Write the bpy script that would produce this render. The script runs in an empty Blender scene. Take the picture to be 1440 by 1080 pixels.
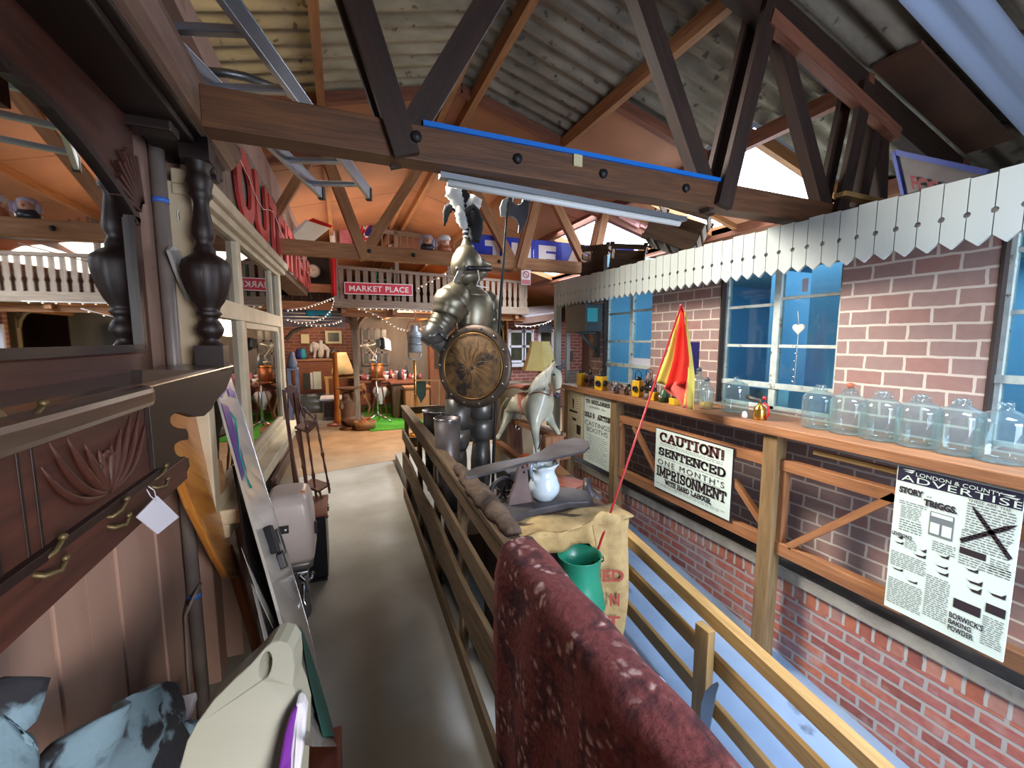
import bpy, bmesh, math, random
from mathutils import Vector, Matrix, Euler
random.seed(7)
PI = math.pi
SC = bpy.context.scene
COL = SC.collection
V = Vector

# ---------------------------------------------------------------- camera model (photo pixels -> points on real planes)
FPX, CX, CY, CAMH = 590.0, 720.0, 540.0, 1.6
_d = V(((478 - CX) / FPX, (477 - CY) / FPX, 1.0)).normalized()
_p = math.atan((CY - 477) / FPX)
_u = V((0, -math.cos(_p), -math.sin(_p)))
_u = (_u - _d * _u.dot(_d)).normalized()
_r = _d.cross(_u)
def ray(px, py):
    c = V(((px - CX) / FPX, (py - CY) / FPX, 1.0))
    return V((_r.dot(c), _d.dot(c), _u.dot(c)))
def PX(px, py, x):
    r = ray(px, py); t = x / r.x; return V((x, r.y * t, CAMH + r.z * t))
def PY(px, py, y):
    r = ray(px, py); t = y / r.y; return V((r.x * t, y, CAMH + r.z * t))
def PZ(px, py, z):
    r = ray(px, py); t = (z - CAMH) / r.z; return V((r.x * t, r.y * t, z))

# ---------------------------------------------------------------- materials
def lin(c):
    return tuple(((v / 255) / 12.92 if v / 255 <= 0.04045 else ((v / 255 + 0.055) / 1.055) ** 2.4) for v in c) + (1.0,)
MATS = {}
def node(nt, t, **kw):
    n = nt.nodes.new(t)
    for k, v in kw.items(): setattr(n, k, v)
    return n
def base_mat(name):
    m = bpy.data.materials.new(name); m.use_nodes = True
    nt = m.node_tree; b = nt.nodes['Principled BSDF']
    MATS[name] = m
    return m, nt, b
def ramp(nt, stops):
    r = node(nt, 'ShaderNodeValToRGB')
    e = r.color_ramp.elements
    while len(e) < len(stops): e.new(0.5)
    for i, (p, c) in enumerate(stops):
        e[i].position = p; e[i].color = c
    return r
def mk(name, c1, c2=None, rough=0.6, metal=0.0, scale=8.0, stretch=(1, 1, 1), bump=0.0, bscale=60.0, lo=0.35, hi=0.7,
       detail=4.0, uv=False, spots=None, spot_scale=20.0, spot_at=0.62, coat=0.0, distort=0.0):
    """noise-mottled material: c1..c2 by stretched noise, optional third colour in spots, optional bump"""
    m, nt, b = base_mat(name); L = nt.links.new
    c2 = c2 or tuple(int(v * 0.8) for v in c1)
    tc = node(nt, 'ShaderNodeTexCoord'); mp = node(nt, 'ShaderNodeMapping')
    mp.inputs['Scale'].default_value = stretch
    L(tc.outputs['UV' if uv else 'Object'], mp.inputs['Vector'])
    n = node(nt, 'ShaderNodeTexNoise'); n.inputs['Scale'].default_value = scale; n.inputs['Detail'].default_value = detail
    n.inputs['Distortion'].default_value = distort
    L(mp.outputs[0], n.inputs['Vector'])
    r = ramp(nt, [(lo, lin(c1)), (hi, lin(c2))]); L(n.outputs['Fac'], r.inputs[0])
    out = r.outputs[0]
    if spots:
        n2 = node(nt, 'ShaderNodeTexNoise'); n2.inputs['Scale'].default_value = spot_scale; n2.inputs['Detail'].default_value = 6
        L(mp.outputs[0] if uv else tc.outputs['Object'], n2.inputs['Vector'])
        r2 = ramp(nt, [(spot_at, (0, 0, 0, 1)), (spot_at + 0.06, (1, 1, 1, 1))]); L(n2.outputs['Fac'], r2.inputs[0])
        mx = node(nt, 'ShaderNodeMix', data_type='RGBA'); L(r2.outputs[0], mx.inputs[0]); L(out, mx.inputs[6])
        mx.inputs[7].default_value = lin(spots); out = mx.outputs[2]
    L(out, b.inputs['Base Color'])
    b.inputs['Roughness'].default_value = rough; b.inputs['Metallic'].default_value = metal
    if coat: b.inputs['Coat Weight'].default_value = coat; b.inputs['Coat Roughness'].default_value = 0.15
    if bump:
        nb = node(nt, 'ShaderNodeTexNoise'); nb.inputs['Scale'].default_value = bscale; nb.inputs['Detail'].default_value = 5
        L(mp.outputs[0], nb.inputs['Vector'])
        bp = node(nt, 'ShaderNodeBump'); bp.inputs['Strength'].default_value = bump; bp.inputs['Distance'].default_value = 0.01
        L(nb.outputs['Fac'], bp.inputs['Height']); L(bp.outputs[0], b.inputs['Normal'])
    return m
def wood(name, c1, c2, rough=0.6, scale=3.0, bump=0.15, spots=None, spot_at=0.66, coat=0.0):
    return mk(name, c1, c2, rough=rough, scale=scale, stretch=(1.2, 14, 1), bump=bump, bscale=9, uv=True, detail=6,
              spots=spots, spot_scale=2.2, spot_at=spot_at, coat=coat, distort=0.6, lo=0.3, hi=0.72)
def flat(name, c, rough=0.5, metal=0.0, coat=0.0, emit=0.0, ecol=None, alpha=None):
    m, nt, b = base_mat(name)
    b.inputs['Base Color'].default_value = lin(c); b.inputs['Roughness'].default_value = rough; b.inputs['Metallic'].default_value = metal
    if coat: b.inputs['Coat Weight'].default_value = coat
    if emit:
        b.inputs['Emission Color'].default_value = lin(ecol or c); b.inputs['Emission Strength'].default_value = emit
    return m
def brick(name, cols, mortar, bw, bh, ms=0.012, rough=0.85, axes=('Y', 'Z'), noise=0.25, bump=0.5, smooth=0.25, dirt=None):
    m, nt, b = base_mat(name); L = nt.links.new
    tc = node(nt, 'ShaderNodeTexCoord'); sp = node(nt, 'ShaderNodeSeparateXYZ'); cb = node(nt, 'ShaderNodeCombineXYZ')
    L(tc.outputs['Object'], sp.inputs[0]); L(sp.outputs[axes[0]], cb.inputs['X']); L(sp.outputs[axes[1]], cb.inputs['Y'])
    nd = node(nt, 'ShaderNodeTexNoise'); nd.inputs['Scale'].default_value = 18; L(cb.outputs[0], nd.inputs['Vector'])
    ad = node(nt, 'ShaderNodeVectorMath', operation='MULTIPLY_ADD'); L(nd.outputs['Color'], ad.inputs[0])
    ad.inputs[1].default_value = (0.010, 0.008, 0); L(cb.outputs[0], ad.inputs[2])
    bt = node(nt, 'ShaderNodeTexBrick'); L(ad.outputs[0], bt.inputs['Vector'])
    bt.inputs['Scale'].default_value = 1.0; bt.inputs['Brick Width'].default_value = bw; bt.inputs['Row Height'].default_value = bh
    bt.inputs['Mortar Size'].default_value = ms; bt.inputs['Mortar Smooth'].default_value = smooth
    bt.inputs['Color1'].default_value = (0, 0, 0, 1); bt.inputs['Color2'].default_value = (1, 1, 1, 1); bt.inputs['Mortar'].default_value = (0, 0, 0, 1)
    n = len(cols)
    r = ramp(nt, [(i / max(1, n - 1), lin(c)) for i, c in enumerate(cols)]); L(bt.outputs['Color'], r.inputs[0])
    nn = node(nt, 'ShaderNodeTexNoise'); nn.inputs['Scale'].default_value = 30; nn.inputs['Detail'].default_value = 6; L(cb.outputs[0], nn.inputs['Vector'])
    mn = node(nt, 'ShaderNodeMix', data_type='RGBA', blend_type='SOFT_LIGHT'); mn.inputs[0].default_value = noise
    L(r.outputs[0], mn.inputs[6]); L(nn.outputs['Fac'], mn.inputs[7])
    mx = node(nt, 'ShaderNodeMix', data_type='RGBA'); L(bt.outputs['Fac'], mx.inputs[0]); L(mn.outputs[2], mx.inputs[6]); mx.inputs[7].default_value = lin(mortar)
    out = mx.outputs[2]
    if dirt:
        n3 = node(nt, 'ShaderNodeTexNoise'); n3.inputs['Scale'].default_value = 7; n3.inputs['Detail'].default_value = 8; L(cb.outputs[0], n3.inputs['Vector'])
        r3 = ramp(nt, [(0.56, (0, 0, 0, 1)), (0.70, (0.75, 0.75, 0.75, 1))]); L(n3.outputs['Fac'], r3.inputs[0])
        m3 = node(nt, 'ShaderNodeMix', data_type='RGBA'); L(r3.outputs[0], m3.inputs[0]); L(out, m3.inputs[6]); m3.inputs[7].default_value = lin(dirt); out = m3.outputs[2]
    L(out, b.inputs['Base Color']); b.inputs['Roughness'].default_value = rough
    if bump:
        inv = node(nt, 'ShaderNodeMath', operation='SUBTRACT'); inv.inputs[0].default_value = 1; L(bt.outputs['Fac'], inv.inputs[1])
        bp = node(nt, 'ShaderNodeBump'); bp.inputs['Strength'].default_value = bump; bp.inputs['Distance'].default_value = 0.006
        L(inv.outputs[0], bp.inputs['Height']); L(bp.outputs[0], b.inputs['Normal'])
    return m
def glass(name, tint=(235, 245, 245), refl=0.12, rough=0.02, body=None, bodyfac=0.0):
    """thin clear glass: see-through, with a fresnel reflection and an optional film of dust"""
    m = bpy.data.materials.new(name); m.use_nodes = True; nt = m.node_tree; nt.nodes.clear(); L = nt.links.new; MATS[name] = m
    o = node(nt, 'ShaderNodeOutputMaterial'); t = node(nt, 'ShaderNodeBsdfTransparent'); g = node(nt, 'ShaderNodeBsdfGlossy')
    t.inputs[0].default_value = lin(tint); g.inputs['Roughness'].default_value = rough
    lw = node(nt, 'ShaderNodeLayerWeight'); lw.inputs['Blend'].default_value = 0.5
    pw = node(nt, 'ShaderNodeMath', operation='POWER'); pw.inputs[1].default_value = 4.0; L(lw.outputs['Facing'], pw.inputs[0])
    ad = node(nt, 'ShaderNodeMath', operation='MULTIPLY_ADD'); ad.inputs[1].default_value = 0.9; ad.inputs[2].default_value = refl * 0.6 + 0.02; ad.use_clamp = True
    L(pw.outputs[0], ad.inputs[0])
    mx = node(nt, 'ShaderNodeMixShader'); L(ad.outputs[0], mx.inputs[0]); L(t.outputs[0], mx.inputs[1]); L(g.outputs[0], mx.inputs[2])
    out = mx.outputs[0]
    if body:
        d = node(nt, 'ShaderNodeBsdfDiffuse'); d.inputs[0].default_value = lin(body)
        m2 = node(nt, 'ShaderNodeMixShader'); m2.inputs[0].default_value = bodyfac; L(out, m2.inputs[1]); L(d.outputs[0], m2.inputs[2]); out = m2.outputs[0]
    L(out, o.inputs[0])
    return m

# ---------------------------------------------------------------- mesh builder
class MB:
    def __init__(s): s.v = []; s.f = []; s.sm = []
    def add(s, vs, fs, smooth=False):
        o = len(s.v); s.v += [V(p) for p in vs]; s.f += [tuple(o + i for i in f) for f in fs]; s.sm += [smooth] * len(fs); return s
    def box(s, lo, hi):
        x0, y0, z0 = lo; x1, y1, z1 = hi
        return s.add([(x0, y0, z0), (x1, y0, z0), (x1, y1, z0), (x0, y1, z0), (x0, y0, z1), (x1, y0, z1), (x1, y1, z1), (x0, y1, z1)],
                     [(3, 2, 1, 0), (4, 5, 6, 7), (0, 1, 5, 4), (1, 2, 6, 5), (2, 3, 7, 6), (3, 0, 4, 7)])
    def cbox(s, c, d): return s.box([c[i] - d[i] / 2 for i in range(3)], [c[i] + d[i] / 2 for i in range(3)])
    def obox(s, M, d):
        """box of size d centred on matrix M"""
        a, b, c = (x / 2 for x in d)
        vs = [M @ V(p) for p in [(-a, -b, -c), (a, -b, -c), (a, b, -c), (-a, b, -c), (-a, -b, c), (a, -b, c), (a, b, c), (-a, b, c)]]
        return s.add(vs, [(3, 2, 1, 0), (4, 5, 6, 7), (0, 1, 5, 4), (1, 2, 6, 5), (2, 3, 7, 6), (3, 0, 4, 7)])
    def bar(s, p, q, w, h, up=(0, 0, 1)):
        """rectangular timber from p to q; w across, h along up"""
        p, q = V(p), V(q); d = (q - p).normalized(); up = V(up)
        x = d.cross(up)
        if x.length < 1e-4: x = d.cross(V((1, 0, 0)))
        x.normalize(); z = x.cross(d).normalized()
        vs = []
        for e in (p, q):
            for a, b in ((-1, -1), (1, -1), (1, 1), (-1, 1)): vs.append(e + x * (a * w / 2) + z * (b * h / 2))
        return s.add(vs, [(3, 2, 1, 0), (4, 5, 6, 7), (0, 1, 5, 4), (1, 2, 6, 5), (2, 3, 7, 6), (3, 0, 4, 7)])
    def tube(s, pts, r, n=10, cap=True, smooth=True):
        pts = [V(p) for p in pts]; rs = r if isinstance(r, (list, tuple)) else [r] * len(pts)
        d0 = (pts[1] - pts[0]).normalized(); x = d0.cross(V((0, 0, 1)))
        if x.length < 1e-3: x = d0.cross(V((1, 0, 0)))
        x.normalize(); vs = []
        for i, p in enumerate(pts):
            d = ((pts[i + 1] - pts[i]) if i == 0 else (pts[i] - pts[i - 1]) if i == len(pts) - 1 else (pts[i + 1] - pts[i - 1])).normalized()
            x = (x - d * x.dot(d)); x = x.normalized() if x.length > 1e-6 else d.orthogonal().normalized(); y = d.cross(x)
            for k in range(n): a = 2 * PI * k / n; vs.append(p + (x * math.cos(a) + y * math.sin(a)) * rs[i])
        fs = [(i * n + k, i * n + (k + 1) % n, (i + 1) * n + (k + 1) % n, (i + 1) * n + k) for i in range(len(pts) - 1) for k in range(n)]
        s.add(vs, fs, smooth)
        if cap:
            o = len(s.v) - len(vs)
            s.f += [tuple(o + k for k in reversed(range(n))), tuple(o + (len(pts) - 1) * n + k for k in range(n))]; s.sm += [False, False]
        return s
    def lathe(s, prof, M=None, n=24, smooth=True, cap=True, squash=None):
        """profile [(radius, height)] about local z, placed by matrix or point M"""
        if M is None: M = Matrix()
        elif not isinstance(M, Matrix): M = Matrix.Translation(V(M))
        vs = []
        for r, h in prof:
            for k in range(n):
                a = 2 * PI * k / n; x, y = r * math.cos(a), r * math.sin(a)
                if squash: x *= squash[0]; y *= squash[1]
                vs.append(M @ V((x, y, h)))
        m = len(prof)
        fs = [(i * n + k, i * n + (k + 1) % n, (i + 1) * n + (k + 1) % n, (i + 1) * n + k) for i in range(m - 1) for k in range(n)]
        s.add(vs, fs, smooth)
        if cap:
            o = len(s.v) - len(vs)
            if prof[0][0] > 1e-4: s.f.append(tuple(o + k for k in reversed(range(n)))); s.sm.append(False)
            if prof[-1][0] > 1e-4: s.f.append(tuple(o + (m - 1) * n + k for k in range(n))); s.sm.append(False)
        return s
    def ball(s, c, r, n=14, m=9, M=None):
        if not isinstance(r, (tuple, list)): r = (r, r, r)
        c = V(c); vs = []
        R = M or Matrix()
        for i in range(m + 1):
            t = PI * i / m
            for k in range(n):
                a = 2 * PI * k / n
                vs.append(c + R @ V((r[0] * math.sin(t) * math.cos(a), r[1] * math.sin(t) * math.sin(a), -r[2] * math.cos(t))))
        return s.add(vs, [(i * n + k, i * n + (k + 1) % n, (i + 1) * n + (k + 1) % n, (i + 1) * n + k) for i in range(m) for k in range(n)], True)
    def prism(s, poly, o, ax, ay, t):
        """polygon [(a,b)] in plane o + a*ax + b*ay, thickness vector t"""
        o, ax, ay, t = V(o), V(ax), V(ay), V(t); n = len(poly)
        A = [o + ax * a + ay * b for a, b in poly]
        s.add(A + [p + t for p in A], [tuple(range(n))[::-1], tuple(range(n, 2 * n))] + [(i, (i + 1) % n, n + (i + 1) % n, n + i) for i in range(n)])
        return s
    def quad(s, a, b, c, d): return s.add([a, b, c, d], [(0, 1, 2, 3)])
    def grid(s, fn, nu, nv, smooth=True, thick=0.0):
        vs = [V(fn(i / nu, j / nv)) for i in range(nu + 1) for j in range(nv + 1)]
        fs = [(i * (nv + 1) + j, (i + 1) * (nv + 1) + j, (i + 1) * (nv + 1) + j + 1, i * (nv + 1) + j + 1) for i in range(nu) for j in range(nv)]
        return s.add(vs, fs, smooth)
OFF = {}
def build(mb, name, mat, parent=None, local=False, bevel=0.0, sub=0, solid=0.0, label=None, wire=None):
    me = bpy.data.meshes.new(name)
    off = V((0, 0, 0)) if (parent is None or local) else OFF.get(parent.name, V((0, 0, 0)))
    me.from_pydata([p - off for p in mb.v], [], mb.f)
    me.polygons.foreach_set('use_smooth', mb.sm)
    uv = me.uv_layers.new(name='UVMap'); du = random.random() * 7; dv = random.random() * 7
    for p in me.polygons:
        vs = [me.vertices[i].co for i in p.vertices]
        best = max(range(len(vs)), key=lambda i: (vs[(i + 1) % len(vs)] - vs[i]).length)
        u = (vs[(best + 1) % len(vs)] - vs[best])
        u = u.normalized() if u.length > 1e-9 else V((1, 0, 0))
        w = p.normal.cross(u)
        if max(u, key=abs) < 0: u = -u
        for li, vi in zip(p.loop_indices, p.vertices):
            c = me.vertices[vi].co; uv.data[li].uv = (c.dot(u) + du, c.dot(w) + dv)
    me.materials.append(MATS[mat] if isinstance(mat, str) else mat)
    me.validate()
    o = bpy.data.objects.new(name, me); COL.objects.link(o)
    if parent is not None: o.parent = parent; OFF[o.name] = off
    if bevel:
        b = o.modifiers.new('Bevel', 'BEVEL'); b.width = bevel; b.segments = 2; b.limit_method = 'ANGLE'; b.angle_limit = 0.7
    if solid:
        b = o.modifiers.new('Solidify', 'SOLIDIFY'); b.thickness = solid; b.offset = 0
    if sub:
        b = o.modifiers.new('Subsurf', 'SUBSURF'); b.levels = sub; b.render_levels = sub
    if label: o['label'] = label
    return o
def tag(o, label, cat, group=None, kind=None):
    o['label'] = label; o['category'] = cat
    if group: o['group'] = group
    if kind: o['kind'] = kind
    return o
def struct(o, label=None):
    o['kind'] = 'structure'
    if label: o['label'] = label
    return o
def thing(name, label, cat, loc, rotz=0.0, group=None):
    o = bpy.data.objects.new(name, None); COL.objects.link(o); o.empty_display_size = 0.1
    o.location = V(loc); o.rotation_euler = (0, 0, rotz); OFF[o.name] = V(loc)
    tag(o, label, cat, group); return o
def dup(root, loc, rotz=0.0, label=None, group=None, scale=None):
    r = root.copy(); COL.objects.link(r); r.location = V(loc); r.rotation_euler = (0, 0, rotz)
    if scale: r.scale = (scale,) * 3 if not isinstance(scale, tuple) else scale
    if label: r['label'] = label
    if group: r['group'] = group
    for ch in list(root.children):
        c = ch.copy(); COL.objects.link(c); c.parent = r
        for g in list(ch.children):
            d = g.copy(); COL.objects.link(d); d.parent = c
    return r
def frame(o, x, y):
    """matrix with origin o, local x and y axes given"""
    x = V(x).normalized(); z = x.cross(V(y)).normalized(); y = z.cross(x)
    return Matrix(((x.x, y.x, z.x, o[0]), (x.y, y.y, z.y, o[1]), (x.z, y.z, z.z, o[2]), (0, 0, 0, 1)))
def aim(o, z, x=(1, 0, 0.01)):
    z = V(z).normalized(); y = z.cross(V(x)).normalized(); x = y.cross(z)
    return Matrix(((x.x, y.x, z.x, o[0]), (x.y, y.y, z.y, o[1]), (x.z, y.z, z.z, o[2]), (0, 0, 0, 1)))
def loft(mb, rings, closed=True, cap=True, smooth=True):
    n = len(rings[0]); vs = [p for r in rings for p in r]; fs = []
    for i in range(len(rings) - 1):
        for k in range(n if closed else n - 1): fs.append((i * n + k, i * n + (k + 1) % n, (i + 1) * n + (k + 1) % n, (i + 1) * n + k))
    mb.add(vs, fs, smooth)
    if cap:
        o = len(mb.v) - len(vs); mb.f += [tuple(o + k for k in reversed(range(n))), tuple(o + (len(rings) - 1) * n + k for k in range(n))]; mb.sm += [False, False]
    return mb
def ell(c, x, y, a, b, n=16):
    c, x, y = V(c), V(x), V(y); return [c + x * (a * math.cos(2 * PI * k / n)) + y * (b * math.sin(2 * PI * k / n)) for k in range(n)]
def skin(chain_list, name, mat, parent, sub=2, label=None):
    """skin-modifier body: chain_list = [[(point, radius), ...], ...]; first point of the first chain is the root; equal points are merged"""
    vs, es, rs, idx = [], [], [], {}
    off = OFF.get(parent.name, V((0, 0, 0))) if parent else V((0, 0, 0))
    for ch in chain_list:
        prev = None
        for p, r in ch:
            k = tuple(round(x, 4) for x in p)
            if k not in idx: idx[k] = len(vs); vs.append(V(p) - off); rs.append(r)
            i = idx[k]
            if prev is not None and prev != i: es.append((prev, i))
            prev = i
    me = bpy.data.meshes.new(name); me.from_pydata(vs, es, []); o = bpy.data.objects.new(name, me); COL.objects.link(o)
    sk = o.modifiers.new('Skin', 'SKIN'); sk.use_smooth_shade = True
    for i, r in enumerate(rs):
        d = me.skin_vertices[0].data[i]; d.radius = r if isinstance(r, tuple) else (r, r); d.use_root = (i == 0)
    s = o.modifiers.new('Subsurf', 'SUBSURF'); s.levels = sub; s.render_levels = sub
    # bake so that the body is one plain mesh
    dg = bpy.context.evaluated_depsgraph_get(); dg.update()
    me2 = bpy.data.meshes.new_from_object(o.evaluated_get(dg)); o.modifiers.clear(); o.data = me2; me2.name = name
    me2.polygons.foreach_set('use_smooth', [True] * len(me2.polygons))
    me2.materials.clear(); me2.materials.append(MATS[mat])
    if parent: o.parent = parent; OFF[o.name] = off
    if label: o['label'] = label
    return o

# ---------------------------------------------------------------- lettering
_tc = {}
def text_mesh(body, bold=0.0, space=1.0):
    k = (body, bold, space)
    if k in _tc: return _tc[k]
    cu = bpy.data.curves.new('t', 'FONT'); cu.body = body; cu.offset = bold; cu.space_character = space; cu.resolution_u = 4
    o = bpy.data.objects.new('t', cu); COL.objects.link(o)
    dg = bpy.context.evaluated_depsgraph_get(); dg.update()
    me = o.evaluated_get(dg).to_mesh()
    vs = [v.co.copy() for v in me.vertices]; fs = [tuple(p.vertices) for p in me.polygons]
    o.evaluated_get(dg).to_mesh_clear(); bpy.data.objects.remove(o); bpy.data.curves.remove(cu)
    x0 = min(v.x for v in vs); x1 = max(v.x for v in vs); y0 = min(v.y for v in vs); y1 = max(v.y for v in vs)
    _tc[k] = ([((v.x - x0) / (x1 - x0), (v.y - y0) / (y1 - y0)) for v in vs], fs, (x1 - x0) / (y1 - y0))
    return _tc[k]
# slab-serif stroke letters on a 1x1 cell: polylines, with serif bars at the listed points
def _arc(cx, cy, rx, ry, a0, a1, n=10):
    return [(cx + rx * math.cos(math.radians(a0 + (a1 - a0) * i / n)), cy + ry * math.sin(math.radians(a0 + (a1 - a0) * i / n))) for i in range(n + 1)]
SLAB = {
 'A': ([[(0.1, 0), (0.5, 1)], [(0.5, 1), (0.9, 0)], [(0.25, 0.33), (0.75, 0.33)]], [(0.1, 0), (0.9, 0)]),
 'B': ([[(0.15, 0), (0.15, 1)], [(0.1, 1), (0.55, 1)] + _arc(0.55, 0.76, 0.28, 0.24, 90, -90) + [(0.15, 0.52)], [(0.55, 0.52)] + _arc(0.58, 0.26, 0.32, 0.26, 90, -90) + [(0.1, 0)]], []),
 'C': ([_arc(0.52, 0.5, 0.42, 0.5, 45, 315, 16), [(0.84, 0.62), (0.84, 1)]], []),
 'D': ([[(0.15, 0), (0.15, 1)], [(0.05, 1), (0.45, 1)] + _arc(0.45, 0.5, 0.45, 0.5, 90, -90, 14) + [(0.05, 0)]], []),
 'E': ([[(0.18, 0), (0.18, 1)], [(0.05, 1), (0.88, 1), (0.88, 0.72)], [(0.18, 0.52), (0.62, 0.52)], [(0.05, 0), (0.88, 0), (0.88, 0.28)], [(0.62, 0.38), (0.62, 0.66)]], []),
 'G': ([_arc(0.52, 0.5, 0.42, 0.5, 45, 315, 16), [(0.84, 0), (0.84, 0.42)], [(0.55, 0.42), (0.95, 0.42)]], []),
 'H': ([[(0.18, 0), (0.18, 1)], [(0.82, 0), (0.82, 1)], [(0.18, 0.5), (0.82, 0.5)]], [(0.18, 0), (0.18, 1), (0.82, 0), (0.82, 1)]),
 'I': ([[(0.5, 0), (0.5, 1)]], [(0.5, 0), (0.5, 1)]),
 'L': ([[(0.22, 0), (0.22, 1)], [(0.05, 0), (0.9, 0), (0.9, 0.35)]], [(0.22, 1)]),
 'M': ([[(0.12, 0), (0.12, 1)], [(0.12, 1), (0.5, 0.2), (0.88, 1)], [(0.88, 0), (0.88, 1)]], [(0.12, 0), (0.88, 0), (0.1, 1), (0.9, 1)]),
 'N': ([[(0.15, 0), (0.15, 1)], [(0.15, 1), (0.85, 0)], [(0.85, 0), (0.85, 1)]], [(0.15, 0), (0.13, 1), (0.85, 1)]),
 'O': ([_arc(0.5, 0.5, 0.4, 0.5, 0, 360, 20)], []),
 'P': ([[(0.18, 0), (0.18, 1)], [(0.05, 1), (0.55, 1)] + _arc(0.55, 0.73, 0.33, 0.27, 90, -90) + [(0.18, 0.46)]], [(0.18, 0)]),
 'R': ([[(0.18, 0), (0.18, 1)], [(0.05, 1), (0.52, 1)] + _arc(0.52, 0.75, 0.31, 0.25, 90, -90) + [(0.18, 0.5)], [(0.5, 0.5), (0.82, 0)]], [(0.18, 0), (0.86, 0)]),
 'S': ([_arc(0.5, 0.75, 0.34, 0.25, 30, 270, 12) + _arc(0.5, 0.25, 0.36, 0.25, 90, -150, 12)[1:], [(0.84, 0.68), (0.84, 1)], [(0.14, 0), (0.14, 0.32)]], []),
 'T': ([[(0.5, 0), (0.5, 1)], [(0.08, 0.7), (0.08, 1), (0.92, 1), (0.92, 0.7)]], [(0.5, 0)]),
 'U': ([[(0.17, 1), (0.17, 0.32)] + _arc(0.5, 0.32, 0.33, 0.32, 180, 360, 12) + [(0.83, 1)]], [(0.17, 1), (0.83, 1)]),
 'W': ([[(0.06, 1), (0.28, 0), (0.5, 0.85), (0.72, 0), (0.94, 1)]], [(0.06, 1), (0.94, 1)]),
 '!': ([[(0.5, 0.28), (0.5, 1)], [(0.5, 0.0), (0.5, 0.12)]], []),
 "'": ([[(0.5, 0.75), (0.5, 1)]], []), ',': ([[(0.4, -0.12), (0.5, 0.1)]], []), '.': ([[(0.5, 0.0), (0.5, 0.1)]], []),
}
def slab_mesh(body, w=0.2, serif=0.26, sh=0.13):
    """returns vs (0..1 by 0..1), fs for a line in slab letters"""
    vs, fs = [], []; x = 0.0; adv = []
    for ch in body:
        if ch == ' ': adv.append(0.55)
        elif ch in "I!": adv.append(0.62)
        elif ch in "',.": adv.append(0.4)
        elif ch in 'MW': adv.append(1.3)
        else: adv.append(1.05)
    tot = sum(adv)
    def q(pts):
        o = len(vs); vs.extend(pts); fs.append(tuple(range(o, o + 4)))
    for ch, a in zip(body, adv):
        if ch in SLAB:
            st, se = SLAB[ch]; cw = a * 0.9
            if ch in "I!',.": ox = x + a / 2 - 0.5; cw = 1.0
            else: ox = x + a * 0.05
            m = w * 0.5
            for pl in st:
                P = [(ox + px * cw, m * 0.8 + py * (1 - m * 1.6)) for px, py in pl]
                for (ax, ay), (bx, by) in zip(P, P[1:]):
                    dx, dy = bx - ax, by - ay; l = math.hypot(dx, dy) or 1
                    # vertical-ish strokes fat, horizontal ones thinner
                    t = w * (0.62 + 0.38 * abs(dy) / l) / 2
                    nx, ny = -dy / l * t, dx / l * t; ex, ey = dx / l * t * 0.35, dy / l * t * 0.35
                    q([(ax + nx - ex, ay + ny - ey), (ax - nx - ex, ay - ny - ey), (bx - nx + ex, by - ny + ey), (bx + nx + ex, by + ny + ey)])
            for px, py in se:
                cx_ = ox + px * cw; y0 = 0 if py < 0.5 else 1 - sh
                q([(cx_ - serif, y0), (cx_ + serif, y0), (cx_ + serif, y0 + sh), (cx_ - serif, y0 + sh)])
        x += a
    return [(a / tot, b) for a, b in vs], fs
def letters(mb, vs, fs, o, ax, ay):
    """place unit-box lettering: o corner, ax full width vector, ay full height vector"""
    o, ax, ay = V(o), V(ax), V(ay); n = ax.cross(ay).normalized() * 0.0015
    mb.add([o + ax * a + ay * b + n for a, b in vs], fs); return mb
def line(mb, body, o, ax, ay, bold=0.0, slab=None, space=1.0):
    if slab: vs, fs = slab_mesh(body, *slab)
    else: vs, fs, _ = text_mesh(body, bold, space)
    return letters(mb, vs, fs, o, ax, ay)
# ================================================================ materials used around the room
mk('concrete', (160, 157, 148), (128, 124, 114), rough=0.8, scale=1.6, detail=8, bump=0.12, bscale=40, spots=(88, 82, 74), spot_scale=14, spot_at=0.74)
mk('deck_ply', (176, 150, 118), (146, 122, 96), rough=0.7, scale=2.5, detail=6, bump=0.05)
mk('ramp_blue', (150, 170, 190), (118, 138, 160), rough=0.55, scale=2.2, detail=8, spots=(92, 104, 118), spot_scale=6, spot_at=0.66, bump=0.05)
mk('pink_paint', (176, 146, 132), (150, 120, 106), rough=0.6, scale=3, stretch=(1, 1, .25), detail=7, bump=0.12, bscale=25, spots=(120, 84, 70), spot_scale=5, spot_at=0.70)
flat('dark_gap', (18, 15, 13), 0.9)
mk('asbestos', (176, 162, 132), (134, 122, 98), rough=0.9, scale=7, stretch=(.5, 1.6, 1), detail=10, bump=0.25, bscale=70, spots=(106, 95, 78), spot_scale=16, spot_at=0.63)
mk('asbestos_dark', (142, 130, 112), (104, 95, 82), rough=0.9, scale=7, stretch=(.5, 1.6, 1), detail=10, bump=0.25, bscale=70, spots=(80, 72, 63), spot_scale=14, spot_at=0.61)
mk('orange_board', (180, 122, 88), (150, 98, 68), rough=0.6, scale=1.5, detail=6, spots=(208, 160, 124), spot_scale=2.2, spot_at=0.70)
wood('beam_dark', (110, 70, 40), (72, 45, 27), rough=0.6, spots=(132, 122, 100), spot_at=0.74)
wood('web_dark', (56, 34, 22), (36, 22, 15), rough=0.65)
wood('timber_honey', (178, 124, 78), (138, 90, 54), rough=0.65)
wood('timber_red', (140, 86, 62), (108, 64, 46), rough=0.65)
wood('timber_orange', (170, 116, 74), (132, 86, 54), rough=0.55)
wood('timber_post', (142, 112, 70), (108, 82, 50), rough=0.75)
wood('timber_yellow', (184, 148, 90), (150, 112, 62), rough=0.6)
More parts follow.
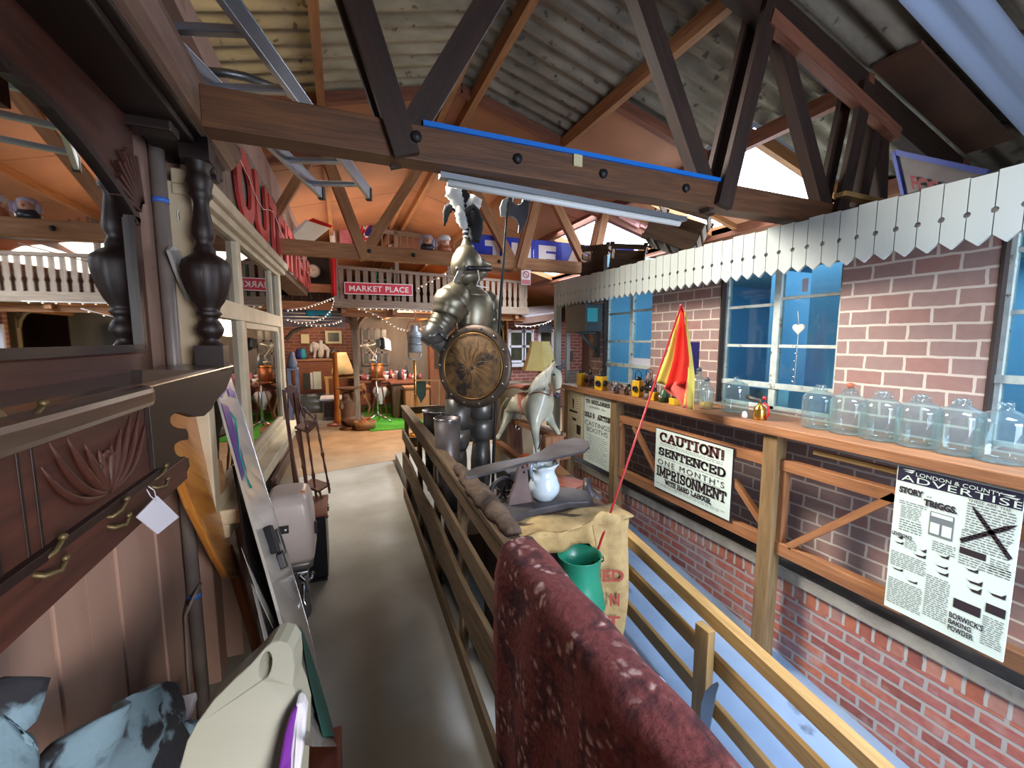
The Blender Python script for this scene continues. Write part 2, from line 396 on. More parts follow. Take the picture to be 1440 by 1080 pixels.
wood('pallet', (128, 106, 78), (88, 70, 50), rough=0.85, bump=0.35, spots=(70, 56, 42), spot_at=0.72)
wood('grey_timber', (150, 134, 116), (118, 102, 86), rough=0.8)
brick('wallpaper_brick', [(146, 120, 114), (152, 126, 119), (149, 123, 116), (154, 127, 120), (150, 122, 114), (157, 116, 107)], (204, 192, 178), 0.152, 0.0695, ms=0.0055, noise=0.2, bump=0.08, smooth=0.15)
brick('old_brick', [(132, 74, 66), (172, 96, 80), (158, 98, 92), (186, 108, 80), (150, 112, 112), (164, 84, 72)], (166, 158, 152), 0.146, 0.053, ms=0.008, noise=0.6, bump=0.6, dirt=(176, 150, 142))
brick('soldier_brick', [(138, 80, 70), (178, 104, 76), (156, 124, 116), (190, 116, 84)], (180, 174, 166), 0.058, 0.2, ms=0.007, noise=0.5, bump=0.6)
brick('grey_brick', [(108, 90, 82), (124, 104, 94), (116, 94, 86)], (150, 136, 124), 0.11, 0.035, ms=0.005, noise=0.3, bump=0.3)
brick('far_brick', [(120, 70, 56), (140, 82, 64), (108, 62, 52)], (140, 112, 98), 0.22, 0.075, ms=0.012, noise=0.3, axes=('X', 'Z'), bump=0.3)
brick('far_brick_side', [(130, 74, 68), (150, 86, 76), (118, 68, 60)], (160, 136, 126), 0.22, 0.075, ms=0.012, noise=0.3, axes=('X', 'Z'), bump=0.3)
mk('coping', (172, 166, 152), (142, 136, 124), rough=0.9, scale=9, detail=8, bump=0.4, bscale=50)
mk('coping_top', (72, 70, 66), (50, 48, 46), rough=0.95, scale=9, detail=8, bump=0.4, bscale=50, spots=(120, 100, 84), spot_scale=20, spot_at=0.72)  # dirt and shade on the coping top both put into this dark tone
mk('cream_paint', (206, 192, 164), (186, 170, 142), rough=0.5, scale=6, detail=6, bump=0.05)
mk('pale_paint', (186, 192, 184), (166, 174, 170), rough=0.6, scale=3, stretch=(1, 1, .15), detail=8, bump=0.06, spots=(160, 158, 138), spot_scale=3, spot_at=0.66)
mk('peel_paint', (196, 206, 198), (168, 182, 178), rough=0.6, scale=20, detail=8, spots=(110, 96, 76), spot_scale=26, spot_at=0.62, bump=0.2)
mk('blue_paint', (150, 200, 226), (130, 180, 210), rough=0.6, scale=2, detail=4)
mk('blue_dark', (58, 92, 120), (44, 74, 100), rough=0.7, scale=2, detail=4)
mk('brown_boards', (96, 62, 44), (66, 42, 30), rough=0.8, scale=2, stretch=(1, 1, .1), detail=6)
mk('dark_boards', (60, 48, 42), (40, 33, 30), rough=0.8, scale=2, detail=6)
mk('turf', (92, 190, 60), (60, 150, 36), rough=0.95, scale=40, detail=6, bump=0.8, bscale=300)
glass('pane', (225, 238, 240), refl=0.05)
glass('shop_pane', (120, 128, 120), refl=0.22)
flat('sky_light', (255, 255, 255), 0.4, emit=9.0, ecol=(238, 244, 255))
mk('slate', (120, 112, 116), (90, 84, 90), rough=0.7, scale=6, stretch=(1, 6, 1))
mk('black_iron', (44, 43, 44), (30, 29, 30), rough=0.5, metal=0.3, scale=12, bump=0.1)

# ================================================================ floors
b = MB(); b.box((-0.75, -1.6, -0.12), (0.58, 5.62, 0.0)); struct(build(b, 'floor', 'concrete'), 'grey painted concrete walkway')
# plywood deck beyond the slanted seam
b = MB()
A, B_ = PZ(438, 668, 0.004), PZ(562, 645, 0.004)
b.prism([(A.x - 0.4, A.y - 0.08), (B_.x, B_.y), (6.5, 6.1), (6.5, 8.3), (-4, 8.3), (-4, 5.3)], (0, 0, 0.004), (1, 0, 0), (0, 1, 0), (0, 0, -0.1)); struct(build(b, 'floor_deck', 'deck_ply'), 'plywood deck')
b = MB(); b.box((-4, 8.3, -0.1), (9, 15, 0.0)); struct(build(b, 'floor_back', 'concrete'))
b = MB()
def rz(y): return -0.278 + 0.154 * y
b.prism([(-1.6, rz(-1.6)), (2.85, rz(2.85)), (2.85, rz(2.85) - 0.15), (-1.6, rz(-1.6) - 0.15)], (0.58, 0, 0), (0, 1, 0), (0, 0, 1), (1.6, 0, 0))
struct(build(b, 'floor_ramp', 'ramp_blue'), 'blue-grey painted ramp')
b = MB(); b.box((0.6, 2.85, -0.1), (2.7, 5.45, 0.14)); struct(build(b, 'floor_display', 'concrete'))
b = MB()
g = lambda u, v: (PZ(505, 603, 0.012).x - 0.35 + u * 3.2, 7.0 + 4.4 * v, 0.012)
b.box((0.42, 7.55, 0.005), (3.1, 11.6, 0.02)); tag(build(b, 'artificial_grass', 'turf'), 'bright green artificial grass mat beyond the deck', 'grass mat', kind='stuff')

# ================================================================ roof
RX, RZ0, RS = 0.96, 3.62, 0.27
def roofz(x): return RZ0 - RS * abs(x - RX)
def corrugated(name, x0, x1, y0, y1, mat='asbestos'):
    n = max(2, int((y1 - y0) / 0.0166)); k = max(1, int(abs(x1 - x0) / 0.5))
    b = MB()
    b.grid(lambda u, v: (x0 + (x1 - x0) * u, y0 + (y1 - y0) * v, roofz(x0 + (x1 - x0) * u) + 0.022 * math.sin((y0 + (y1 - y0) * v) * 2 * PI / 0.133)), k, n)
    return struct(build(b, name, mat))
corrugated('roof_left', -3.6, RX, -1.8, 3.6)
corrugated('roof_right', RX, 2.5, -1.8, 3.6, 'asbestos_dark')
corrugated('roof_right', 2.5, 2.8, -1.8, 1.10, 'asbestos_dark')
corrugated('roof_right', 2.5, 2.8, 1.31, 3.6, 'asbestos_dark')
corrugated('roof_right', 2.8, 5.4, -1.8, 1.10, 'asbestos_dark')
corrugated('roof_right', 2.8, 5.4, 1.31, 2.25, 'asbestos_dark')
flat('clear_sheet', (150, 166, 196), 0.5, emit=0.15, ecol=(170, 190, 225))
corrugated('window_10', 2.5, 5.4, 1.10, 1.31, 'clear_sheet')
SK = [(2.30, 2.98), (3.30, 3.62), (3.95, 5.5), (5.9, 7.4)]      # skylights on the right slope, x 2.83..3.85
def slope_board(name, x0, x1, y0, y1, dz=-0.06, mat='orange_board', t=0.02):
    b = MB()
    b.prism([(x0, roofz(x0) + dz), (x1, roofz(x1) + dz), (x1, roofz(x1) + dz + t), (x0, roofz(x0) + dz + t)], (0, y0, 0), (1, 0, 0), (0, 0, 1), (0, y1 - y0, 0))
    return struct(build(b, name, mat))
ys = [3.46, 4.66, 5.86, 7.06, 8.26, 9.46, 10.66, 11.86, 13.4]
for a, c in zip(ys, ys[1:]):
    for x0, x1 in ((-3.6, -1.0), (-0.99, RX)): slope_board('ceiling_board', x0, x1, a, c - 0.012)
    slope_board('ceiling_board', RX, 1.84, a, c - 0.012)
slope_board('ceiling_board', 1.88, 2.80, 2.74, 3.44)
for a, c in zip(ys, ys[1:]): slope_board('ceiling_board', 1.88, 2.80, a, c - 0.012)
yy = 2.25
for s0, s1 in SK:
    if s0 - yy > 0.05: slope_board('ceiling_board', 2.83, 3.86, yy, s0)
    yy = s1
slope_board('ceiling_board', 2.83, 3.86, yy, 13.4); slope_board('ceiling_board', 3.88, 5.4, 1.9, 13.4)
slope_board('ceiling_board', 2.76, 3.8, 1.33, 1.54, mat='brown_boards')
for i, (s0, s1) in enumerate(SK):
    b = MB(); x0, x1 = 2.82, 3.87
    b.prism([(x0, roofz(x0) - 0.015), (x1, roofz(x1) - 0.015), (x1, roofz(x1) - 0.005), (x0, roofz(x0) - 0.005)], (0, s0, 0), (1, 0, 0), (0, 0, 1), (0, s1 - s0, 0))
    struct(build(b, 'window_%d' % (i + 4), 'sky_light'), 'bright roof skylight')
    b = MB()
    for y in (s0, s1): b.bar((x0, y, roofz(x0) - 0.06), (x1, y, roofz(x1) - 0.06), 0.05, 0.09)
    for x in (x0, x1): b.bar((x, s0, roofz(x) - 0.06), (x, s1, roofz(x) - 0.06), 0.05, 0.09)
    struct(build(b, 'trim_%d' % (i + 1), 'timber_honey'))
# purlins
for i, (x, m) in enumerate(((-2.0, 'timber_honey'), (-1.02, 'timber_honey'), (-0.055, 'timber_honey'), (0.86, 'timber_honey'), (1.06, 'timber_honey'), (1.86, 'timber_honey'), (2.80, 'timber_red'), (3.87, 'timber_red'))):
    b = MB(); b.bar((x, -1.8 if x < 2.5 else 1.56, roofz(x) - 0.10), (x, 13.4, roofz(x) - 0.10), 0.05, 0.10)
    struct(build(b, 'roof_purlin_beam', m))
# cross battens under the boards where the sheets end
b = MB(); b.bar((-3.6, 3.42, roofz(-3.6) - 0.07), (RX, 3.42, roofz(RX) - 0.07), 0.06, 0.07); b.bar((RX, 3.42, roofz(RX) - 0.07), (1.86, 3.42, roofz(1.86) - 0.07), 0.06, 0.07); struct(build(b, 'trim_7', 'timber_red'))
b = MB(); b.bar((1.86, 2.70, roofz(1.86) - 0.07), (2.8, 2.70, roofz(2.8) - 0.07), 0.06, 0.07); struct(build(b, 'trim_8', 'timber_red'))

# ================================================================ roof trusses
def truss(y, dz, mats, label, xs=(-2.2, 4.3), extra=(), first=False):
    mc, mw, mt = mats
    t = thing('roof_truss', label, 'roof truss', ((xs[0] + xs[1]) / 2, y, 2.13 + dz))
    z0, z1 = 2.228 + dz, 2.348 + dz
    b = MB(); b.box((xs[0], y - 0.035, z0), (xs[1], y + 0.06, z1)); build(b, 'bottom_chord', mc, t, bevel=0.004)
    top = lambda x: roofz(x) - 0.14
    for sgn, xe in ((-1, xs[0]), (1, xs[1])):
        b = MB(); b.bar((RX, y, top(RX)), (xe, y, top(xe)), 0.07, 0.16); build(b, 'top_chord', mt, t)
    zj = 2.31 + dz
    webs = [((0.24, zj), (-0.07, top(-0.07))), ((0.22, zj + 0.03), (0.93, top(0.93))), ((1.70, zj), (0.99, top(0.99))), ((1.72, zj), (1.97, top(1.97))),
            ((2.58, zj), (2.03, top(2.03))), ((2.58, zj), (2.74, top(2.74))), ((-0.62, zj), (-0.12, top(-0.12))), ((-0.66, zj), (-0.85, top(-0.85)))]
    if first: webs = webs[:6]
    for i, ((ax, az), (bx, bz)) in enumerate(webs + list(extra)):
        for s in ((-0.052, 0.052) if i in (0, 3, 5) else (0.0,)):
            b = MB(); b.bar((ax, y + s, az - 0.08), (bx, y + s, bz), 0.088 if i < 6 else 0.07, 0.028 if s else 0.06, up=(0, 1, 0)); build(b, 'web_strut', mw, t)
    for x in (0.27, 0.66, 1.05, 1.5, 1.75):
        b = MB(); b.lathe([(0.0, 0), (0.02, 0), (0.017, 0.012), (0, 0.014)], aim((x, y - 0.036 if x > 0.3 else y - 0.068, 2.29 + dz), (0, -1, 0)), n=8); build(b, 'bolt', 'black_iron', t)
    return t
t1 = truss(1.6, 0.0, ('beam_dark', 'web_dark', 'web_dark'), 'dark brown roof truss over the walkway, nearest, with blue strip on its chord', xs=(-0.355, 4.3), first=True, extra=[((2.80, 2.27), (2.95, roofz(2.95) - .14)), ((3.05, 2.3), (2.98, roofz(2.98) - .14))])
flat('blue_strip', (24, 110, 200), 0.4)
b = MB(); b.box((0.30, 1.555, 2.345), (1.72, 1.605, 2.362)); build(b, 'plastic_strip', 'blue_strip', t1, label='bright blue strip')
flat('pale_tag', (196, 186, 140), 0.7)
b = MB(); b.box((0.905, 1.556, 2.30), (0.945, 1.566, 2.36)); build(b, 'paper_tag', 'pale_tag', t1)
b = MB(); b.box((-0.35, 1.60, 2.344), (0.14, 1.622, 2.349)); build(b, 'top_edge', 'beam_dark', t1)
# second chord running under the near top chord on the right
b = MB(); b.bar((1.95, 1.55, 3.12), (3.05, 1.55, 2.78), 0.05, 0.07); build(b, 'inner_chord', 'timber_red', t1)
truss(4.05, 0.08, ('timber_honey', 'timber_honey', 'timber_red'), 'honey coloured roof truss carrying the two character jugs')
b = MB(); b.box((2.55, 1.50, 2.37), (3.05, 1.56, 2.395)); tag(build(b, 'loose_batten', 'timber_yellow'), 'short yellow batten lying on the dark truss near the fretted valance', 'batten')

# ================================================================ left: pink plank wall
WL = -0.62
b = MB(); b.box((WL - 0.1, -1.6, 0), (WL - 0.03, 2.62, 2.86)); struct(build(b, 'wall_left', 'dark_gap'))
y = -1.6; k = 0
b = MB()
while y < 2.55:
    w = 0.135 if k % 3 else 0.15; w = min(w, 2.6 - y)
    b.box((WL - 0.03, y + 0.003, 0.02), (WL - 0.004 * (k % 2), y + w - 0.003, 2.86)); y += w; k += 1
struct(build(b, 'wall_left_boarding', 'pink_paint', bevel=0.003), 'dull pink painted vertical boards')
b = MB(); b.box((WL, 2.12, 0.05), (WL + 0.06, 2.24, 2.86)); struct(build(b, 'trim_9', 'pink_paint', bevel=0.006))
b = MB(); b.box((WL - 0.02, 0.2, 2.78), (WL + 0.13, 3.1, 2.82)); struct(build(b, 'trim_10', 'pink_paint'))

# ---------------------------------------------------------------- left: shop front (slightly turned towards the aisle)
def SX(y): return -0.5 + 0.029 * (y - 2.3)
def sf(y, z, o=0.0): return V((SX(y) + o, y, z))
def sbar(mb, ya, yb, za, zb, d0, d1):
    """block on the shop-front plane between ya..yb, za..zb, depth offsets d0..d1"""
    vs = [sf(y_, z_, d) for d in (d0, d1) for z_ in (za, zb) for y_ in (ya, yb)]
    mb.add(vs, [(0, 1, 3, 2), (5, 4, 6, 7), (0, 4, 5, 1), (2, 3, 7, 6), (0, 2, 6, 4), (1, 5, 7, 3)]); return mb
Y0, Y1 = 2.02, 4.05
b = MB(); sbar(b, Y0 + 0.34, Y1, 0.0, 0.80, -0.10, -0.02); struct(build(b, 'wall_shop', 'pink_paint'))
b = MB(); sbar(b, Y0 + .012, Y0 + 0.09, 0.8, 2.2, -0.10, 0.0); sbar(b, Y1 - 0.05, Y1 + 0.06, 0.7, 2.2, -0.14, 0.0); sbar(b, 2.70, 2.78, 0.86, 2.2, -0.08, -0.004)
sbar(b, Y0 + .05, Y1, 2.12, 2.19, -0.08, -0.002); sbar(b, Y0 + .05, Y1, 1.70, 1.79, -0.07, -0.002); sbar(b, Y0 + .05, Y1, 0.86, 0.92, -0.08, -0.002)
sbar(b, 2.80, 2.84, 0.92, 1.70, -0.05, -0.012); sbar(b, 3.92, 3.96, 0.92, 1.70, -0.05, -0.012); sbar(b, 2.8, 3.96, 1.66, 1.70, -0.05, -0.012); sbar(b, 2.8, 3.96, .92, .96, -0.05, -0.012); sbar(b, 3.72, 3.75, 1.79, 2.12, -0.05, -0.01)
struct(build(b, 'window_1_frame', 'cream_paint', bevel=0.004), 'cream painted shop window frame')
b = MB(); sbar(b, Y0 + 0.06, 4.26, 0.80, 0.865, -0.02, 0.075); sbar(b, Y0 + 0.06, 4.2, 0.74, 0.80, -0.02, 0.03); struct(build(b, 'trim_11', 'cream_paint', bevel=0.006), 'cream window sill')
b = MB(); sbar(b, Y0, 4.2, 2.19, 2.245, -0.06, 0.05); sbar(b, Y0, 4.2, 2.15, 2.19, -0.06, 0.028); struct(build(b, 'trim_12', 'cream_paint', bevel=0.006))
b = MB()
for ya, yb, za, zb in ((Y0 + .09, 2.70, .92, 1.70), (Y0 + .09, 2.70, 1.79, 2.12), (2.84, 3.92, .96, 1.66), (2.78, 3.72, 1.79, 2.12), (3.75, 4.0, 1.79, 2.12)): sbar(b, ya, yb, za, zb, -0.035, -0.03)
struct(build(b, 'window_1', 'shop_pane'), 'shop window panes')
# dim room behind the shop window
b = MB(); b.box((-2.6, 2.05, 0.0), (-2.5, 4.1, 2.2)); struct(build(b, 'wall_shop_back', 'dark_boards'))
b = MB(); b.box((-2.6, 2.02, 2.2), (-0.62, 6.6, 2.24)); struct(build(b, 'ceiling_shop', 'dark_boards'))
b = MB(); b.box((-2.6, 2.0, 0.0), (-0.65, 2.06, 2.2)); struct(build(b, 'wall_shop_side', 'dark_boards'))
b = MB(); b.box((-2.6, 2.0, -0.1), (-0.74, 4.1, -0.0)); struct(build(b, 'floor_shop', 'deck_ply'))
# jettied upper storey with the sign
b = MB(); sbar(b, 2.2, 6.6, 2.245, 3.0, -0.08, -0.02); struct(build(b, 'wall_shop_upper', 'pink_paint'))
wood('soffit_brown', (120, 84, 52), (88, 58, 36))
b = MB(); sbar(b, 4.2, 6.6, 2.20, 2.245, -1.2, -0.02); struct(build(b, 'ceiling_jetty', 'soffit_brown'))

# ================================================================ right: low brick wall, coping, shop house
b = MB(); b.box((2.10, -1.6, -0.6), (2.30, 4.3, 0.285)); struct(build(b, 'wall_right_base', 'old_brick'), 'low weathered brick wall')
b = MB(); b.box((2.098, -1.6, 0.285), (2.30, 4.3, 0.362)); struct(build(b, 'wall_right_soldier', 'soldier_brick'))
b = MB(); b.box((2.075, -1.6, 0.362), (2.30, 4.3, 0.425)); struct(build(b, 'trim_13', 'coping', bevel=0.008), 'concrete coping on the low brick wall')
b = MB(); b.box((2.085, -1.6, 0.425), (2.32, 4.3, 0.43)); struct(build(b, 'trim_14', 'coping_top'))
WX = 2.30
OPEN = [(-0.9, 0.80), (1.335, 2.05), (2.70, 3.36)]
b = MB()
b.box((WX, -1.6, 0.43), (WX + 0.08, 3.56, 1.19)); b.box((WX, -1.6, 2.02), (WX + 0.08, 3.56, 2.16))
edges = [-1.6] + [e for o in OPEN for e in o] + [3.56]
for a, c in zip(edges[::2], edges[1::2]): b.box((WX, a, 1.19), (WX + 0.08, c, 2.02))
struct(build(b, 'wall_right', 'wallpaper_brick'), 'shop front papered with purplish brick pattern')
b = MB(); b.box((2.62, 3.5, 0.43), (2.68, 4.1, 2.16)); b.box((2.38, 3.5, .43), (2.66, 3.56, 2.16)); struct(build(b, 'wall_right_recess', 'grey_brick'))
b = MB(); b.box((2.10, 3.92, 0.43), (2.16, 3.98, 2.16)); b.box((2.16, 3.80, 0.43), (2.20, 3.84, 2.16)); struct(build(b, 'trim_15', 'pale_paint', bevel=0.004), 'white corner posts')
# windows in the shop house
def casement(i, y0, y1, ym, rows_l, rows_r):
    b = MB(); x0, x1 = WX + 0.035, WX + 0.07; z0, z1 = 1.19, 2.02
    for y in (y0 + 0.014, y1 - 0.014): b.box((x0, y - 0.014, z0), (x1, y + 0.014, z1))
    b.box((x0, ym - 0.02, z0), (x1, ym + 0.02, z1)); b.box((x0, y0, z0), (x1, y1, z0 + 0.02)); b.box((x0, y0, z1 - 0.03), (x1, y1, z1))
    for r in rows_l: b.box((x0 + 0.006, ym, r - 0.009), (x1 - 0.006, y1, r + 0.009))
    for r in rows_r: b.box((x0 + 0.006, y0, r - 0.009), (x1 - 0.006, ym, r + 0.009))
    b.box((x0 - 0.008, y0, rows_l[-1] - 0.018), (x1, y1, rows_l[-1] + 0.014))
    struct(build(b, 'window_%d_frame' % i if i > 1 else 'window_8_frame', 'peel_paint', bevel=0.002), 'peeling pale steel casement')
    b = MB(); b.box((WX + 0.05, y0, z0), (WX + 0.054, y1, z1)); struct(build(b, 'window_%d' % i if i > 1 else 'window_8', 'pane'))
    b = MB(); b.box((WX - 0.003, y1 - 0.012, z0), (WX + 0.075, y1 - 0.002, z1)); struct(build(b, 'trim_%d' % (20 + i), 'dark_boards'))  # dark strip on the window reveal, shade put into its colour
casement(2, 1.335, 2.05, 1.69, (1.80, 1.56, 1.33), (1.83, 1.56, 1.32))
casement(3, 2.70, 3.36, 3.0, (1.83, 1.58, 1.37), (1.84, 1.58, 1.36))
casement(1, -0.9, 0.80, 0.1, (1.93, 1.70, 1.45), (1.93, 1.70, 1.45))
# blue room inside
b = MB(); b.box((4.6, -1.6, 0.4), (4.7, 3.5, 2.4)); struct(build(b, 'wall_house_back', 'blue_paint'))
b = MB(); b.box((2.38, 3.44, 0.4), (4.7, 3.5, 2.4)); b.box((3.1, 2.24, .4), (4.7, 2.30, 2.4)); struct(build(b, 'wall_house_end', 'blue_paint'))
b = MB(); b.box((2.38, -1.6, 2.18), (4.7, 3.5, 2.22)); struct(build(b, 'ceiling_house', 'pale_paint'))
b = MB(); b.box((2.38, -1.6, 0.36), (4.7, 3.5, 0.4)); struct(build(b, 'floor_house', 'deck_ply'))
b = MB(); b.box((2.62, 1.78, 0.4), (2.98, 2.22, 1.27)); struct(build(b, 'trim_40', 'blue_paint'))
# ================================================================ far end of the barn
b = MB(); b.box((-4.2, 13.2, 0), (9, 13.3, 4)); struct(build(b, 'wall_back', 'brown_boards'))
b = MB(); b.box((-4.1, 4.0, 0), (-4.0, 13.3, 3.4)); struct(build(b, 'wall_left_far', 'brown_boards'))
b = MB(); b.box((5.3, -1.6, 0), (5.4, 13.3, 3.4)); struct(build(b, 'wall_right_far', 'brown_boards'))
b = MB(); b.box((-4.1, -1.8, 2.2), (-4.0, 4.0, 3.4)); struct(build(b, 'wall_left_near', 'brown_boards'))
# ================================================================ helpers for outlines that lie at a stated distance
def plate(mb, pts, t):
    """thick plate: closed outline of 3-D points, thickness vector t"""
    t = V(t); n = len(pts); A = [V(p) for p in pts]
    mb.add(A + [p + t for p in A], [tuple(range(n))[::-1], tuple(range(n, 2 * n))] + [(i, (i + 1) % n, n + (i + 1) % n, n + i) for i in range(n)])
    return mb
def holed(outer, hole, t):
    """thick plate with one hole, as an MB"""
    bm = bmesh.new(); t = V(t)
    def loop(pts):
        vs = [bm.verts.new(V(p)) for p in pts]
        return [bm.edges.new((vs[i], vs[(i + 1) % len(vs)])) for i in range(len(vs))]
    es = loop(outer) + loop(hole)
    bmesh.ops.triangle_fill(bm, edges=es, use_beauty=True)
    r = bmesh.ops.extrude_face_region(bm, geom=bm.faces[:])
    bmesh.ops.translate(bm, vec=t, verts=[g for g in r['geom'] if isinstance(g, bmesh.types.BMVert)])
    bmesh.ops.recalc_face_normals(bm, faces=bm.faces[:])
    mb = MB(); bm.verts.index_update()
    mb.add([v.co.copy() for v in bm.verts], [tuple(v.index for v in f.verts) for f in bm.faces]); bm.free(); return mb
def lerp(a, b, t): return a + (b - a) * t

# ---------------------------------------------------------------- overmantel on the pink wall
wood('mahogany', (80, 43, 32), (52, 27, 21), rough=0.55, bump=0.06, coat=0.0)
wood('mahogany_dark', (38, 20, 16), (22, 12, 10), rough=0.5, bump=0.05, coat=0.0)
wood('canopy_edge', (140, 112, 98), (116, 90, 78), rough=0.5)  # paler than the mahogany: light on the canopy moulding put into the colour
wood('mahogany_top', (92, 74, 62), (66, 52, 44), rough=0.28, bump=0.04, coat=0.4)
flat('mirror_glass', (232, 236, 236), 0.02, 1.0)
flat('brass_old', (104, 90, 62), 0.5, 0.7)
ov = thing('overmantel', 'dark carved mahogany overmantel with arched mirror and brass coat hooks on the pink wall', 'overmantel', (-0.6, 1.2, 1.2))
b = MB(); b.box((-0.62, -0.1, 1.495), (-0.588, 1.77, 2.32)); b.box((-0.62, -0.1, 1.20), (-0.585, 1.45, 1.50)); build(b, 'back_panel', 'mahogany', ov)
# mirror outline (y, z) on the plane x = -0.583
XM = -0.583
arc = [PX(px, py, XM) for px, py in ((190, 312), (172, 282), (150, 250), (125, 217), (95, 180), (62, 143), (28, 112), (0, 92))]
my = arc[-1].y - 0.10; mz = arc[-1].z + 0.03
right = [V((XM, 1.675, 1.572)), V((XM, 1.675, arc[0].z))] + arc
left = [V((XM, 2 * my - p.y, p.z)) for p in reversed(right)]
outl = right + [V((XM, my, mz))] + left
b = MB(); plate(b, outl, (-0.004, 0, 0)); build(b, 'mirror', 'mirror_glass', ov, label='bevelled mirror glass')
b = MB()
for p, q in zip(outl, outl[1:] + outl[:1]): b.bar(p + V((0.004, 0, 0)), q + V((0.004, 0, 0)), 0.022, 0.02, up=(1, 0, 0))
build(b, 'mirror_frame', 'mahogany_dark', ov)
# fan carved in the spandrel
b = MB(); c0 = PX(200, 300, -0.58)
for k in range(9):
    a = math.radians(100 + k * 9.5); L_ = 0.17 + 0.02 * (k % 2)
    b.bar(c0 + V((0.004, math.cos(a) * 0.03, math.sin(a) * 0.03)), c0 + V((0.004, math.cos(a) * L_, math.sin(a) * L_)), 0.012, 0.012, up=(1, 0, 0))
build(b, 'carved_fan', 'mahogany', ov)
# canopy
b = MB(); b.box((-0.62, -0.1, 2.315), (-0.425, 2.215, 2.345)); b.box((-0.62, -0.1, 2.345), (-0.41, 2.235, 2.365))
b.box((-0.60, -0.1, 2.29), (-0.45, 2.12, 2.315)); b.box((-0.62, 1.72, 2.26), (-0.47, 1.80, 2.30)); build(b, 'canopy', 'mahogany_dark', ov, bevel=0.006)
b = MB(); b.prism([(-0.425, 2.325), (-0.405, 2.33), (-0.385, 2.352), (-0.365, 2.39), (-0.365, 2.41), (-0.425, 2.41)], (0, -0.1, 0), (1, 0, 0), (0, 0, 1), (0, 2.33, 0)); build(b, 'canopy_moulding', 'canopy_edge', ov)
# stepped drop at the canopy end
b = MB()
for i, (y0, z0) in enumerate(((1.96, 2.27), (2.02, 2.25), (2.08, 2.235), (2.13, 2.26))): b.box((-0.455, y0, z0), (-0.43, y0 + 0.055, 2.32))
build(b, 'drop_moulding', 'mahogany_dark', ov, bevel=0.004)
# shelf with rounded nose, bulged in the middle
b = MB(); b.prism([(-0.62, 1.478), (-0.435, 1.478), (-0.422, 1.486), (-0.43, 1.497), (-0.45, 1.502), (-0.62, 1.502)], (0, -0.1, 0), (1, 0, 0), (0, 0, 1), (0, 2.2, 0))
b.prism([(-0.60, 1.462), (-0.45, 1.462), (-0.44, 1.478), (-0.60, 1.478)], (0, 0, 0), (1, 0, 0), (0, 0, 1), (0, 2.06, 0)); build(b, 'shelf', 'mahogany_top', ov, bevel=0.004)
b = MB(); poly = [(-0.1, -0.6), (1.14, -0.6)] + [(1.14 + 0.09 * math.sin(a), -0.47 + 0.085 * math.cos(a)) for a in [PI / 2 - i * PI / 16 for i in range(9)]] + [(-0.1, -0.385)]
b.prism(poly, (0, 0, 1.452), (0, 1, 0), (1, 0, 0), (0, 0, 0.044)); build(b, 'bulged_shelf', 'mahogany_top', ov, bevel=0.012)
# apron board with scalloped end
out = [(200, 520), (328, 521), (318, 548), (303, 565), (298, 575), (287, 585), (275, 586), (260, 581), (247, 580), (240, 586), (239, 593), (243, 599), (250, 602), (262, 603), (265, 610),
       (265, 618), (253, 620), (246, 625), (245, 632), (248, 639), (254, 643), (265, 644), (267, 655), (263, 664), (255, 670), (245, 673), (200, 700)]
b = MB(); plate(b, [PX(px, py, -0.43) for px, py in out], (-0.02, 0, 0)); build(b, 'scalloped_apron', 'mahogany_dark', ov)
# carved centre front
pR = PX(207, 560, -0.415); zb, zt = 1.245, 1.455
b = MB(); b.box((-0.6, -0.1, 1.20), (-0.418, pR.y, zt)); build(b, 'frieze', 'mahogany', ov)
b = MB()
for y0 in (0.70, pR.y - 0.012): b.box((-0.418, y0, 1.30), (-0.408, y0 + 0.012, zt))
for y0 in (0.775, 0.805): b.box((-0.4185, y0, 1.27), (-0.4165, y0 + 0.006, zt))
b.box((-0.418, -0.1, zb + 0.035), (-0.405, pR.y + 0.02, zb + 0.050)); build(b, 'frieze_moulding', 'mahogany_dark', ov, bevel=0.003)
# carved acanthus sprays
b = MB(); cc = V((-0.416, 1.0, 1.312))
for sgn in (-1, 1):
    for k, (L_, a0, cv) in enumerate(((0.205, 6, 30), (0.185, 18, 40), (0.155, 36, 46), (0.13, 56, 42), (0.11, 76, 30))):
        pts, rs = [], []
        for i in range(9):
            t = i / 8; a = math.radians(a0 + cv * t * t)
            pts.append(cc + V((0.002, sgn * L_ * t * math.cos(math.radians(a0)) * (1 - 0.12 * t) - 0.005, L_ * t * math.sin(a) * 0.85)))
            rs.append(0.001 + 0.0065 * math.sin(PI * min(1, t * 0.9 + 0.1)))
        b.tube(pts, rs, n=7)
for k in range(7):
    a = math.radians(20 + k * 23); b.ball(cc + V((0.002, 0.03 * math.cos(a), 0.045 + 0.03 * math.sin(a))), (0.005, 0.008, 0.008), 8, 5)
build(b, 'carved_spray', 'mahogany', ov)
b = MB(); b.box((-0.6, -0.1, 1.195), (-0.428, 1.46, 1.262)); build(b, 'hook_rail', 'mahogany', ov, bevel=0.003)
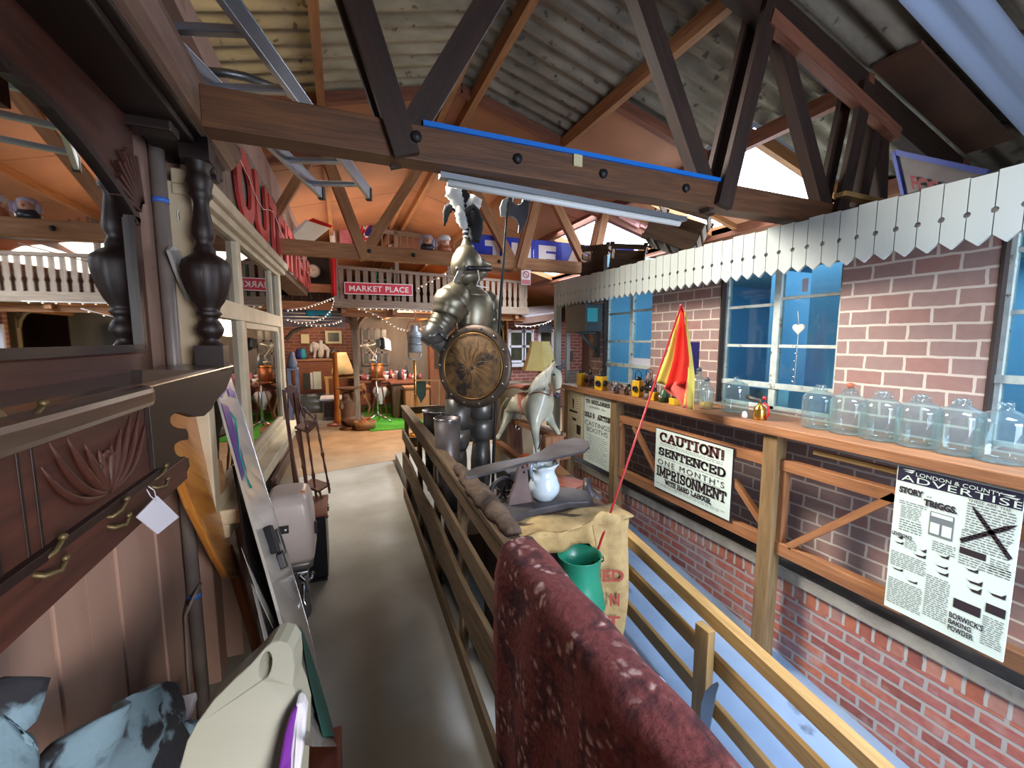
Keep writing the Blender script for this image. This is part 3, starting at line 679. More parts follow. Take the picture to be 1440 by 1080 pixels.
def hook(y, z, s=1.0):
    h = MB(); x = -0.428
    h.ball((x, y, z), (0.006, 0.014 * s, 0.022 * s), 10, 6)
    pl_ = build(h, 'hook_plate', 'brass_old', ov)
    h = MB()
    h.tube([(x, y + .004, z + 0.006), (x + 0.016, y + 0.008, z + 0.003), (x + 0.026, y + 0.020, z + 0.010), (x + 0.029, y + 0.034, z + 0.024)], [0.005, 0.005, 0.0045, 0.004], n=8)
    h.ball((x + 0.029, y + 0.035, z + 0.026), 0.0065, 8, 6)
    h.tube([(x, y, z - 0.008), (x + 0.018, y + 0.006, z - 0.018), (x + 0.03, y + 0.02, z - 0.020), (x + 0.031, y + 0.03, z - 0.008)], [0.005, 0.005, 0.0045, 0.004], n=8)
    h.ball((x + 0.031, y + 0.031, z - 0.006), 0.006, 8, 6)
    build(h, 'coat_hook', 'brass_old', ov)
for px, py in ((32, 800), (140, 733), (205, 678)): 
    p = PX(px, py, -0.428); hook(p.y, p.z)
p = PX(14, 600, -0.418); hook(p.y, p.z, 1.2)
# turned column
def column(px, X_, name, parent, mat):
    prof = [(510, 17), (488, 17), (487, 16), (483, 13), (478, 10), (475, 11), (470, 15), (463, 17), (456, 14), (450, 10), (446, 12), (442, 16), (439, 13), (434, 14), (426, 19), (412, 24.5), (396, 28.5), (382, 29.5), (374, 27),
            (368, 19), (364, 13), (359, 13), (355, 11), (350, 9.5), (346, 12), (339, 14), (330, 13), (316, 10.5), (304, 9), (298, 10), (293, 14.5), (289, 13), (284, 14), (277, 16), (270, 14), (262, 12), (256, 16), (228, 16)]
    base = PX(px, 500, X_); y = base.y; rows = []
    fy = ray(px, 400).y; dep = y / fy
    b = MB(); n = 28
    for py, hw in prof:
        z = PX(px, py, X_).z; rows.append((hw * dep / FPX * 0.98, z))
    vs = []
    for (r, z), (py, hw) in zip(rows, prof):
        for k in range(n):
            a = 2 * PI * k / n; f = 1.0
            if 366 < py < 430: f = 1 + 0.05 * math.cos(a * 9)
            vs.append((X_ + r * f * math.cos(a), y + r * f * math.sin(a), z))
    m = len(rows)
    b.add(vs, [(i * n + k, i * n + (k + 1) % n, (i + 1) * n + (k + 1) % n, (i + 1) * n + k) for i in range(m - 1) for k in range(n)], True)
    r0 = rows[0][0]; b.box((X_ - r0, y - r0, 1.497), (X_ + r0, y + r0, PX(px, 486, X_).z)); zt_ = rows[-1][1]; b.box((X_ - r0, y - r0, PX(px, 255, X_).z), (X_ + r0, y + r0, 2.32))
    return build(b, name, mat, parent)
column(299, -0.455, 'turned_column', ov, 'mahogany_dark')
# price tag
flat('card_white', (206, 208, 222), 0.7)
p0 = PX(222, 697, -0.385)
t = thing('price_tag', 'blank white card price tag hanging by a string from a brass coat hook', 'price tag', p0)
b = MB(); plate(b, [PX(px, py, X_) for px, py, X_ in ((192, 727, -.388), (221, 697, -.385), (252, 727, -.38), (222, 751, -.383))], (-0.002, 0.0005, 0)); build(b, 'card', 'card_white', t)
b = MB(); b.tube([PX(206, 688, -0.392), PX(212, 698, -.388), PX(220, 704, -.383), PX(217, 690, -.388), PX(209, 684, -.392)], 0.001, n=5); build(b, 'string', 'card_white', t)

# ---------------------------------------------------------------- pipe, badge
mk('grey_pipe_paint', (128, 118, 112), (98, 90, 88), rough=0.4, scale=5, detail=4)
flat('blue_tape', (60, 110, 200), 0.5); flat('rubber_black', (22, 22, 24), 0.6)
t = thing('drain_pipe', 'grey vertical drain pipe with scraps of blue tape on the pink wall', 'pipe', (-0.593, 1.985, 0))
b = MB(); b.tube([(-0.593, 1.985, 0.0), (-0.593, 1.985, 2.78)], 0.024, n=16); build(b, 'pipe_run', 'grey_pipe_paint', t)
for z in (0.55, 2.1):
    b = MB(); b.tube([(-0.593, 1.985, z), (-0.593, 1.985, z + 0.018)], 0.0255, n=16); build(b, 'tape_band', 'blue_tape', t)
b = MB(); b.tube([(-0.57, 1.99, 0.60), (-0.565, 1.96, 0.61), (-0.58, 1.93, 0.58), (-0.606, 1.915, 0.52), (-0.612, 1.91, 0.3), (-0.612, 1.91, 0.05)], 0.006, n=8); build(b, 'cable', 'grey_pipe_paint', t)
flat('enamel_white', (226, 226, 220), 0.3); flat('enamel_dark', (44, 52, 62), 0.3)
p = PX(252, 305, -0.557)
t = thing('number_badge', 'small dark oval enamel badge with white number 2', 'number plate', p)
M = aim(p, (1, 0, 0), (0, -1, 0))
b = MB(); b.lathe([(0.030, 0), (0.030, 0.003), (0, 0.0045)], M, n=24, squash=(0.72, 1)); build(b, 'rim', 'enamel_white', t)
b = MB(); b.lathe([(0.026, 0.003), (0.026, 0.005), (0, 0.0055)], M, n=24, squash=(0.72, 1)); build(b, 'plate', 'enamel_dark', t)
b = MB(); line(b, '2', p + V((0.0065, -0.010, -0.015)), (0, 0.020, 0), (0, 0, 0.030), 0.03); build(b, 'lettering', 'enamel_white', t)

# ---------------------------------------------------------------- oar, skis
wood('oar_varnish', (206, 140, 60), (150, 84, 30), rough=0.35, scale=1.6, coat=0.3, spots=(176, 150, 110), spot_at=0.72)
wood('oar_shaft', (150, 84, 36), (104, 54, 24), rough=0.4, coat=0.3)
xo = lambda py: lerp(-0.56, -0.44, (py - 560) / 360)
t = thing('oar', 'varnished orange-brown wooden oar standing on its handle under the overmantel', 'oar', PX(362, 918, -0.44))
o1 = [(236, 560), (268, 552), (290, 560), (303, 600), (313, 650), (322, 700), (331, 745), (338, 785), (344, 812), (322, 812), (306, 785), (290, 752), (272, 715), (256, 672), (242, 620)]
b = MB(); plate(b, [PX(px, py, xo(py)) for px, py in o1], (-0.03, 0.006, 0)); build(b, 'blade', 'oar_varnish', t, bevel=0.008)
b = MB(); b.tube([PX(px, py, xo(py) - 0.012) for px, py in ((320, 770), (334, 815), (348, 860), (365, 925))], [0.02, 0.024, 0.024, 0.024], n=14); build(b, 'shaft', 'oar_shaft', t)
flat('ski_white', (206, 206, 202), 0.25, coat=0.5); flat('ski_grey', (146, 146, 146), 0.3, coat=0.4); flat('ski_purple', (84, 54, 150), 0.3); flat('ski_blue', (36, 26, 168), 0.3); flat('ski_teal', (28, 128, 118), 0.35)
flat('ski_black', (24, 24, 30), 0.35); flat('steel_edge', (190, 192, 200), 0.25, 0.8)
xs = lambda py: lerp(-0.553, -0.532, (py - 345) / 175) if py < 520 else lerp(-0.532, -0.075, (py - 520) / 520)
SP = lambda px, py, o=0.0: PX(px, py, xs(py)) + V((o, -o * 0.6, 0))
t = thing('ski', 'white and grey ski with purple wedge leaning tip up beside the shop window', 'ski', PX(475, 1040, xs(1040)))
ST = [(346, 242, 246), (352, 238, 252), (380, 248, 268), (430, 268, 288), (470, 282, 303), (520, 298, 322), (562, 309, 335), (596, 318, 346), (640, 330, 359), (680, 341, 372), (712, 350, 382), (766, 366, 400), (800, 376, 410), (860, 393, 428), (950, 418, 452), (1000, 430, 467), (1050, 440, 484)]
def strip_board(st, fn, th):
    """long thin board through stations (py, left px, right px)"""
    b = MB(); loft(b, [[fn(l, py), fn(r, py), fn(r, py) + V(th), fn(l, py) + V(th)] for py, l, r in st], smooth=False); return b
build(strip_board(ST, SP, (-0.012, 0.008, 0)), 'ski_body', 'ski_white', t)
b = MB(); plate(b, [SP(px, py, 0.003) for px, py in ((240, 352), (252, 352), (268, 384), (300, 470), (316, 520), (305, 540), (280, 462), (256, 395))], (-0.001, 0, 0)); build(b, 'grey_tip', 'ski_grey', t)
b = MB(); plate(b, [SP(px, py, 0.004) for px, py in ((310, 566), (320, 572), (332, 610), (345, 660), (340, 676), (330, 640))], (-0.001, 0, 0)); build(b, 'purple_wedge', 'ski_purple', t)
b = MB()
for q in (((306, 552), (320, 534), (324, 538), (311, 560)), ((320, 534), (326, 556), (322, 558), (317, 540)), ((322, 545), (330, 552), (331, 560), (322, 556))): plate(b, [SP(px, py, 0.004) for px, py in q], (-0.001, 0, 0))
build(b, 'blue_lettering', 'ski_blue', t)
b = MB(); b.tube([SP(px, py, 0.004) for px, py in ((322, 580), (330, 590), (333, 612), (335, 640), (345, 670), (352, 686))], [.004, .006, .004, .007, .003, .004], n=6); build(b, 'teal_squiggle', 'ski_teal', t)
b = MB(); plate(b, [SP(px, py, 0.004) for px, py in ((422, 880), (440, 930), (458, 990), (470, 1035), (452, 1035), (432, 950))], (-0.001, 0, 0)); build(b, 'teal_tail', 'ski_teal', t)
b = MB(); b.tube([SP(px, py, 0.001) for px, py in ((322, 520), (346, 596), (372, 680), (400, 766), (428, 860), (452, 950), (484, 1050))], 0.0025, n=6); build(b, 'steel_edge', 'steel_edge', t)
b = MB()
for (px, py) in ((386, 762), (376, 758)): b.obox(frame(SP(px, py, 0.018), SP(px + 14, py + 44) - SP(px, py), V((0, -1, 0.1))), (0.12, 0.035, 0.035))
b.obox(frame(SP(392, 788, 0.014), SP(406, 832) - SP(392, 788), V((0, -1, .1))), (0.07, 0.04, 0.03)); build(b, 'binding', 'ski_black', t, bevel=0.006)
t = thing('ski', 'black edged ski half hidden behind the white and purple ski', 'ski', PX(430, 1000, -0.12))
SP2 = lambda px, py, o=0.0: PX(px, py, xs(py) - 0.05) + V((o, -o * 0.6, 0))
build(strip_board([(655, 330, 340), (690, 336, 350), (765, 346, 372), (855, 366, 398), (945, 392, 424), (1030, 418, 444)], SP2, (-0.012, 0.008, 0)), 'ski_body', 'ski_black', t)
b = MB()
for q in (((338, 770), (346, 790), (384, 872), (383, 884), (362, 840)), ((352, 820), (358, 830), (384, 930), (376, 926))): plate(b, [SP2(px, py, 0.004) for px, py in q], (-0.001, 0, 0))
build(b, 'white_stripe', 'ski_white', t)

# ---------------------------------------------------------------- outboard motor
mk('motor_shell', (190, 180, 176), (170, 160, 156), rough=0.35, scale=3)
flat('chrome', (200, 204, 210), 0.15, 1.0); mk('motor_grey', (120, 118, 116), (96, 94, 94), rough=0.4, metal=0.4)
t = thing('outboard_motor', 'old pale grey outboard motor standing by the skis', 'outboard motor', (-0.25, 2.3, 0.0))
def rrect(c, w, d, r=0.03, n=5):
    pts = []
    for sx, sy, a0 in ((1, 1, 0), (-1, 1, 90), (-1, -1, 180), (1, -1, 270)):
        for i in range(n): a = math.radians(a0 + 90 * i / (n - 1)); pts.append(V((c[0] + sx * (w / 2 - r) + r * math.cos(a), c[1] + sy * (d / 2 - r) + r * math.sin(a), c[2])))
    return pts
b = MB(); loft(b, [rrect((-0.235, 2.30, 0.505), 0.14, 0.20), rrect((-0.24, 2.30, 0.54), 0.165, 0.25), rrect((-0.255, 2.30, 0.70), 0.185, 0.28), rrect((-0.265, 2.30, 0.80), 0.185, 0.27), rrect((-0.27, 2.30, 0.838), 0.17, 0.24), rrect((-0.272, 2.30, 0.855), 0.13, 0.18)]); build(b, 'cowling', 'motor_shell', t)
b = MB(); loft(b, [rrect((-0.235, 2.30, 0.47), 0.13, 0.19), rrect((-0.235, 2.30, 0.507), 0.143, 0.205)]); build(b, 'cowling_base', 'motor_grey', t)
b = MB(); b.box((-0.30, 2.150, 0.69), (-0.26, 2.164, 0.725)); c_ = build(b, 'catch', 'rubber_black', t)
b = MB(); b.ball((-0.272, 2.15, 0.708), 0.009, 10, 6); build(b, 'catch_knob', 'chrome', c_)
b = MB(); b.box((-0.158, 2.26, 0.62), (-0.146, 2.28, 0.68)); build(b, 'side_catch', 'rubber_black', t)
b = MB(); b.ball((-0.20, 2.24, 0.85), (0.014, 0.014, 0.008), 10, 6); flat('amber', (210, 130, 90), 0.3); build(b, 'filler_cap', 'amber', t)
b = MB(); b.tube([(-0.24, 2.2, 0.45), (-0.20, 2.14, 0.44), (-0.17, 2.13, 0.46), (-0.165, 2.15, 0.48)], 0.008, n=8); b.box((-0.28, 2.18, 0.36), (-0.19, 2.30, 0.47)); b.tube([(-0.21, 2.17, 0.42), (-0.21, 2.13, 0.35), (-0.2, 2.12, 0.33)], 0.01, n=8); build(b, 'clamp', 'chrome', t, bevel=0.006)
b = MB(); loft(b, [ell((-0.225, 2.33, z), (1, 0, 0), (0, 1, 0), a, c, 14) for z, a, c in ((0.47, .035, .07), (0.40, .03, .06), (0.3, .028, .055), (0.24, .025, .05), (0.174, .03, .07))]); build(b, 'drive_leg', 'motor_grey', t)
t.scale = (1.12,) * 3; t.location = (t.location.x * 1.12, t.location.y * 1.12, 1.6 - 1.6 * 1.12)

# ---------------------------------------------------------------- little cabinet and the red-brown box in front
t = thing('small_cabinet', 'small dark cabinet with reddish brown top behind the outboard motor', 'cabinet', (-0.21, 3.1, 0))
b = MB(); b.box((-0.285, 2.93, 0.02), (-0.135, 3.26, 0.445)); build(b, 'body', 'ski_black', t, bevel=0.004)
wood('red_brown', (128, 74, 56), (100, 56, 44), rough=0.5)
b = MB(); b.box((-0.295, 2.91, 0.445), (-0.125, 3.28, 0.465)); build(b, 'top', 'red_brown', t, bevel=0.003)
b = MB(); b.ball((-0.130, 2.99, 0.41), 0.012, 10, 6); build(b, 'knob', 'red_brown', t)
b = MB(); b.box((-0.285, 2.92, 0.0), (-0.14, 3.27, 0.02)); build(b, 'plinth', 'ski_black', t)
t = thing('wooden_box', 'plain red-brown wooden box on the walkway in front of the ski tails', 'box', (-0.14, 1.5, 0))
b = MB(); b.box((-0.24, 1.34, 0.0), (-0.055, 1.56, 0.15)); build(b, 'body', 'red_brown', t, bevel=0.004)
b = MB(); b.box((-0.243, 1.337, 0.15), (-0.052, 1.563, 0.165)); build(b, 'lid', 'red_brown', t, bevel=0.004)

# ---------------------------------------------------------------- leaning picture frame under the sill
wood('frame_brown', (104, 76, 60), (78, 56, 46), rough=0.5)
mk('dull_green', (72, 74, 58), (48, 50, 42), rough=0.3)
t = thing('picture_frame', 'large brown frame with dull dark panel leaning under the shop window sill', 'picture frame', (-0.36, 3.1, 0.0))
b = MB(); q = [V((-0.42, 2.95, 0.70)), V((-0.40, 3.72, 0.70)), V((-0.32, 3.72, 0.02)), V((-0.34, 2.95, 0.02))]
for a, c in zip(q, q[1:] + q[:1]): b.bar(a, c, 0.06, 0.03, up=(1, 0, 0.23))
build(b, 'frame', 'frame_brown', t, bevel=0.004)
b = MB(); plate(b, q, (-0.01, 0, 0)); build(b, 'panel', 'dull_green', t)

# ---------------------------------------------------------------- whatnot with turned spindles
wood('walnut', (96, 54, 40), (62, 34, 27), rough=0.35, coat=0.2)
t = thing('whatnot', 'tilted wall whatnot with turned spindles leaning at the end of the shop window', 'whatnot shelf', PY(445, 800, 3.25))
Yw = 3.25; W = lambda px, py, d=0.0: PY(px, py, Yw + d)
b = MB()
for (a, c) in (((399, 548), (418, 700)), ((414, 552), (440, 752))): b.bar(W(*a, .12), W(*c, .02), 0.02, 0.016)
build(b, 'side_rail', 'walnut', t)
b = MB(); plate(b, [W(px, py, .12) for px, py in ((400, 546), (408, 541), (418, 545), (424, 572), (420, 590), (411, 572))], (0, 0.015, 0)); build(b, 'crest', 'walnut', t)
for (l, bk, r, fr) in (((414, 600), (430, 590), (447, 594), (433, 607)), ((424, 682), (440, 672), (464, 680), (448, 690)), ((436, 708), (446, 700), (462, 708), (450, 724))):
    b = MB(); P = [W(*l, -.02), W(*bk, .14), W(*r, .04), W(*fr, -.08)]; plate(b, P, (0, 0, -0.014)); build(b, 'shelf', 'walnut', t)
def spindle(a, c, n=9):
    a, c = V(a), V(c); pts, rs = [], []
    for i in range(25):
        s = i / 24; pts.append(a.lerp(c, s)); rs.append(0.0055 + 0.0035 * abs(math.sin(s * PI * 5)) + (0.004 if i in (0, 24, 12) else 0))
    return MB().tube(pts, rs, n=n)
for a, c in (((444, 588), (463, 688)), ((431, 600), (450, 735)), ((420, 560), (434, 606)), ((426, 572), (444, 592)), ((417, 606), (436, 706)), ((449, 690), (459, 722))):
    build(spindle(W(*a, -.03), W(*c, -.03)), 'spindle', 'walnut', t)
for px, py in ((444, 585), (463, 690), (461, 715), (431, 597)):
    b = MB(); b.lathe([(0.0, -0.02), (0.01, -0.015), (0.005, -0.006), (0.011, 0.004), (0.004, 0.016), (0, 0.022)], W(px, py, -.03), n=10); build(b, 'finial', 'walnut', t)
b = MB(); b.bar(W(440, 735, 0), W(445, 795, 0.1), 0.008, 0.008); b.bar(W(455, 720, 0), W(452, 795, 0.1), 0.008, 0.008); build(b, 'foot_rod', 'walnut', t)

# ---------------------------------------------------------------- white plastic boards and camouflage cloth in the near corner
mk('white_plastic', (150, 152, 138), (138, 140, 126), rough=0.35, scale=3)
flat('purple_plastic', (112, 44, 150), 0.4); flat('white_gloss', (214, 216, 226), 0.3)
KY = lambda py: lerp(0.86, 0.70, (py - 900) / 240)
_k = [PY(px, py, KY(py)) for px, py in ((265, 1044), (400, 905), (430, 1100))]; _kn = (_k[1] - _k[0]).cross(_k[2] - _k[0]).normalized()
def K(px, py):
    r = ray(px, py); o_ = V((0, 0, CAMH)); return o_ + r * ((_k[0] - o_).dot(_kn) / r.dot(_kn))
o1 = [(392, 901), (404, 904), (412, 916), (414, 940), (412, 964), (420, 985), (426, 1010), (424, 1060), (420, 1140), (236, 1140), (262, 1044), (276, 1018), (300, 985), (330, 955), (352, 935), (372, 912), (381, 904)]
hole = [(373 + 9 * math.cos(a) + 3 * math.sin(a), 936 - 20 * math.sin(a)) for a in [2 * PI * i / 14 for i in range(14)]]
tt = thing('plastic_sled', 'off-white moulded plastic board with oval hand hole at the near left corner', 'plastic board', K(330, 1140))
mb = holed([K(*p) for p in o1], [K(*p) for p in hole], (0.012, 0.045, 0.006)); build(mb, 'moulded_board', 'white_plastic', tt, bevel=0.005)
t = thing('body_board', 'white board with purple stripe standing in front of the off-white plastic board', 'plastic board', PY(410, 1140, 0.66))
b = MB(); K2 = lambda px, py: PY(px, py, lerp(0.78, 0.66, (py - 985) / 150))
plate(b, [K2(px, py) for px, py in ((416, 988), (426, 991), (431, 1003), (428, 1040), (420, 1100), (418, 1140), (405, 1140), (408, 1060), (414, 1010))], (0.002, 0.03, 0)); build(b, 'edge', 'white_gloss', t, bevel=0.006)
b = MB(); plate(b, [K2(px, py) + V((0, -0.002, 0)) for px, py in ((419, 992), (413, 1025), (408, 1070), (405, 1140), (384, 1140), (392, 1080), (400, 1030), (409, 1003))], (0.002, 0.02, 0)); build(b, 'stripe', 'purple_plastic', t, bevel=0.003)
m = mk('camouflage', (112, 140, 156), (112, 140, 156), rough=0.85, scale=9, detail=3, spots=(30, 32, 40), spot_scale=9, spot_at=0.52, bump=0.3, bscale=60)
def cloth(name, label, outl, X0, seed, n=22):
    """draped cloth: filled outline, subdivided and rumpled, with real thickness"""
    pts = [PX(px, py, X0) for px, py in outl]
    ys = [p.y for p in pts]; zs = [p.z for p in pts]
    bm = bmesh.new(); vs = [bm.verts.new(p) for p in pts]; f = bm.faces.new(vs)
    bmesh.ops.triangulate(bm, faces=[f]); bmesh.ops.subdivide_edges(bm, edges=bm.edges[:], cuts=3, use_grid_fill=True); bmesh.ops.subdivide_edges(bm, edges=[e for e in bm.edges if e.calc_length() > 0.04], cuts=1, use_grid_fill=True)
    for v in bm.verts:
        y, z = v.co.y * 9 + seed, v.co.z * 11
        v.co.x += 0.03 * math.sin(y * 1.3 + z * .8) + 0.018 * math.sin(y * 2.9 - z * 2.1 + seed) + 0.05 * (max(zs) - v.co.z)
    bm.verts.index_update(); mb = MB(); mb.add([v.co.copy() for v in bm.verts], [tuple(v.index for v in f.verts) for f in bm.faces], True); bm.free()
    o = build(mb, name, 'camouflage', solid=0.02); return tag(o, label, 'cloth')
cloth('camouflage_jacket', 'blue-grey and black camouflage jacket heaped low against the pink wall', [(40, 1140), (58, 1074), (78, 1045), (104, 1020), (140, 996), (175, 980), (205, 968), (222, 964), (236, 974), (241, 996), (234, 1018), (256, 1026), (274, 1037), (273, 1058), (252, 1090), (240, 1140)], -0.46, 1.0)
cloth('camouflage_bag', 'blue-grey and black camouflage cloth at the extreme lower left edge', [(-60, 990), (-20, 962), (20, 952), (42, 945), (61, 953), (56, 985), (50, 1012), (38, 1030), (36, 1046), (48, 1062), (55, 1090), (50, 1140), (-70, 1140)], -0.45, 4.2)
b = MB(); b.obox(frame(PX(254, 1012, -0.53), V((0, 1, 0.15)), V((1, 0, 0))), (0.16, 0.05, 0.03)); tag(build(b, 'plastic_strip', 'white_gloss', bevel=0.004), 'white plastic strip behind the camouflage jacket', 'plastic strip')

# ---------------------------------------------------------------- ladder and bent tube above the beam
flat('aluminium', (172, 178, 188), 0.35, 0.85)
t = thing('ladder', 'aluminium ladder lying across the tops of the roof trusses', 'ladder', (-0.2, 1.6, 2.36))
a0, a1 = V((-0.78, 0.15, 2.52)), V((0.06, 2.62, 2.41))
dr = (a1 - a0).normalized(); sd = V((0.26 * dr.y, -0.26 * dr.x, 0)) * -0.5
for s in (-1, 1):
    b = MB(); b.bar(a0 + sd * s, a1 + sd * s, 0.02, 0.062); b.bar(a0 + sd * s + V((0, 0, .03)), a1 + sd * s + V((0, 0, .03)), 0.028, 0.006); build(b, 'rail', 'aluminium', t, bevel=0.002)
L_ = (a1 - a0).length
for i in range(10):
    c = a0 + dr * (0.12 + i * 0.262); b = MB(); b.bar(c - sd, c + sd, 0.03, 0.022); build(b, 'rung', 'aluminium', t, bevel=0.004)
for s in (-1, 1):
    b = MB(); b.obox(frame(a1 + sd * s, dr, V((0, 0, 1))), (0.03, 0.068, 0.03)); build(b, 'rubber_foot', 'rubber_black', t)
b = MB(); b.tube([PX(250, 132, -0.52), PX(258, 118, -0.50), PX(272, 106, -0.47), PX(292, 101, -.42), PX(318, 103, -.36), PX(345, 108, -.30), PX(372, 118, -.24), PX(400, 130, -0.18), PX(424, 141, -.13)], 0.016, n=12)
flat('galvanised', (120, 122, 122), 0.35, 0.8)
tag(build(b, 'bent_tube', 'galvanised'), 'bent galvanised tube curving over the near end of the dark truss', 'tube')

# ---------------------------------------------------------------- shop fascia sign in red letters
mk('sign_red', (196, 62, 56), (172, 50, 46), rough=0.5); wood('fascia_grey', (150, 130, 112), (120, 100, 86), rough=0.7)
t = thing('fascia_sign', 'long shop fascia sign of tall red wooden letters above the cream window', 'shop sign', sf(4.4, 2.25, 0))
b = MB()
for k in range(30): sbar(b, 2.42 + k * 0.139, 2.42 + k * 0.139 + 0.132, 2.25, 2.72 + 0.01 * (k % 2), -0.02, 0.0)
build(b, 'board', 'fascia_grey', t)
y = 2.66
for ch in 'OUTFITTERS':
    wd = {'I': 0.14, 'T': 0.32, 'F': 0.32}.get(ch, 0.42)
    vs, fs, _ = text_mesh(ch, 0.035); b = MB()
    P = [sf(y + wd * a, 2.25 + 0.40 * c, 0.028) for a, c in vs]
    b.add(P, fs); n0 = len(P)
    b.add([p - V((0.018, 0, 0)) for p in P], [f[::-1] for f in fs])
    ec = {}
    for f in fs:
        for i in range(len(f)): e = (f[i], f[(i + 1) % len(f)]); ec[tuple(sorted(e))] = ec.get(tuple(sorted(e)), 0) + 1
    b.f += [(i, j, n0 + j, n0 + i) for (i, j), c in ec.items() if c == 1]; b.sm += [False] * (len(b.f) - len(b.sm))
    build(b, 'letter', 'sign_red', t); y += wd + 0.05
b = MB()
p0 = [sf(2.5 + 0.2 * i, 2.50 + 0.05 * math.sin(i * 1.3), 0.035) for i in range(21)]
b.tube(p0, 0.0025, n=5); flat('wire_white', (230, 226, 220), 0.4); tag(build(b, 'light_cable', 'wire_white'), 'thin white cable of string lights draped over the red fascia letters', 'cable')
# ================================================================ pallet fence beside the walkway
FXC = 0.53
t = thing('pallet_fence', 'rough pallet wood fence with flat cap rail along the walkway', 'fence', (FXC, 2.6, 0)); t.rotation_euler.z = -0.0227
b = MB(); b.box((0.496, -1.3, 0.92), (0.564, 4.25, 0.945)); build(b, 'cap_rail', 'pallet', t, bevel=0.003)
for z0, z1, x in ((0.835, 0.92, 0.506), (0.60, 0.705, 0.502), (0.0, 0.10, 0.500)):
    b = MB(); b.box((x, -1.3, z0), (x + 0.02, 4.25, z1)); build(b, 'rail', 'pallet', t, bevel=0.003)
b = MB()   # waney middle board
b.prism([(-1.3 + 5.55 * i / 26, 0.30 + 0.018 * math.sin(i * 1.7) + 0.012 * math.sin(i * .6)) for i in range(27)] + [(-1.3 + 5.55 * i / 26, 0.485 + 0.02 * math.sin(i * 1.1 + 1)) for i in range(26, -1, -1)], (0.499, 0, 0), (0, 1, 0), (0, 0, 1), (0.024, 0, 0))
build(b, 'waney_rail', 'pallet', t)
for y in (-1.0, -0.2, 0.6, 1.28, 1.95, 2.62, 3.35, 4.2):
    b = MB(); b.box((0.527, y - 0.035, 0.0), (0.56, y + 0.035, 0.92)); build(b, 'post', 'pallet', t, bevel=0.003)
for z0, z1 in ((0.80, 0.90), (0.48, 0.58), (0.12, 0.22)):
    b = MB(); b.box((0.562, -1.3, z0), (0.580, 4.25, z1)); build(b, 'back_rail', 'pallet', t)
t = thing('pallet_fence', 'short dark return of pallet fence running right from the far fence post', 'fence', (1.0, 4.2, 0.14))
for z0, z1 in ((0.86, 0.93), (0.52, 0.62)):
    b = MB(); b.box((0.60, 4.19, z0), (1.60, 4.21, z1)); build(b, 'rail', 'pallet', t)
for x in (0.78, 1.5):
    b = MB(); b.box((x, 4.211, 0.14), (x + 0.13, 4.235, 0.93)); build(b, 'post', 'pallet', t)
mk('bark', (112, 92, 76), (70, 56, 46), rough=0.95, scale=14, detail=8, bump=0.8, bscale=40)
b = MB(); Lf = 16
vs = []
pa, pb = V((0.515, 1.24, 0.947)), V((0.528, 2.03, 0.947))
for i in range(Lf + 1):
    s = i / Lf; c = pa.lerp(pb, s); w = 0.028 + 0.022 * math.sin(PI * min(1, s * 1.1)) + 0.006 * math.sin(i * 2.3)
    vs += [c + V((-w, 0, 0)), c + V((-w * 0.8, 0, 0.02 + 0.004 * math.sin(i))), c + V((0.1 * w, 0, 0.034 + 0.006 * math.sin(i * 1.9))), c + V((w * .8, 0, 0.022)), c + V((w, 0, 0))]
fs = [(i * 5 + k, i * 5 + (k + 1) % 5, (i + 1) * 5 + (k + 1) % 5, (i + 1) * 5 + k) for i in range(Lf) for k in range(5)] + [tuple(range(5))[::-1], tuple(Lf * 5 + k for k in range(5))]
b.add(vs, fs, True); tag(build(b, 'bark_slab', 'bark'), 'long slab of rough bark lying on the fence cap rail', 'bark slab')

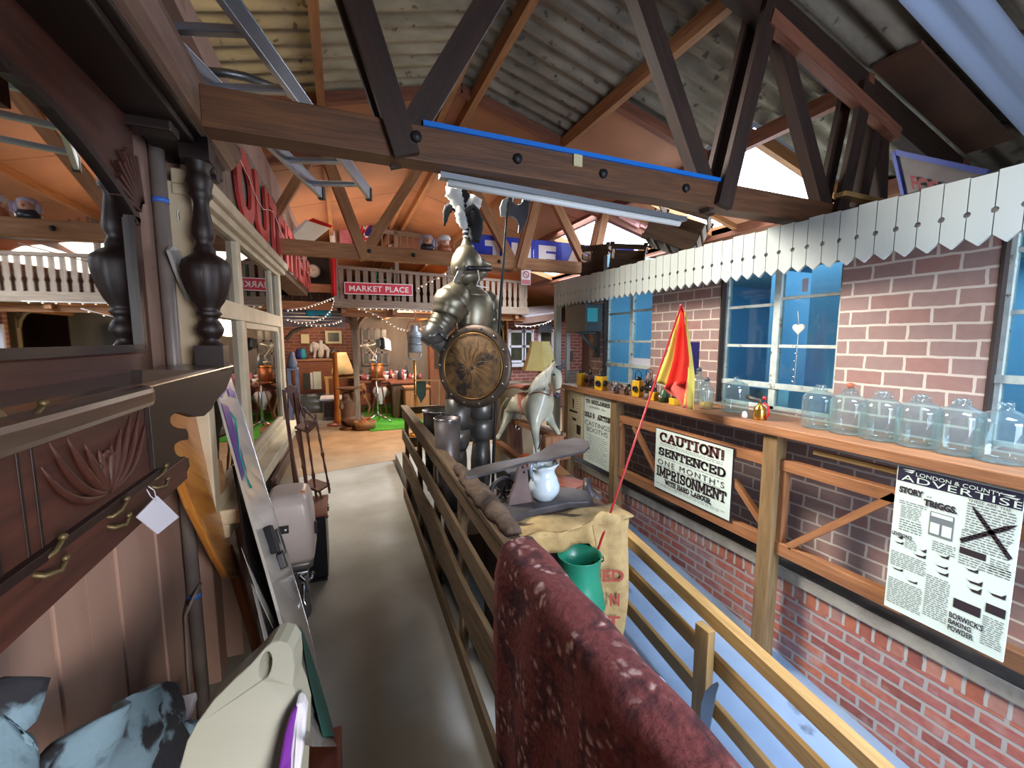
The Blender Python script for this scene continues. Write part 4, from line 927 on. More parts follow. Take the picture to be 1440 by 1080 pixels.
# ---------------------------------------------------------------- maroon carpet over the near end of the fence
def carpet_mat():
    m, nt, bs = base_mat('carpet'); L = nt.links.new
    tc = node(nt, 'ShaderNodeTexCoord')
    n1 = node(nt, 'ShaderNodeTexVoronoi'); n1.inputs['Scale'].default_value = 30
    nw = node(nt, 'ShaderNodeTexNoise'); nw.inputs['Scale'].default_value = 22; nw.inputs['Detail'].default_value = 4; L(tc.outputs['UV'], nw.inputs['Vector'])
    va = node(nt, 'ShaderNodeVectorMath', operation='MULTIPLY_ADD'); L(nw.outputs['Color'], va.inputs[0]); va.inputs[1].default_value = (.06, .06, 0); L(tc.outputs['UV'], va.inputs[2]); L(va.outputs[0], n1.inputs['Vector'])
    n2 = node(nt, 'ShaderNodeTexNoise'); n2.inputs['Scale'].default_value = 9; n2.inputs['Detail'].default_value = 3; L(tc.outputs['UV'], n2.inputs['Vector'])
    n3 = node(nt, 'ShaderNodeTexNoise'); n3.inputs['Scale'].default_value = 60; n3.inputs['Detail'].default_value = 4; L(tc.outputs['UV'], n3.inputs['Vector'])
    r1 = ramp(nt, [(0.18, lin((176, 146, 138))), (0.34, lin((112, 58, 56))), (0.6, lin((66, 30, 34)))]); L(n1.outputs['Distance'], r1.inputs[0])
    r2 = ramp(nt, [(0.47, (0, 0, 0, 1)), (0.56, (1, 1, 1, 1))]); L(n2.outputs['Fac'], r2.inputs[0])
    mx = node(nt, 'ShaderNodeMix', data_type='RGBA'); L(r2.outputs[0], mx.inputs[0]); mx.inputs[6].default_value = lin((108, 50, 48)); L(r1.outputs[0], mx.inputs[7])
    m2 = node(nt, 'ShaderNodeMix', data_type='RGBA', blend_type='SOFT_LIGHT'); m2.inputs[0].default_value = 0.7; L(mx.outputs[2], m2.inputs[6]); L(n3.outputs['Fac'], m2.inputs[7])
    L(m2.outputs[2], bs.inputs['Base Color']); bs.inputs['Roughness'].default_value = 0.95
    bp = node(nt, 'ShaderNodeBump'); bp.inputs['Strength'].default_value = 0.5; bp.inputs['Distance'].default_value = 0.01; L(n3.outputs['Fac'], bp.inputs['Height']); L(bp.outputs[0], bs.inputs['Normal'])
carpet_mat()
prof = [(0.424, 0.03), (0.426, 0.3), (0.429, 0.6), (0.432, 0.85), (0.435, 0.925), (0.444, 0.953), (0.46, 0.961), (0.495, 0.963), (0.525, 0.961), (0.545, 0.951), (0.556, 0.91), (0.558, 0.8), (0.559, 0.6), (0.56, 0.5)]
b = MB(); m_, n_ = len(prof) - 1, 110; vs = []; uvs = []
acc = [0.0]
for (x0, z0), (x1, z1) in zip(prof, prof[1:]): acc.append(acc[-1] + math.hypot(x1 - x0, z1 - z0))
for j in range(n_ + 1):
    y = -0.9 + 2.09 * j / n_
    for i, (x, z) in enumerate(prof):
        wv = 0.006 * math.sin(y * 23 + i) * (1 if 3 < i < 10 else 1.6)
        vs.append((x + 0.028 * (y - 0.75) + (wv if not 5 <= i <= 9 else 0), y + (0.02 * math.sin(i * .8) if j == n_ else 0), z + (wv * .7 if 5 <= i <= 9 else 0))); uvs.append((y, acc[i]))
k = m_ + 1
b.add(vs, [(j * k + i, j * k + i + 1, (j + 1) * k + i + 1, (j + 1) * k + i) for j in range(n_) for i in range(m_)], True)
o = build(b, 'carpet', 'carpet', solid=0.012); tag(o, 'patterned maroon carpet draped over the near end of the fence', 'carpet')
for p in o.data.polygons:
    for li, vi in zip(p.loop_indices, p.vertices): o.data.uv_layers[0].data[li].uv = uvs[vi]

# ================================================================ suit of armour
mk('armour', (138, 131, 110), (92, 87, 74), rough=0.38, metal=0.68, scale=7, detail=6, bump=0.05)
mk('armour_dark', (128, 126, 120), (84, 82, 79), rough=0.36, metal=0.6, scale=7, detail=6)
mk('leather_dark', (60, 42, 34), (38, 28, 24), rough=0.6)
mk('rust_shield', (140, 106, 66), (82, 64, 46), rough=0.6, metal=0.2, scale=16, detail=10, spots=(60, 52, 46), spot_scale=12, spot_at=0.55, bump=0.2, bscale=30)
mk('shield_rim', (104, 88, 74), (74, 64, 56), rough=0.45, metal=0.6, scale=12, spots=(118, 100, 76), spot_scale=20, spot_at=0.66)
AY = 2.75
A = lambda px, py, d=0.0: PY(px, py, AY + d)
KM = (AY * _d.dot(V((0, 0, 1))) + 0.0)  # not used for placing
ppm = FPX / 2.83
t = thing('suit_of_armour', 'full suit of plate armour with tall black and white plume standing behind the fence', 'suit of armour', (A(660, 600).x, AY, 0.34))
def rings(rows, ky=0.8, d=0.0, n=20):
    out = []
    for py, cx, hw in rows:
        c = A(cx, py, d); out.append(ell(c, (1, 0, 0), (0, 1, 0), hw / ppm, hw / ppm * ky, n))
    return out
b = MB(); loft(b, rings([(470, 664, 22), (455, 667, 25), (440, 668, 27), (425, 668, 26), (414, 667, 21), (408, 666, 15), (404, 665, 12)], 0.75)); build(b, 'breastplate', 'armour', t)
b = MB(); loft(b, rings([(398, 664, 11), (404, 665, 13), (410, 666, 14), (414, 667, 18), (417, 667, 20)], 0.9)); build(b, 'gorget', 'armour', t)
# helmet lofted nose-to-nape
def xsec(rows, ky=0.85, n=18):
    out = []
    for px, py, hh in rows:
        c = A(px, py); out.append(ell(c, (0, 1, 0), (0, 0, 1), hh / ppm * ky, hh / ppm, n))
    return out
b = MB(); loft(b, xsec([(634, 374, 3), (637, 373, 13), (643, 371, 21), (651, 370, 26), (660, 371, 25), (668, 373, 20), (674, 375, 15)])); build(b, 'helmet_skull', 'armour', t)
b = MB(); loft(b, xsec([(652, 362, 12), (660, 365, 14), (669, 368, 11), (679, 372, 7), (690, 374, 3)], 1.25)); hv = build(b, 'upper_visor', 'armour', t)
b = MB(); loft(b, xsec([(640, 391, 7), (648, 389, 12), (657, 388, 13), (666, 387, 12), (676, 386, 9), (684, 384, 4)], 1.25)); build(b, 'bevor', 'armour', t)
b = MB(); b.tube([A(px, py, d) for px, py, d in ((654, 377, -.10), (663, 377, -.095), (672, 377.5, -.075), (681, 378, -.045), (689, 378.5, -.01))], 0.017, n=8); build(b, 'eye_slit', 'ski_black', t)
b = MB(); b.lathe([(0.0, -0.004), (0.014, 0), (0.011, 0.012), (0, 0.016)], aim(A(643, 378, -.115), (0, -1, 0)), n=12); build(b, 'visor_pivot', 'armour_dark', t)
b = MB(); b.bar(A(640, 397, -.09), A(648, 380, -.11), 0.012, 0.03, up=(1, 0, .4)); build(b, 'cheek_strap', 'armour_dark', t)
b = MB(); loft(b, rings([(350, 657, 10), (345, 657, 9), (341, 656, 6), (336, 656, 5)], 1)); build(b, 'crest_socket', 'armour', t)
# plume
flat('feather_white', (226, 230, 224), 0.9); flat('feather_black', (24, 25, 27), 0.8)
for i in range(7):
    b = MB(); y0 = 338 - i * 3.3; loft(b, rings([(y0, 656 - i * .2, 4.2), (y0 - 1.6, 656 - i * .2, 4.8), (y0 - 3.0, 656 - i * .2, 4.2)], 1, n=12)); build(b, 'plume_binding', 'feather_white' if i % 2 else 'feather_black', t)
def feather(pts, ws, d, mat):
    """soft curling feather: row of tapering barb tufts along a spine"""
    b = MB(); P = [A(px, py, d) for px, py in pts]; n = 22; rows = []
    for i in range(n + 1):
        s = i / n * (len(P) - 1); k = min(int(s), len(P) - 2); f = s - k
        c = P[k].lerp(P[k + 1], f); w = lerp(ws[k], ws[k + 1], f) / ppm
        tg = (P[k + 1] - P[k]).normalized(); side = tg.cross(V((0, 1, 0))).normalized()
        j = 1 + 0.13 * math.sin(i * 2.6) + 0.08 * math.sin(i * 5.1)
        rows.append(ell(c, side, (0, 1, 0), max(0.002, w * j), max(0.002, w * 0.7 * (1.1 - 0.1 * math.sin(i * 3))), 12))
    loft(b, rows); return build(b, 'feather', mat, t)
feather([(655, 312), (648, 296), (642, 280), (637, 268), (640, 258)], [3, 7, 10, 12, 2], -0.01, 'feather_white')
feather([(655, 314), (645, 298), (636, 288), (628, 296), (625, 318)], [3, 4, 5, 6, 1], 0.03, 'feather_black')
feather([(656, 318), (658, 300), (655, 282), (648, 268), (641, 260)], [3, 8, 9, 8, 2], 0.0, 'feather_black')
feather([(655, 322), (650, 312), (647, 300), (645, 290)], [4, 7, 7, 2], -0.05, 'feather_white')
feather([(657, 318), (662, 302), (664, 286), (670, 280), (672, 296)], [3, 7, 9, 9, 2], -0.02, 'feather_white')
feather([(657, 318), (661, 296), (666, 296), (670, 316), (668, 340)], [3, 7, 9, 11, 7], -0.04, 'feather_black')
# arm with pauldron on the near shoulder
def limb(pts, rads, mat, name, d=0.0, lames=0):
    P = [A(*p) for p in pts]; b = MB(); rows = []
    n = max(8, lames * 4)
    for i in range(n + 1):
        s = i / n * (len(P) - 1); k = min(int(s), len(P) - 2); f = s - k
        c = P[k].lerp(P[k + 1], f); r = lerp(rads[k], rads[k + 1], f) / ppm
        if lames: r *= 1 + 0.05 * ((i * lames / n) % 1.0)
        tg = (P[k + 1] - P[k]).normalized(); x = tg.cross(V((0, 1, 0))).normalized(); y = tg.cross(x)
        rows.append(ell(c, x, y, r, r * .95, 16))
    loft(b, rows); return build(b, name, mat, t)
limb([(656, 410, -.02), (645, 414, -.05), (634, 428, -.07), (628, 446, -.08)], [6, 20, 25, 19], 'armour', 'pauldron', lames=6)
limb([(630, 438, -.06), (621, 455, -.07), (612, 468, -.08)], [17, 17, 15], 'armour', 'upper_arm', lames=5)
limb([(616, 462, -.08), (609, 474, -.09), (612, 484, -.10)], [15, 17, 10], 'armour_dark', 'elbow_cop')
limb([(612, 476, -.06), (626, 490, -.02), (645, 500, 0.0)], [12, 12, 10], 'armour_dark', 'vambrace', lames=4)
limb([(682, 412, .05), (690, 424, .06), (693, 442, .06)], [8, 13, 12], 'armour', 'pauldron', lames=4)
limb([(692, 436, .05), (694, 455, .02), (690, 472, -.02)], [10, 10, 8], 'armour', 'vambrace', lames=4)
b = MB(); b.ball(A(690, 480, -.03), (0.035, 0.035, 0.04), 12, 8); build(b, 'gauntlet', 'armour', t)
b = MB(); b.tube([A(px, py, d) for px, py, d in ((672, 380, -.11), (674, 392, -.1), (670, 402, -.09), (688, 405, -.05))], 0.0045, n=6); build(b, 'cord', 'wire_white', t)
b = MB(); loft(b, rings([(560, 655, 30), (530, 658, 31), (500, 662, 28), (470, 664, 25)], 0.7)); build(b, 'tassets', 'armour_dark', t)
for cx, d, k in ((644, -0.03, 0), (678, 0.07, 1)):
    o_ = -14 * k
    b = MB(); loft(b, rings([(606 + o_, cx, 16.5), (590 + o_, cx, 18), (560, cx + 1, 18)], 0.95, d)); build(b, 'cuisse', 'armour_dark', t)
    b = MB(); loft(b, rings([(632 + o_, cx - 1, 13), (625 + o_, cx - 2, 17.5), (612 + o_, cx - 1, 18.5), (602 + o_, cx, 17)], 1.0, d - .02)); build(b, 'knee_cop', 'armour_dark', t)
    b = MB(); loft(b, rings([(718, cx - 2, 9), (700, cx - 2, 11), (670, cx - 2, 15), (645, cx - 2, 15), (625 + o_, cx - 1, 12)], 1.0, d)); build(b, 'greave', 'armour_dark', t)
    c = A(cx - 2, 726, d); b = MB(); b.ball((c.x, c.y - 0.05, 0.385), (0.05, 0.12, 0.05), 14, 8); build(b, 'sabaton', 'armour_dark', t)
wood('plinth_wood', (96, 72, 52), (70, 50, 38))
b = MB(); b.box((0.68, 2.5, 0.14), (1.08, 3.05, 0.345)); tag(build(b, 'plinth', 'plinth_wood', bevel=0.006), 'low wooden plinth under the suit of armour', 'plinth')
# shield, its own thing
sc_ = A(666, 515, -0.24); sn = V((-0.72, -0.69, 0.06)).normalized()
t = thing('round_shield', 'round rusty brown studded shield held in front of the armour', 'shield', sc_)
M = aim(sc_, sn, (0.69, -0.72, 0)); R_ = 0.262
b = MB(); b.lathe([(R_ * .80, 0.012), (R_ * .6, 0.026), (R_ * .3, 0.038), (0.0, 0.042)], M, n=48, cap=False); b.lathe([(R_ * .80, -0.004), (0.0, 0.02)], M, n=48, cap=False); build(b, 'disc', 'rust_shield', t)
b = MB(); b.lathe([(R_ * .79, 0.0), (R_ * .80, 0.018), (R_ * .84, 0.022), (R_ * .97, 0.010), (R_, 0.0), (R_ * .98, -0.012), (R_ * .79, -0.004)], M, n=56, cap=False); build(b, 'rim', 'shield_rim', t)
b = MB(); b.lathe([(R_ * .765, 0.019), (R_ * .78, 0.025), (R_ * .795, 0.021)], M, n=48, cap=False); flat('brass_line', (150, 112, 60), 0.4, 0.7); build(b, 'inlay_ring', 'brass_line', t)
for i in range(14):
    a = 2 * PI * i / 14; b = MB(); p = M @ V((R_ * .9 * math.cos(a), R_ * .9 * math.sin(a), 0.016)); b.ball(p, 0.009, 10, 6); build(b, 'stud', 'armour_dark', t)
b = MB()
for i in range(18):
    a = 2 * PI * i / 18; q = [(R_ * r * math.cos(a + .12 * math.sin(r * 9)), R_ * r * math.sin(a + .12 * math.sin(r * 9)), 0.044 - 0.04 * r * r + 0.002) for r in (0.12, 0.3, 0.5, 0.7)]
    b.tube([M @ V(p) for p in q], [0.0015, 0.0022, 0.002, 0.001], n=6)
build(b, 'embossing', 'rust_shield', t)
# halberd
t = thing('halberd', 'tall steel halberd with crescent axe head beside the suit of armour', 'halberd', A(692, 700, -0.06))
b = MB(); b.tube([A(692, 722, -.06), A(694, 640, -.06), A(704, 420, -.06), A(713, 300, -.06), A(715, 285, -.06)], [0.011, 0.011, 0.010, 0.009, 0.008], n=12); build(b, 'shaft', 'black_iron', t)
H9 = lambda q: [A(700 + x / 9, 240 + y / 9, -.06) for x, y in q]
mk('axe_steel', (118, 118, 124), (88, 88, 96), rough=0.35, metal=0.7, scale=6); flat('axe_edge', (212, 222, 216), 0.25, 0.6)
b = MB(); plate(b, H9([(140, 335), (185, 290), (200, 400), (225, 430), (250, 435), (285, 425), (310, 400), (325, 340), (340, 280), (395, 300), (402, 450), (385, 600), (340, 700), (290, 790), (255, 790), (268, 690), (240, 620), (180, 580), (110, 580), (105, 450)]), (0, 0.014, 0)); build(b, 'axe_head', 'axe_steel', t, bevel=0.003)
b = MB(); plate(b, H9([(28, 470), (60, 370), (140, 335), (112, 450), (105, 575), (40, 582)]), (0, 0.010, 0)); build(b, 'axe_blade', 'axe_edge', t, bevel=0.002)
b = MB(); b.tube(H9([(192, 290), (190, 330), (186, 400)]), 0.004, n=6); b.tube(H9([(250, 436), (285, 425), (312, 395), (320, 330), (318, 290)]), 0.004, n=6); build(b, 'cutting_edge', 'axe_edge', t)

# ---------------------------------------------------------------- pails behind the fence
mk('pail_metal', (128, 120, 118), (92, 86, 86), rough=0.4, metal=0.6, scale=6)
def pail(px, py, Y, r, h, label, mat='pail_metal'):
    c = PY(px, py, Y); t = thing('metal_pail', label, 'pail', (c.x, c.y, c.z - h))
    b = MB(); b.lathe([(0.0, 0), (r * .8, 0), (r, h), (r * .96, h), (r * .76, 0.01), (0, 0.01)], (c.x, c.y, c.z - h), n=28, cap=False); build(b, 'bucket', mat, t)
    b = MB(); b.lathe([(r * .97, h - .008), (r * 1.04, h - .006), (r * 1.04, h + .004), (r * .97, h + .004)], (c.x, c.y, c.z - h), n=28, cap=False); build(b, 'rim', 'chrome', t)
    return t
pail(629, 588, 2.48, 0.08, 0.58, 'grey metal pail standing just behind the fence by the armour legs')
pail(615, 577, 3.35, 0.12, 0.66, 'dark wide metal tub behind the grey pail', 'armour_dark')

# ================================================================ rocking horse
mk('horse_paint', (214, 212, 186), (176, 182, 164), rough=0.25, scale=9, detail=4, coat=0.5, spots=(128, 140, 134), spot_scale=10, spot_at=0.62)
mk('mane_hair', (222, 216, 190), (178, 172, 148), rough=0.8, scale=30, stretch=(1, 1, .1)); mk('saddle_leather', (156, 84, 58), (118, 58, 42), rough=0.45, scale=8)
flat('horse_grey', (70, 74, 80), 0.5); flat('mouth_red', (170, 60, 60), 0.5); flat('tan_strap', (140, 92, 60), 0.5)
Hh = lambda px, py, Y: PY(px, py, Y)
t = thing('rocking_horse', 'dapple grey rocking horse with pale mane and brown saddle on a wooden stand', 'rocking horse', Hh(760, 660, 2.7))
C_ = Hh(759, 573, 2.62)
body = [[(C_, 0.098), (Hh(744, 570, 2.82), 0.09), (Hh(729, 566, 3.0), 0.088), (Hh(720, 564, 3.12), 0.07)],
        [(C_, 0.098), (Hh(763, 550, 2.60), 0.075), (Hh(768, 533, 2.58), 0.058), (Hh(775, 518, 2.55), 0.045), (Hh(782, 521, 2.52), 0.041), (Hh(785, 533, 2.49), 0.033), (Hh(784, 548, 2.46), 0.024), (Hh(783, 555, 2.45), 0.018)],
        [(C_, 0.098), (Hh(752, 592, 2.58), 0.046), (Hh(753, 612, 2.53), 0.026), (Hh(756, 636, 2.48), 0.017), (Hh(757, 650, 2.47), 0.019), (Hh(757, 657, 2.46), 0.022)],
        [(C_, 0.098), (Hh(771, 586, 2.62), 0.042), (Hh(777, 597, 2.56), 0.026), (Hh(783, 605, 2.5), 0.017), (Hh(788, 612, 2.47), 0.02)],
        [(Hh(720, 564, 3.12), 0.07), (Hh(716, 580, 3.1), 0.045), (Hh(710, 596, 3.05), 0.024), (Hh(702, 612, 2.98), 0.016), (Hh(698, 617, 2.95), 0.02)],
        [(Hh(720, 564, 3.12), 0.07), (Hh(726, 584, 3.2), 0.042), (Hh(728, 600, 3.2), 0.022), (Hh(724, 612, 3.15), 0.016)]]
skin(body, 'body', 'horse_paint', t)
for px, py, tx in ((779, 513, -1), (792, 513, 1)):
    b = MB(); p = Hh(px, py, 2.53); b.lathe([(0.004, -0.01), (0.014, 0.004), (0.011, 0.022), (0.0, 0.04)], aim(p, (0.25 * tx, -0.1, 1)), n=10, squash=(1, .6)); build(b, 'ear', 'horse_grey', t)
b = MB(); b.ball(Hh(779, 527, 2.475), 0.008, 10, 6); build(b, 'eye', 'ski_black', t)
b = MB(); b.ball(Hh(783, 556, 2.44), (0.022, 0.024, 0.02), 12, 8); build(b, 'muzzle', 'horse_grey', t)
b = MB(); b.ball(Hh(780, 554, 2.425), (0.012, 0.008, 0.006), 10, 6); build(b, 'mouth', 'mouth_red', t)
b = MB(); b.ball(Hh(786, 517, 2.51), (0.03, 0.03, 0.018), 12, 7); build(b, 'forelock', 'horse_grey', t)
b = MB()
for i in range(26):
    s = i / 25; top = (lerp(779, 764, s), lerp(511, 528, s)); bot = (lerp(767, 742, s), lerp(550, 556, s) - 3 * math.sin(s * PI))
    d = -0.07 - 0.02 * math.sin(i * 1.9)
    pts = [Hh(top[0] + 1, top[1] - 1, 2.51), Hh(lerp(top[0], bot[0], .3) - 2, lerp(top[1], bot[1], .3) - 3, 2.47 + d * .3), Hh(lerp(top[0], bot[0], .65) - 2, lerp(top[1], bot[1], .65), 2.48 + d * .5), Hh(bot[0], bot[1] - 1, 2.50 + d * .5)]
    b.tube(pts, [0.011, 0.017, 0.016, 0.004], n=7)
build(b, 'mane', 'mane_hair', t)
b = MB()
for i in range(8): b.tube([Hh(714, 560, 3.2), Hh(706 + i * .6, 572, 3.24), Hh(703 + i, 590, 3.24), Hh(704 + i, 603, 3.22)], [.012, .012, .01, .002], n=6)
build(b, 'tail', 'mane_hair', t)
def strap(pts, r, name, mat='tan_strap'): return build(MB().tube([Hh(*p) for p in pts], r, n=8), name, mat, t)
strap(((772, 514, 2.49), (770, 524, 2.47), (772, 540, 2.46), (775, 549, 2.43), (783, 549, 2.425), (790, 546, 2.45)), 0.006, 'bridle')
strap(((775, 549, 2.43), (772, 556, 2.44), (760, 551, 2.50), (744, 554, 2.60), (738, 552, 2.75)), 0.005, 'rein')
b = MB(); S0 = Hh(735, 552, 2.88)
b.grid(lambda u, v: Hh(lerp(724, 747, u), 556 - 9 * math.cos((u - .5) * 2.2) + 3 * (v - .5), 2.98 - 0.24 * u) + V(((v - .5) * 0.15, (v - .5) * -0.02, 0.034 * math.cos((v - .5) * 2.6) + 0.012 * (abs(u - .5) * 2) ** 2)), 10, 8); build(b, 'saddle', 'saddle_leather', t, solid=0.014)
b = MB(); plate(b, [Hh(px, py, Y) for px, py, Y in ((727, 553, 2.86), (742, 551, 2.74), (744, 563, 2.72), (739, 575, 2.72), (732, 580, 2.74), (727, 570, 2.80))], (0.006, 0.012, 0)); build(b, 'saddle_flap', 'saddle_leather', t, bevel=0.003)
strap(((733, 578, 2.72), (731, 590, 2.72), (728, 597, 2.73)), 0.004, 'stirrup_strap')
b = MB(); b.lathe([(0.022, -0.003), (0.022, 0.003), (0.018, 0.003), (0.018, -0.003)], aim(Hh(728, 601, 2.73), (0.3, -1, 0)), n=16, cap=False); build(b, 'stirrup', 'chrome', t)
def wbar(a, c, w, h, name='stand_rail', mat='timber_orange'): return build(MB().bar(Hh(*a), Hh(*c), w, h), name, mat, t, bevel=0.003)
wbar((724, 592, 3.1), (780, 613, 2.5), 0.06, 0.035); wbar((734, 592, 3.3), (792, 612, 2.62), 0.05, 0.03)
wbar((724, 594, 3.1), (727, 652, 3.05), 0.10, 0.05, 'stand_post', 'timber_red'); wbar((776, 612, 2.5), (776, 660, 2.5), 0.12, 0.06, 'stand_post')
wbar((696, 620, 3.0), (742, 655, 2.6), 0.05, 0.045); wbar((768, 645, 2.5), (838, 708, 2.25), 0.05, 0.05); wbar((745, 650, 2.75), (800, 640, 2.75), 0.05, 0.04)
b = MB(); b.obox(Matrix.Translation(Hh(777, 622, 2.48)), (0.14, 0.07, 0.10)); build(b, 'stand_block', 'timber_orange', t, bevel=0.005)
strap(((764, 610, 2.42), (760, 622, 2.42), (757, 632, 2.42)), 0.004, 'swing_iron', 'black_iron'); strap(((790, 606, 2.45), (791, 620, 2.45), (790, 645, 2.45)), 0.004, 'swing_iron', 'black_iron')

# ================================================================ iron stand with paddle board and jug
mk('iron_grey', (84, 78, 78), (58, 54, 55), rough=0.5, metal=0.35, scale=8, bump=0.1); mk('iron_rust', (118, 96, 90), (92, 76, 72), rough=0.6, metal=0.2, scale=10, bump=0.1)
t = thing('iron_machine', 'old iron machine base with riveted upright bracket on top of the sacking crate', 'iron machine', PY(770, 720, 1.76))
zp = PY(765, 697, 1.74).z - 0.004
b = MB(); Z_ = lambda px, py, z=zp: PZ(px, py, z)
top = [Z_(*p) for p in ((690, 738), (722, 726), (745, 718), (762, 714), (800, 706), (828, 705), (834, 700), (826, 690), (800, 684), (730, 690), (690, 705))]
plate(b, top, (0, 0, -0.035)); build(b, 'bed_plate', 'iron_grey', t, bevel=0.006)
b = MB(); plate(b, [PY(px, py, 1.70) for px, py in ((713, 728), (717, 700), (725, 680), (728, 662), (732, 651), (738, 650), (742, 658), (744, 680), (752, 726))], (0, 0.02, 0)); build(b, 'upright_bracket', 'iron_rust', t, bevel=0.003)
for px, py in ((735, 657), (737, 664)):
    b = MB(); b.lathe([(0.006, 0), (0.004, 0.006), (0, 0.007)], aim(PY(px, py, 1.70), (0, -1, 0)), n=8); build(b, 'rivet', 'ski_black', t)
b = MB(); b.tube([PY(818, 706, 1.75), PY(824, 722, 1.72), PY(829, 738, 1.70)], 0.022, n=12); build(b, 'leg', 'iron_grey', t)
b = MB(); b.tube([PY(826, 674, 1.85), PY(826, 686, 1.82), PY(832, 700, 1.8), (PY(834, 716, 1.79))], [0.02, 0.026, 0.038, 0.03], n=14); b.tube([PY(832, 694, 1.8), PY(842, 706, 1.76)], 0.025, n=12); build(b, 'screw_housing', 'iron_grey', t)
b = MB(); b.obox(frame(PY(722, 690, 1.95), V((1, 0, 0)), V((0, 1, 0))), (0.13, 0.18, 0.26)); build(b, 'gear_case', 'black_iron', t, bevel=0.01)
b = MB(); c = PY(708, 692, 1.80)
b.lathe([(0.075, -0.008), (0.075, 0.008), (0.06, 0.008), (0.06, -0.008), (0.075, -0.008)], aim(c, (0.1, -1, 0)), n=26, cap=False)
for i in range(5): a = 2 * PI * i / 5; Mx = aim(c, (0.1, -1, 0)); b.tube([Mx @ V((0, 0, 0)), Mx @ V((0.065 * math.cos(a), 0.065 * math.sin(a), 0))], 0.006, n=6)
build(b, 'flywheel', 'black_iron', t)
zb_ = 1.07
b = MB(); out = [(653, 664), (668, 657), (700, 649), (740, 642), (758, 635), (772, 626), (788, 619), (806, 615.5), (820, 617), (828, 622), (829, 628), (822, 634), (805, 638), (785, 642), (772, 646), (758, 647), (742, 649), (705, 659), (672, 668), (655, 671)]
plate(b, [PZ(px, py, zb_) for px, py in out], (0, 0, -0.012)); tb = build(b, 'paddle_board', 'iron_grey', bevel=0.003); tag(tb, 'dark grey paddle-shaped board lying across the fence and the iron bracket', 'paddle board')
# jug
mk('porcelain', (206, 218, 222), (190, 204, 210), rough=0.15, scale=6, coat=0.6, spots=(150, 130, 126), spot_scale=22, spot_at=0.68)
cj = PY(765, 700, 1.72); ppj = FPX / (1.72 * .9207 + .83 * .3755 + 0.07); 
t = thing('porcelain_jug', 'white flowered porcelain jug with frilled lip on the iron bed plate', 'jug', (cj.x, cj.y, zp))
b = MB(); n = 32; rows = [(697, 13), (694, 15), (690, 18.5), (684, 21.5), (677, 21.5), (671, 19), (667, 18), (665, 17), (660, 14.5), (656, 14), (652, 15.5), (648, 17.5)]
vs = []
for i, (py, hw) in enumerate(rows):
    z = zp + (697 - py) / ppj * 1.02
    for k in range(n):
        a = 2 * PI * k / n; f = 1 + (0.09 * math.sin(a * 7) if i >= 11 else 0.03 * math.sin(a * 7) if i == 10 else 0); r = hw / ppj * f
        lipz = 0.014 * math.cos(a - 0.1) ** 3 if i >= 10 else 0
        vs.append((cj.x + r * math.cos(a) * (1.12 if i >= 10 and math.cos(a) > .7 else 1), cj.y + r * math.sin(a), z + lipz))
b.add(vs, [(i * n + k, i * n + (k + 1) % n, (i + 1) * n + (k + 1) % n, (i + 1) * n + k) for i in range(len(rows) - 1) for k in range(n)] + [tuple(range(n))[::-1]], True); build(b, 'bowl', 'porcelain', t, solid=0.004)
flat('grey_blue', (118, 130, 146), 0.2, coat=0.5)
b = MB(); b.tube([PY(754, 650, 1.72), PY(749, 648, 1.71), PY(746, 656, 1.70), PY(747, 668, 1.70), PY(750, 676, 1.70)], [.009, .012, .011, .009, .006], n=10); build(b, 'handle', 'grey_blue', t)
# copper pans and boards behind
flat('copper', (196, 96, 54), 0.25, 0.9)
for i, (px, py, Y, lab) in enumerate(((742, 652, 2.0, 'polished copper pan behind the bracket, upper of two'), (743, 666, 1.98, 'polished copper pan behind the bracket, lower of two'))):
    c = PY(px, py, Y); t = thing('copper_pan', lab, 'pan', c)
    b = MB(); b.lathe([(0.0, -0.02), (0.05, -0.02), (0.055, 0.02), (0.051, 0.02), (0.046, -0.014), (0, -0.014)], aim(c, (0.2, -0.5, 0.8)), n=24, cap=False); build(b, 'bowl', 'copper', t)
    b = MB(); b.tube([c + V((0.05, 0.02, 0.0)), c + V((0.13, 0.08, 0.02))], 0.006, n=8); build(b, 'handle', 'copper', t)
wood('red_wood', (140, 72, 48), (106, 52, 38), rough=0.45)
for (px, py, Y, w, d, h, rz_, lab) in ((798, 680, 2.1, .16, .20, .025, .5, 'flat reddish wooden box lid behind the jug, upper'), (785, 697, 1.92, .17, .16, .03, .35, 'flat reddish wooden board behind the jug, lower')):
    c = PY(px, py, Y); b = MB(); b.obox(Matrix.Translation(c) @ Matrix.Rotation(rz_, 4, 'Z'), (w, d, h)); tag(build(b, 'wooden_board', 'red_wood', bevel=0.004), lab, 'board')
b = MB(); c = PZ(800, 700, 0.80); b.box((0.72, 1.88, 0.70), (1.30, 2.22, 0.76)); tag(build(b, 'display_bench', 'plinth_wood'), 'low wooden bench behind the iron machine', 'bench')
b = MB(); b.box((0.8, 1.9, 0.1), (1.25, 2.2, 0.70)); build(b, 'bench_body', 'plinth_wood', bpy.data.objects['display_bench'])

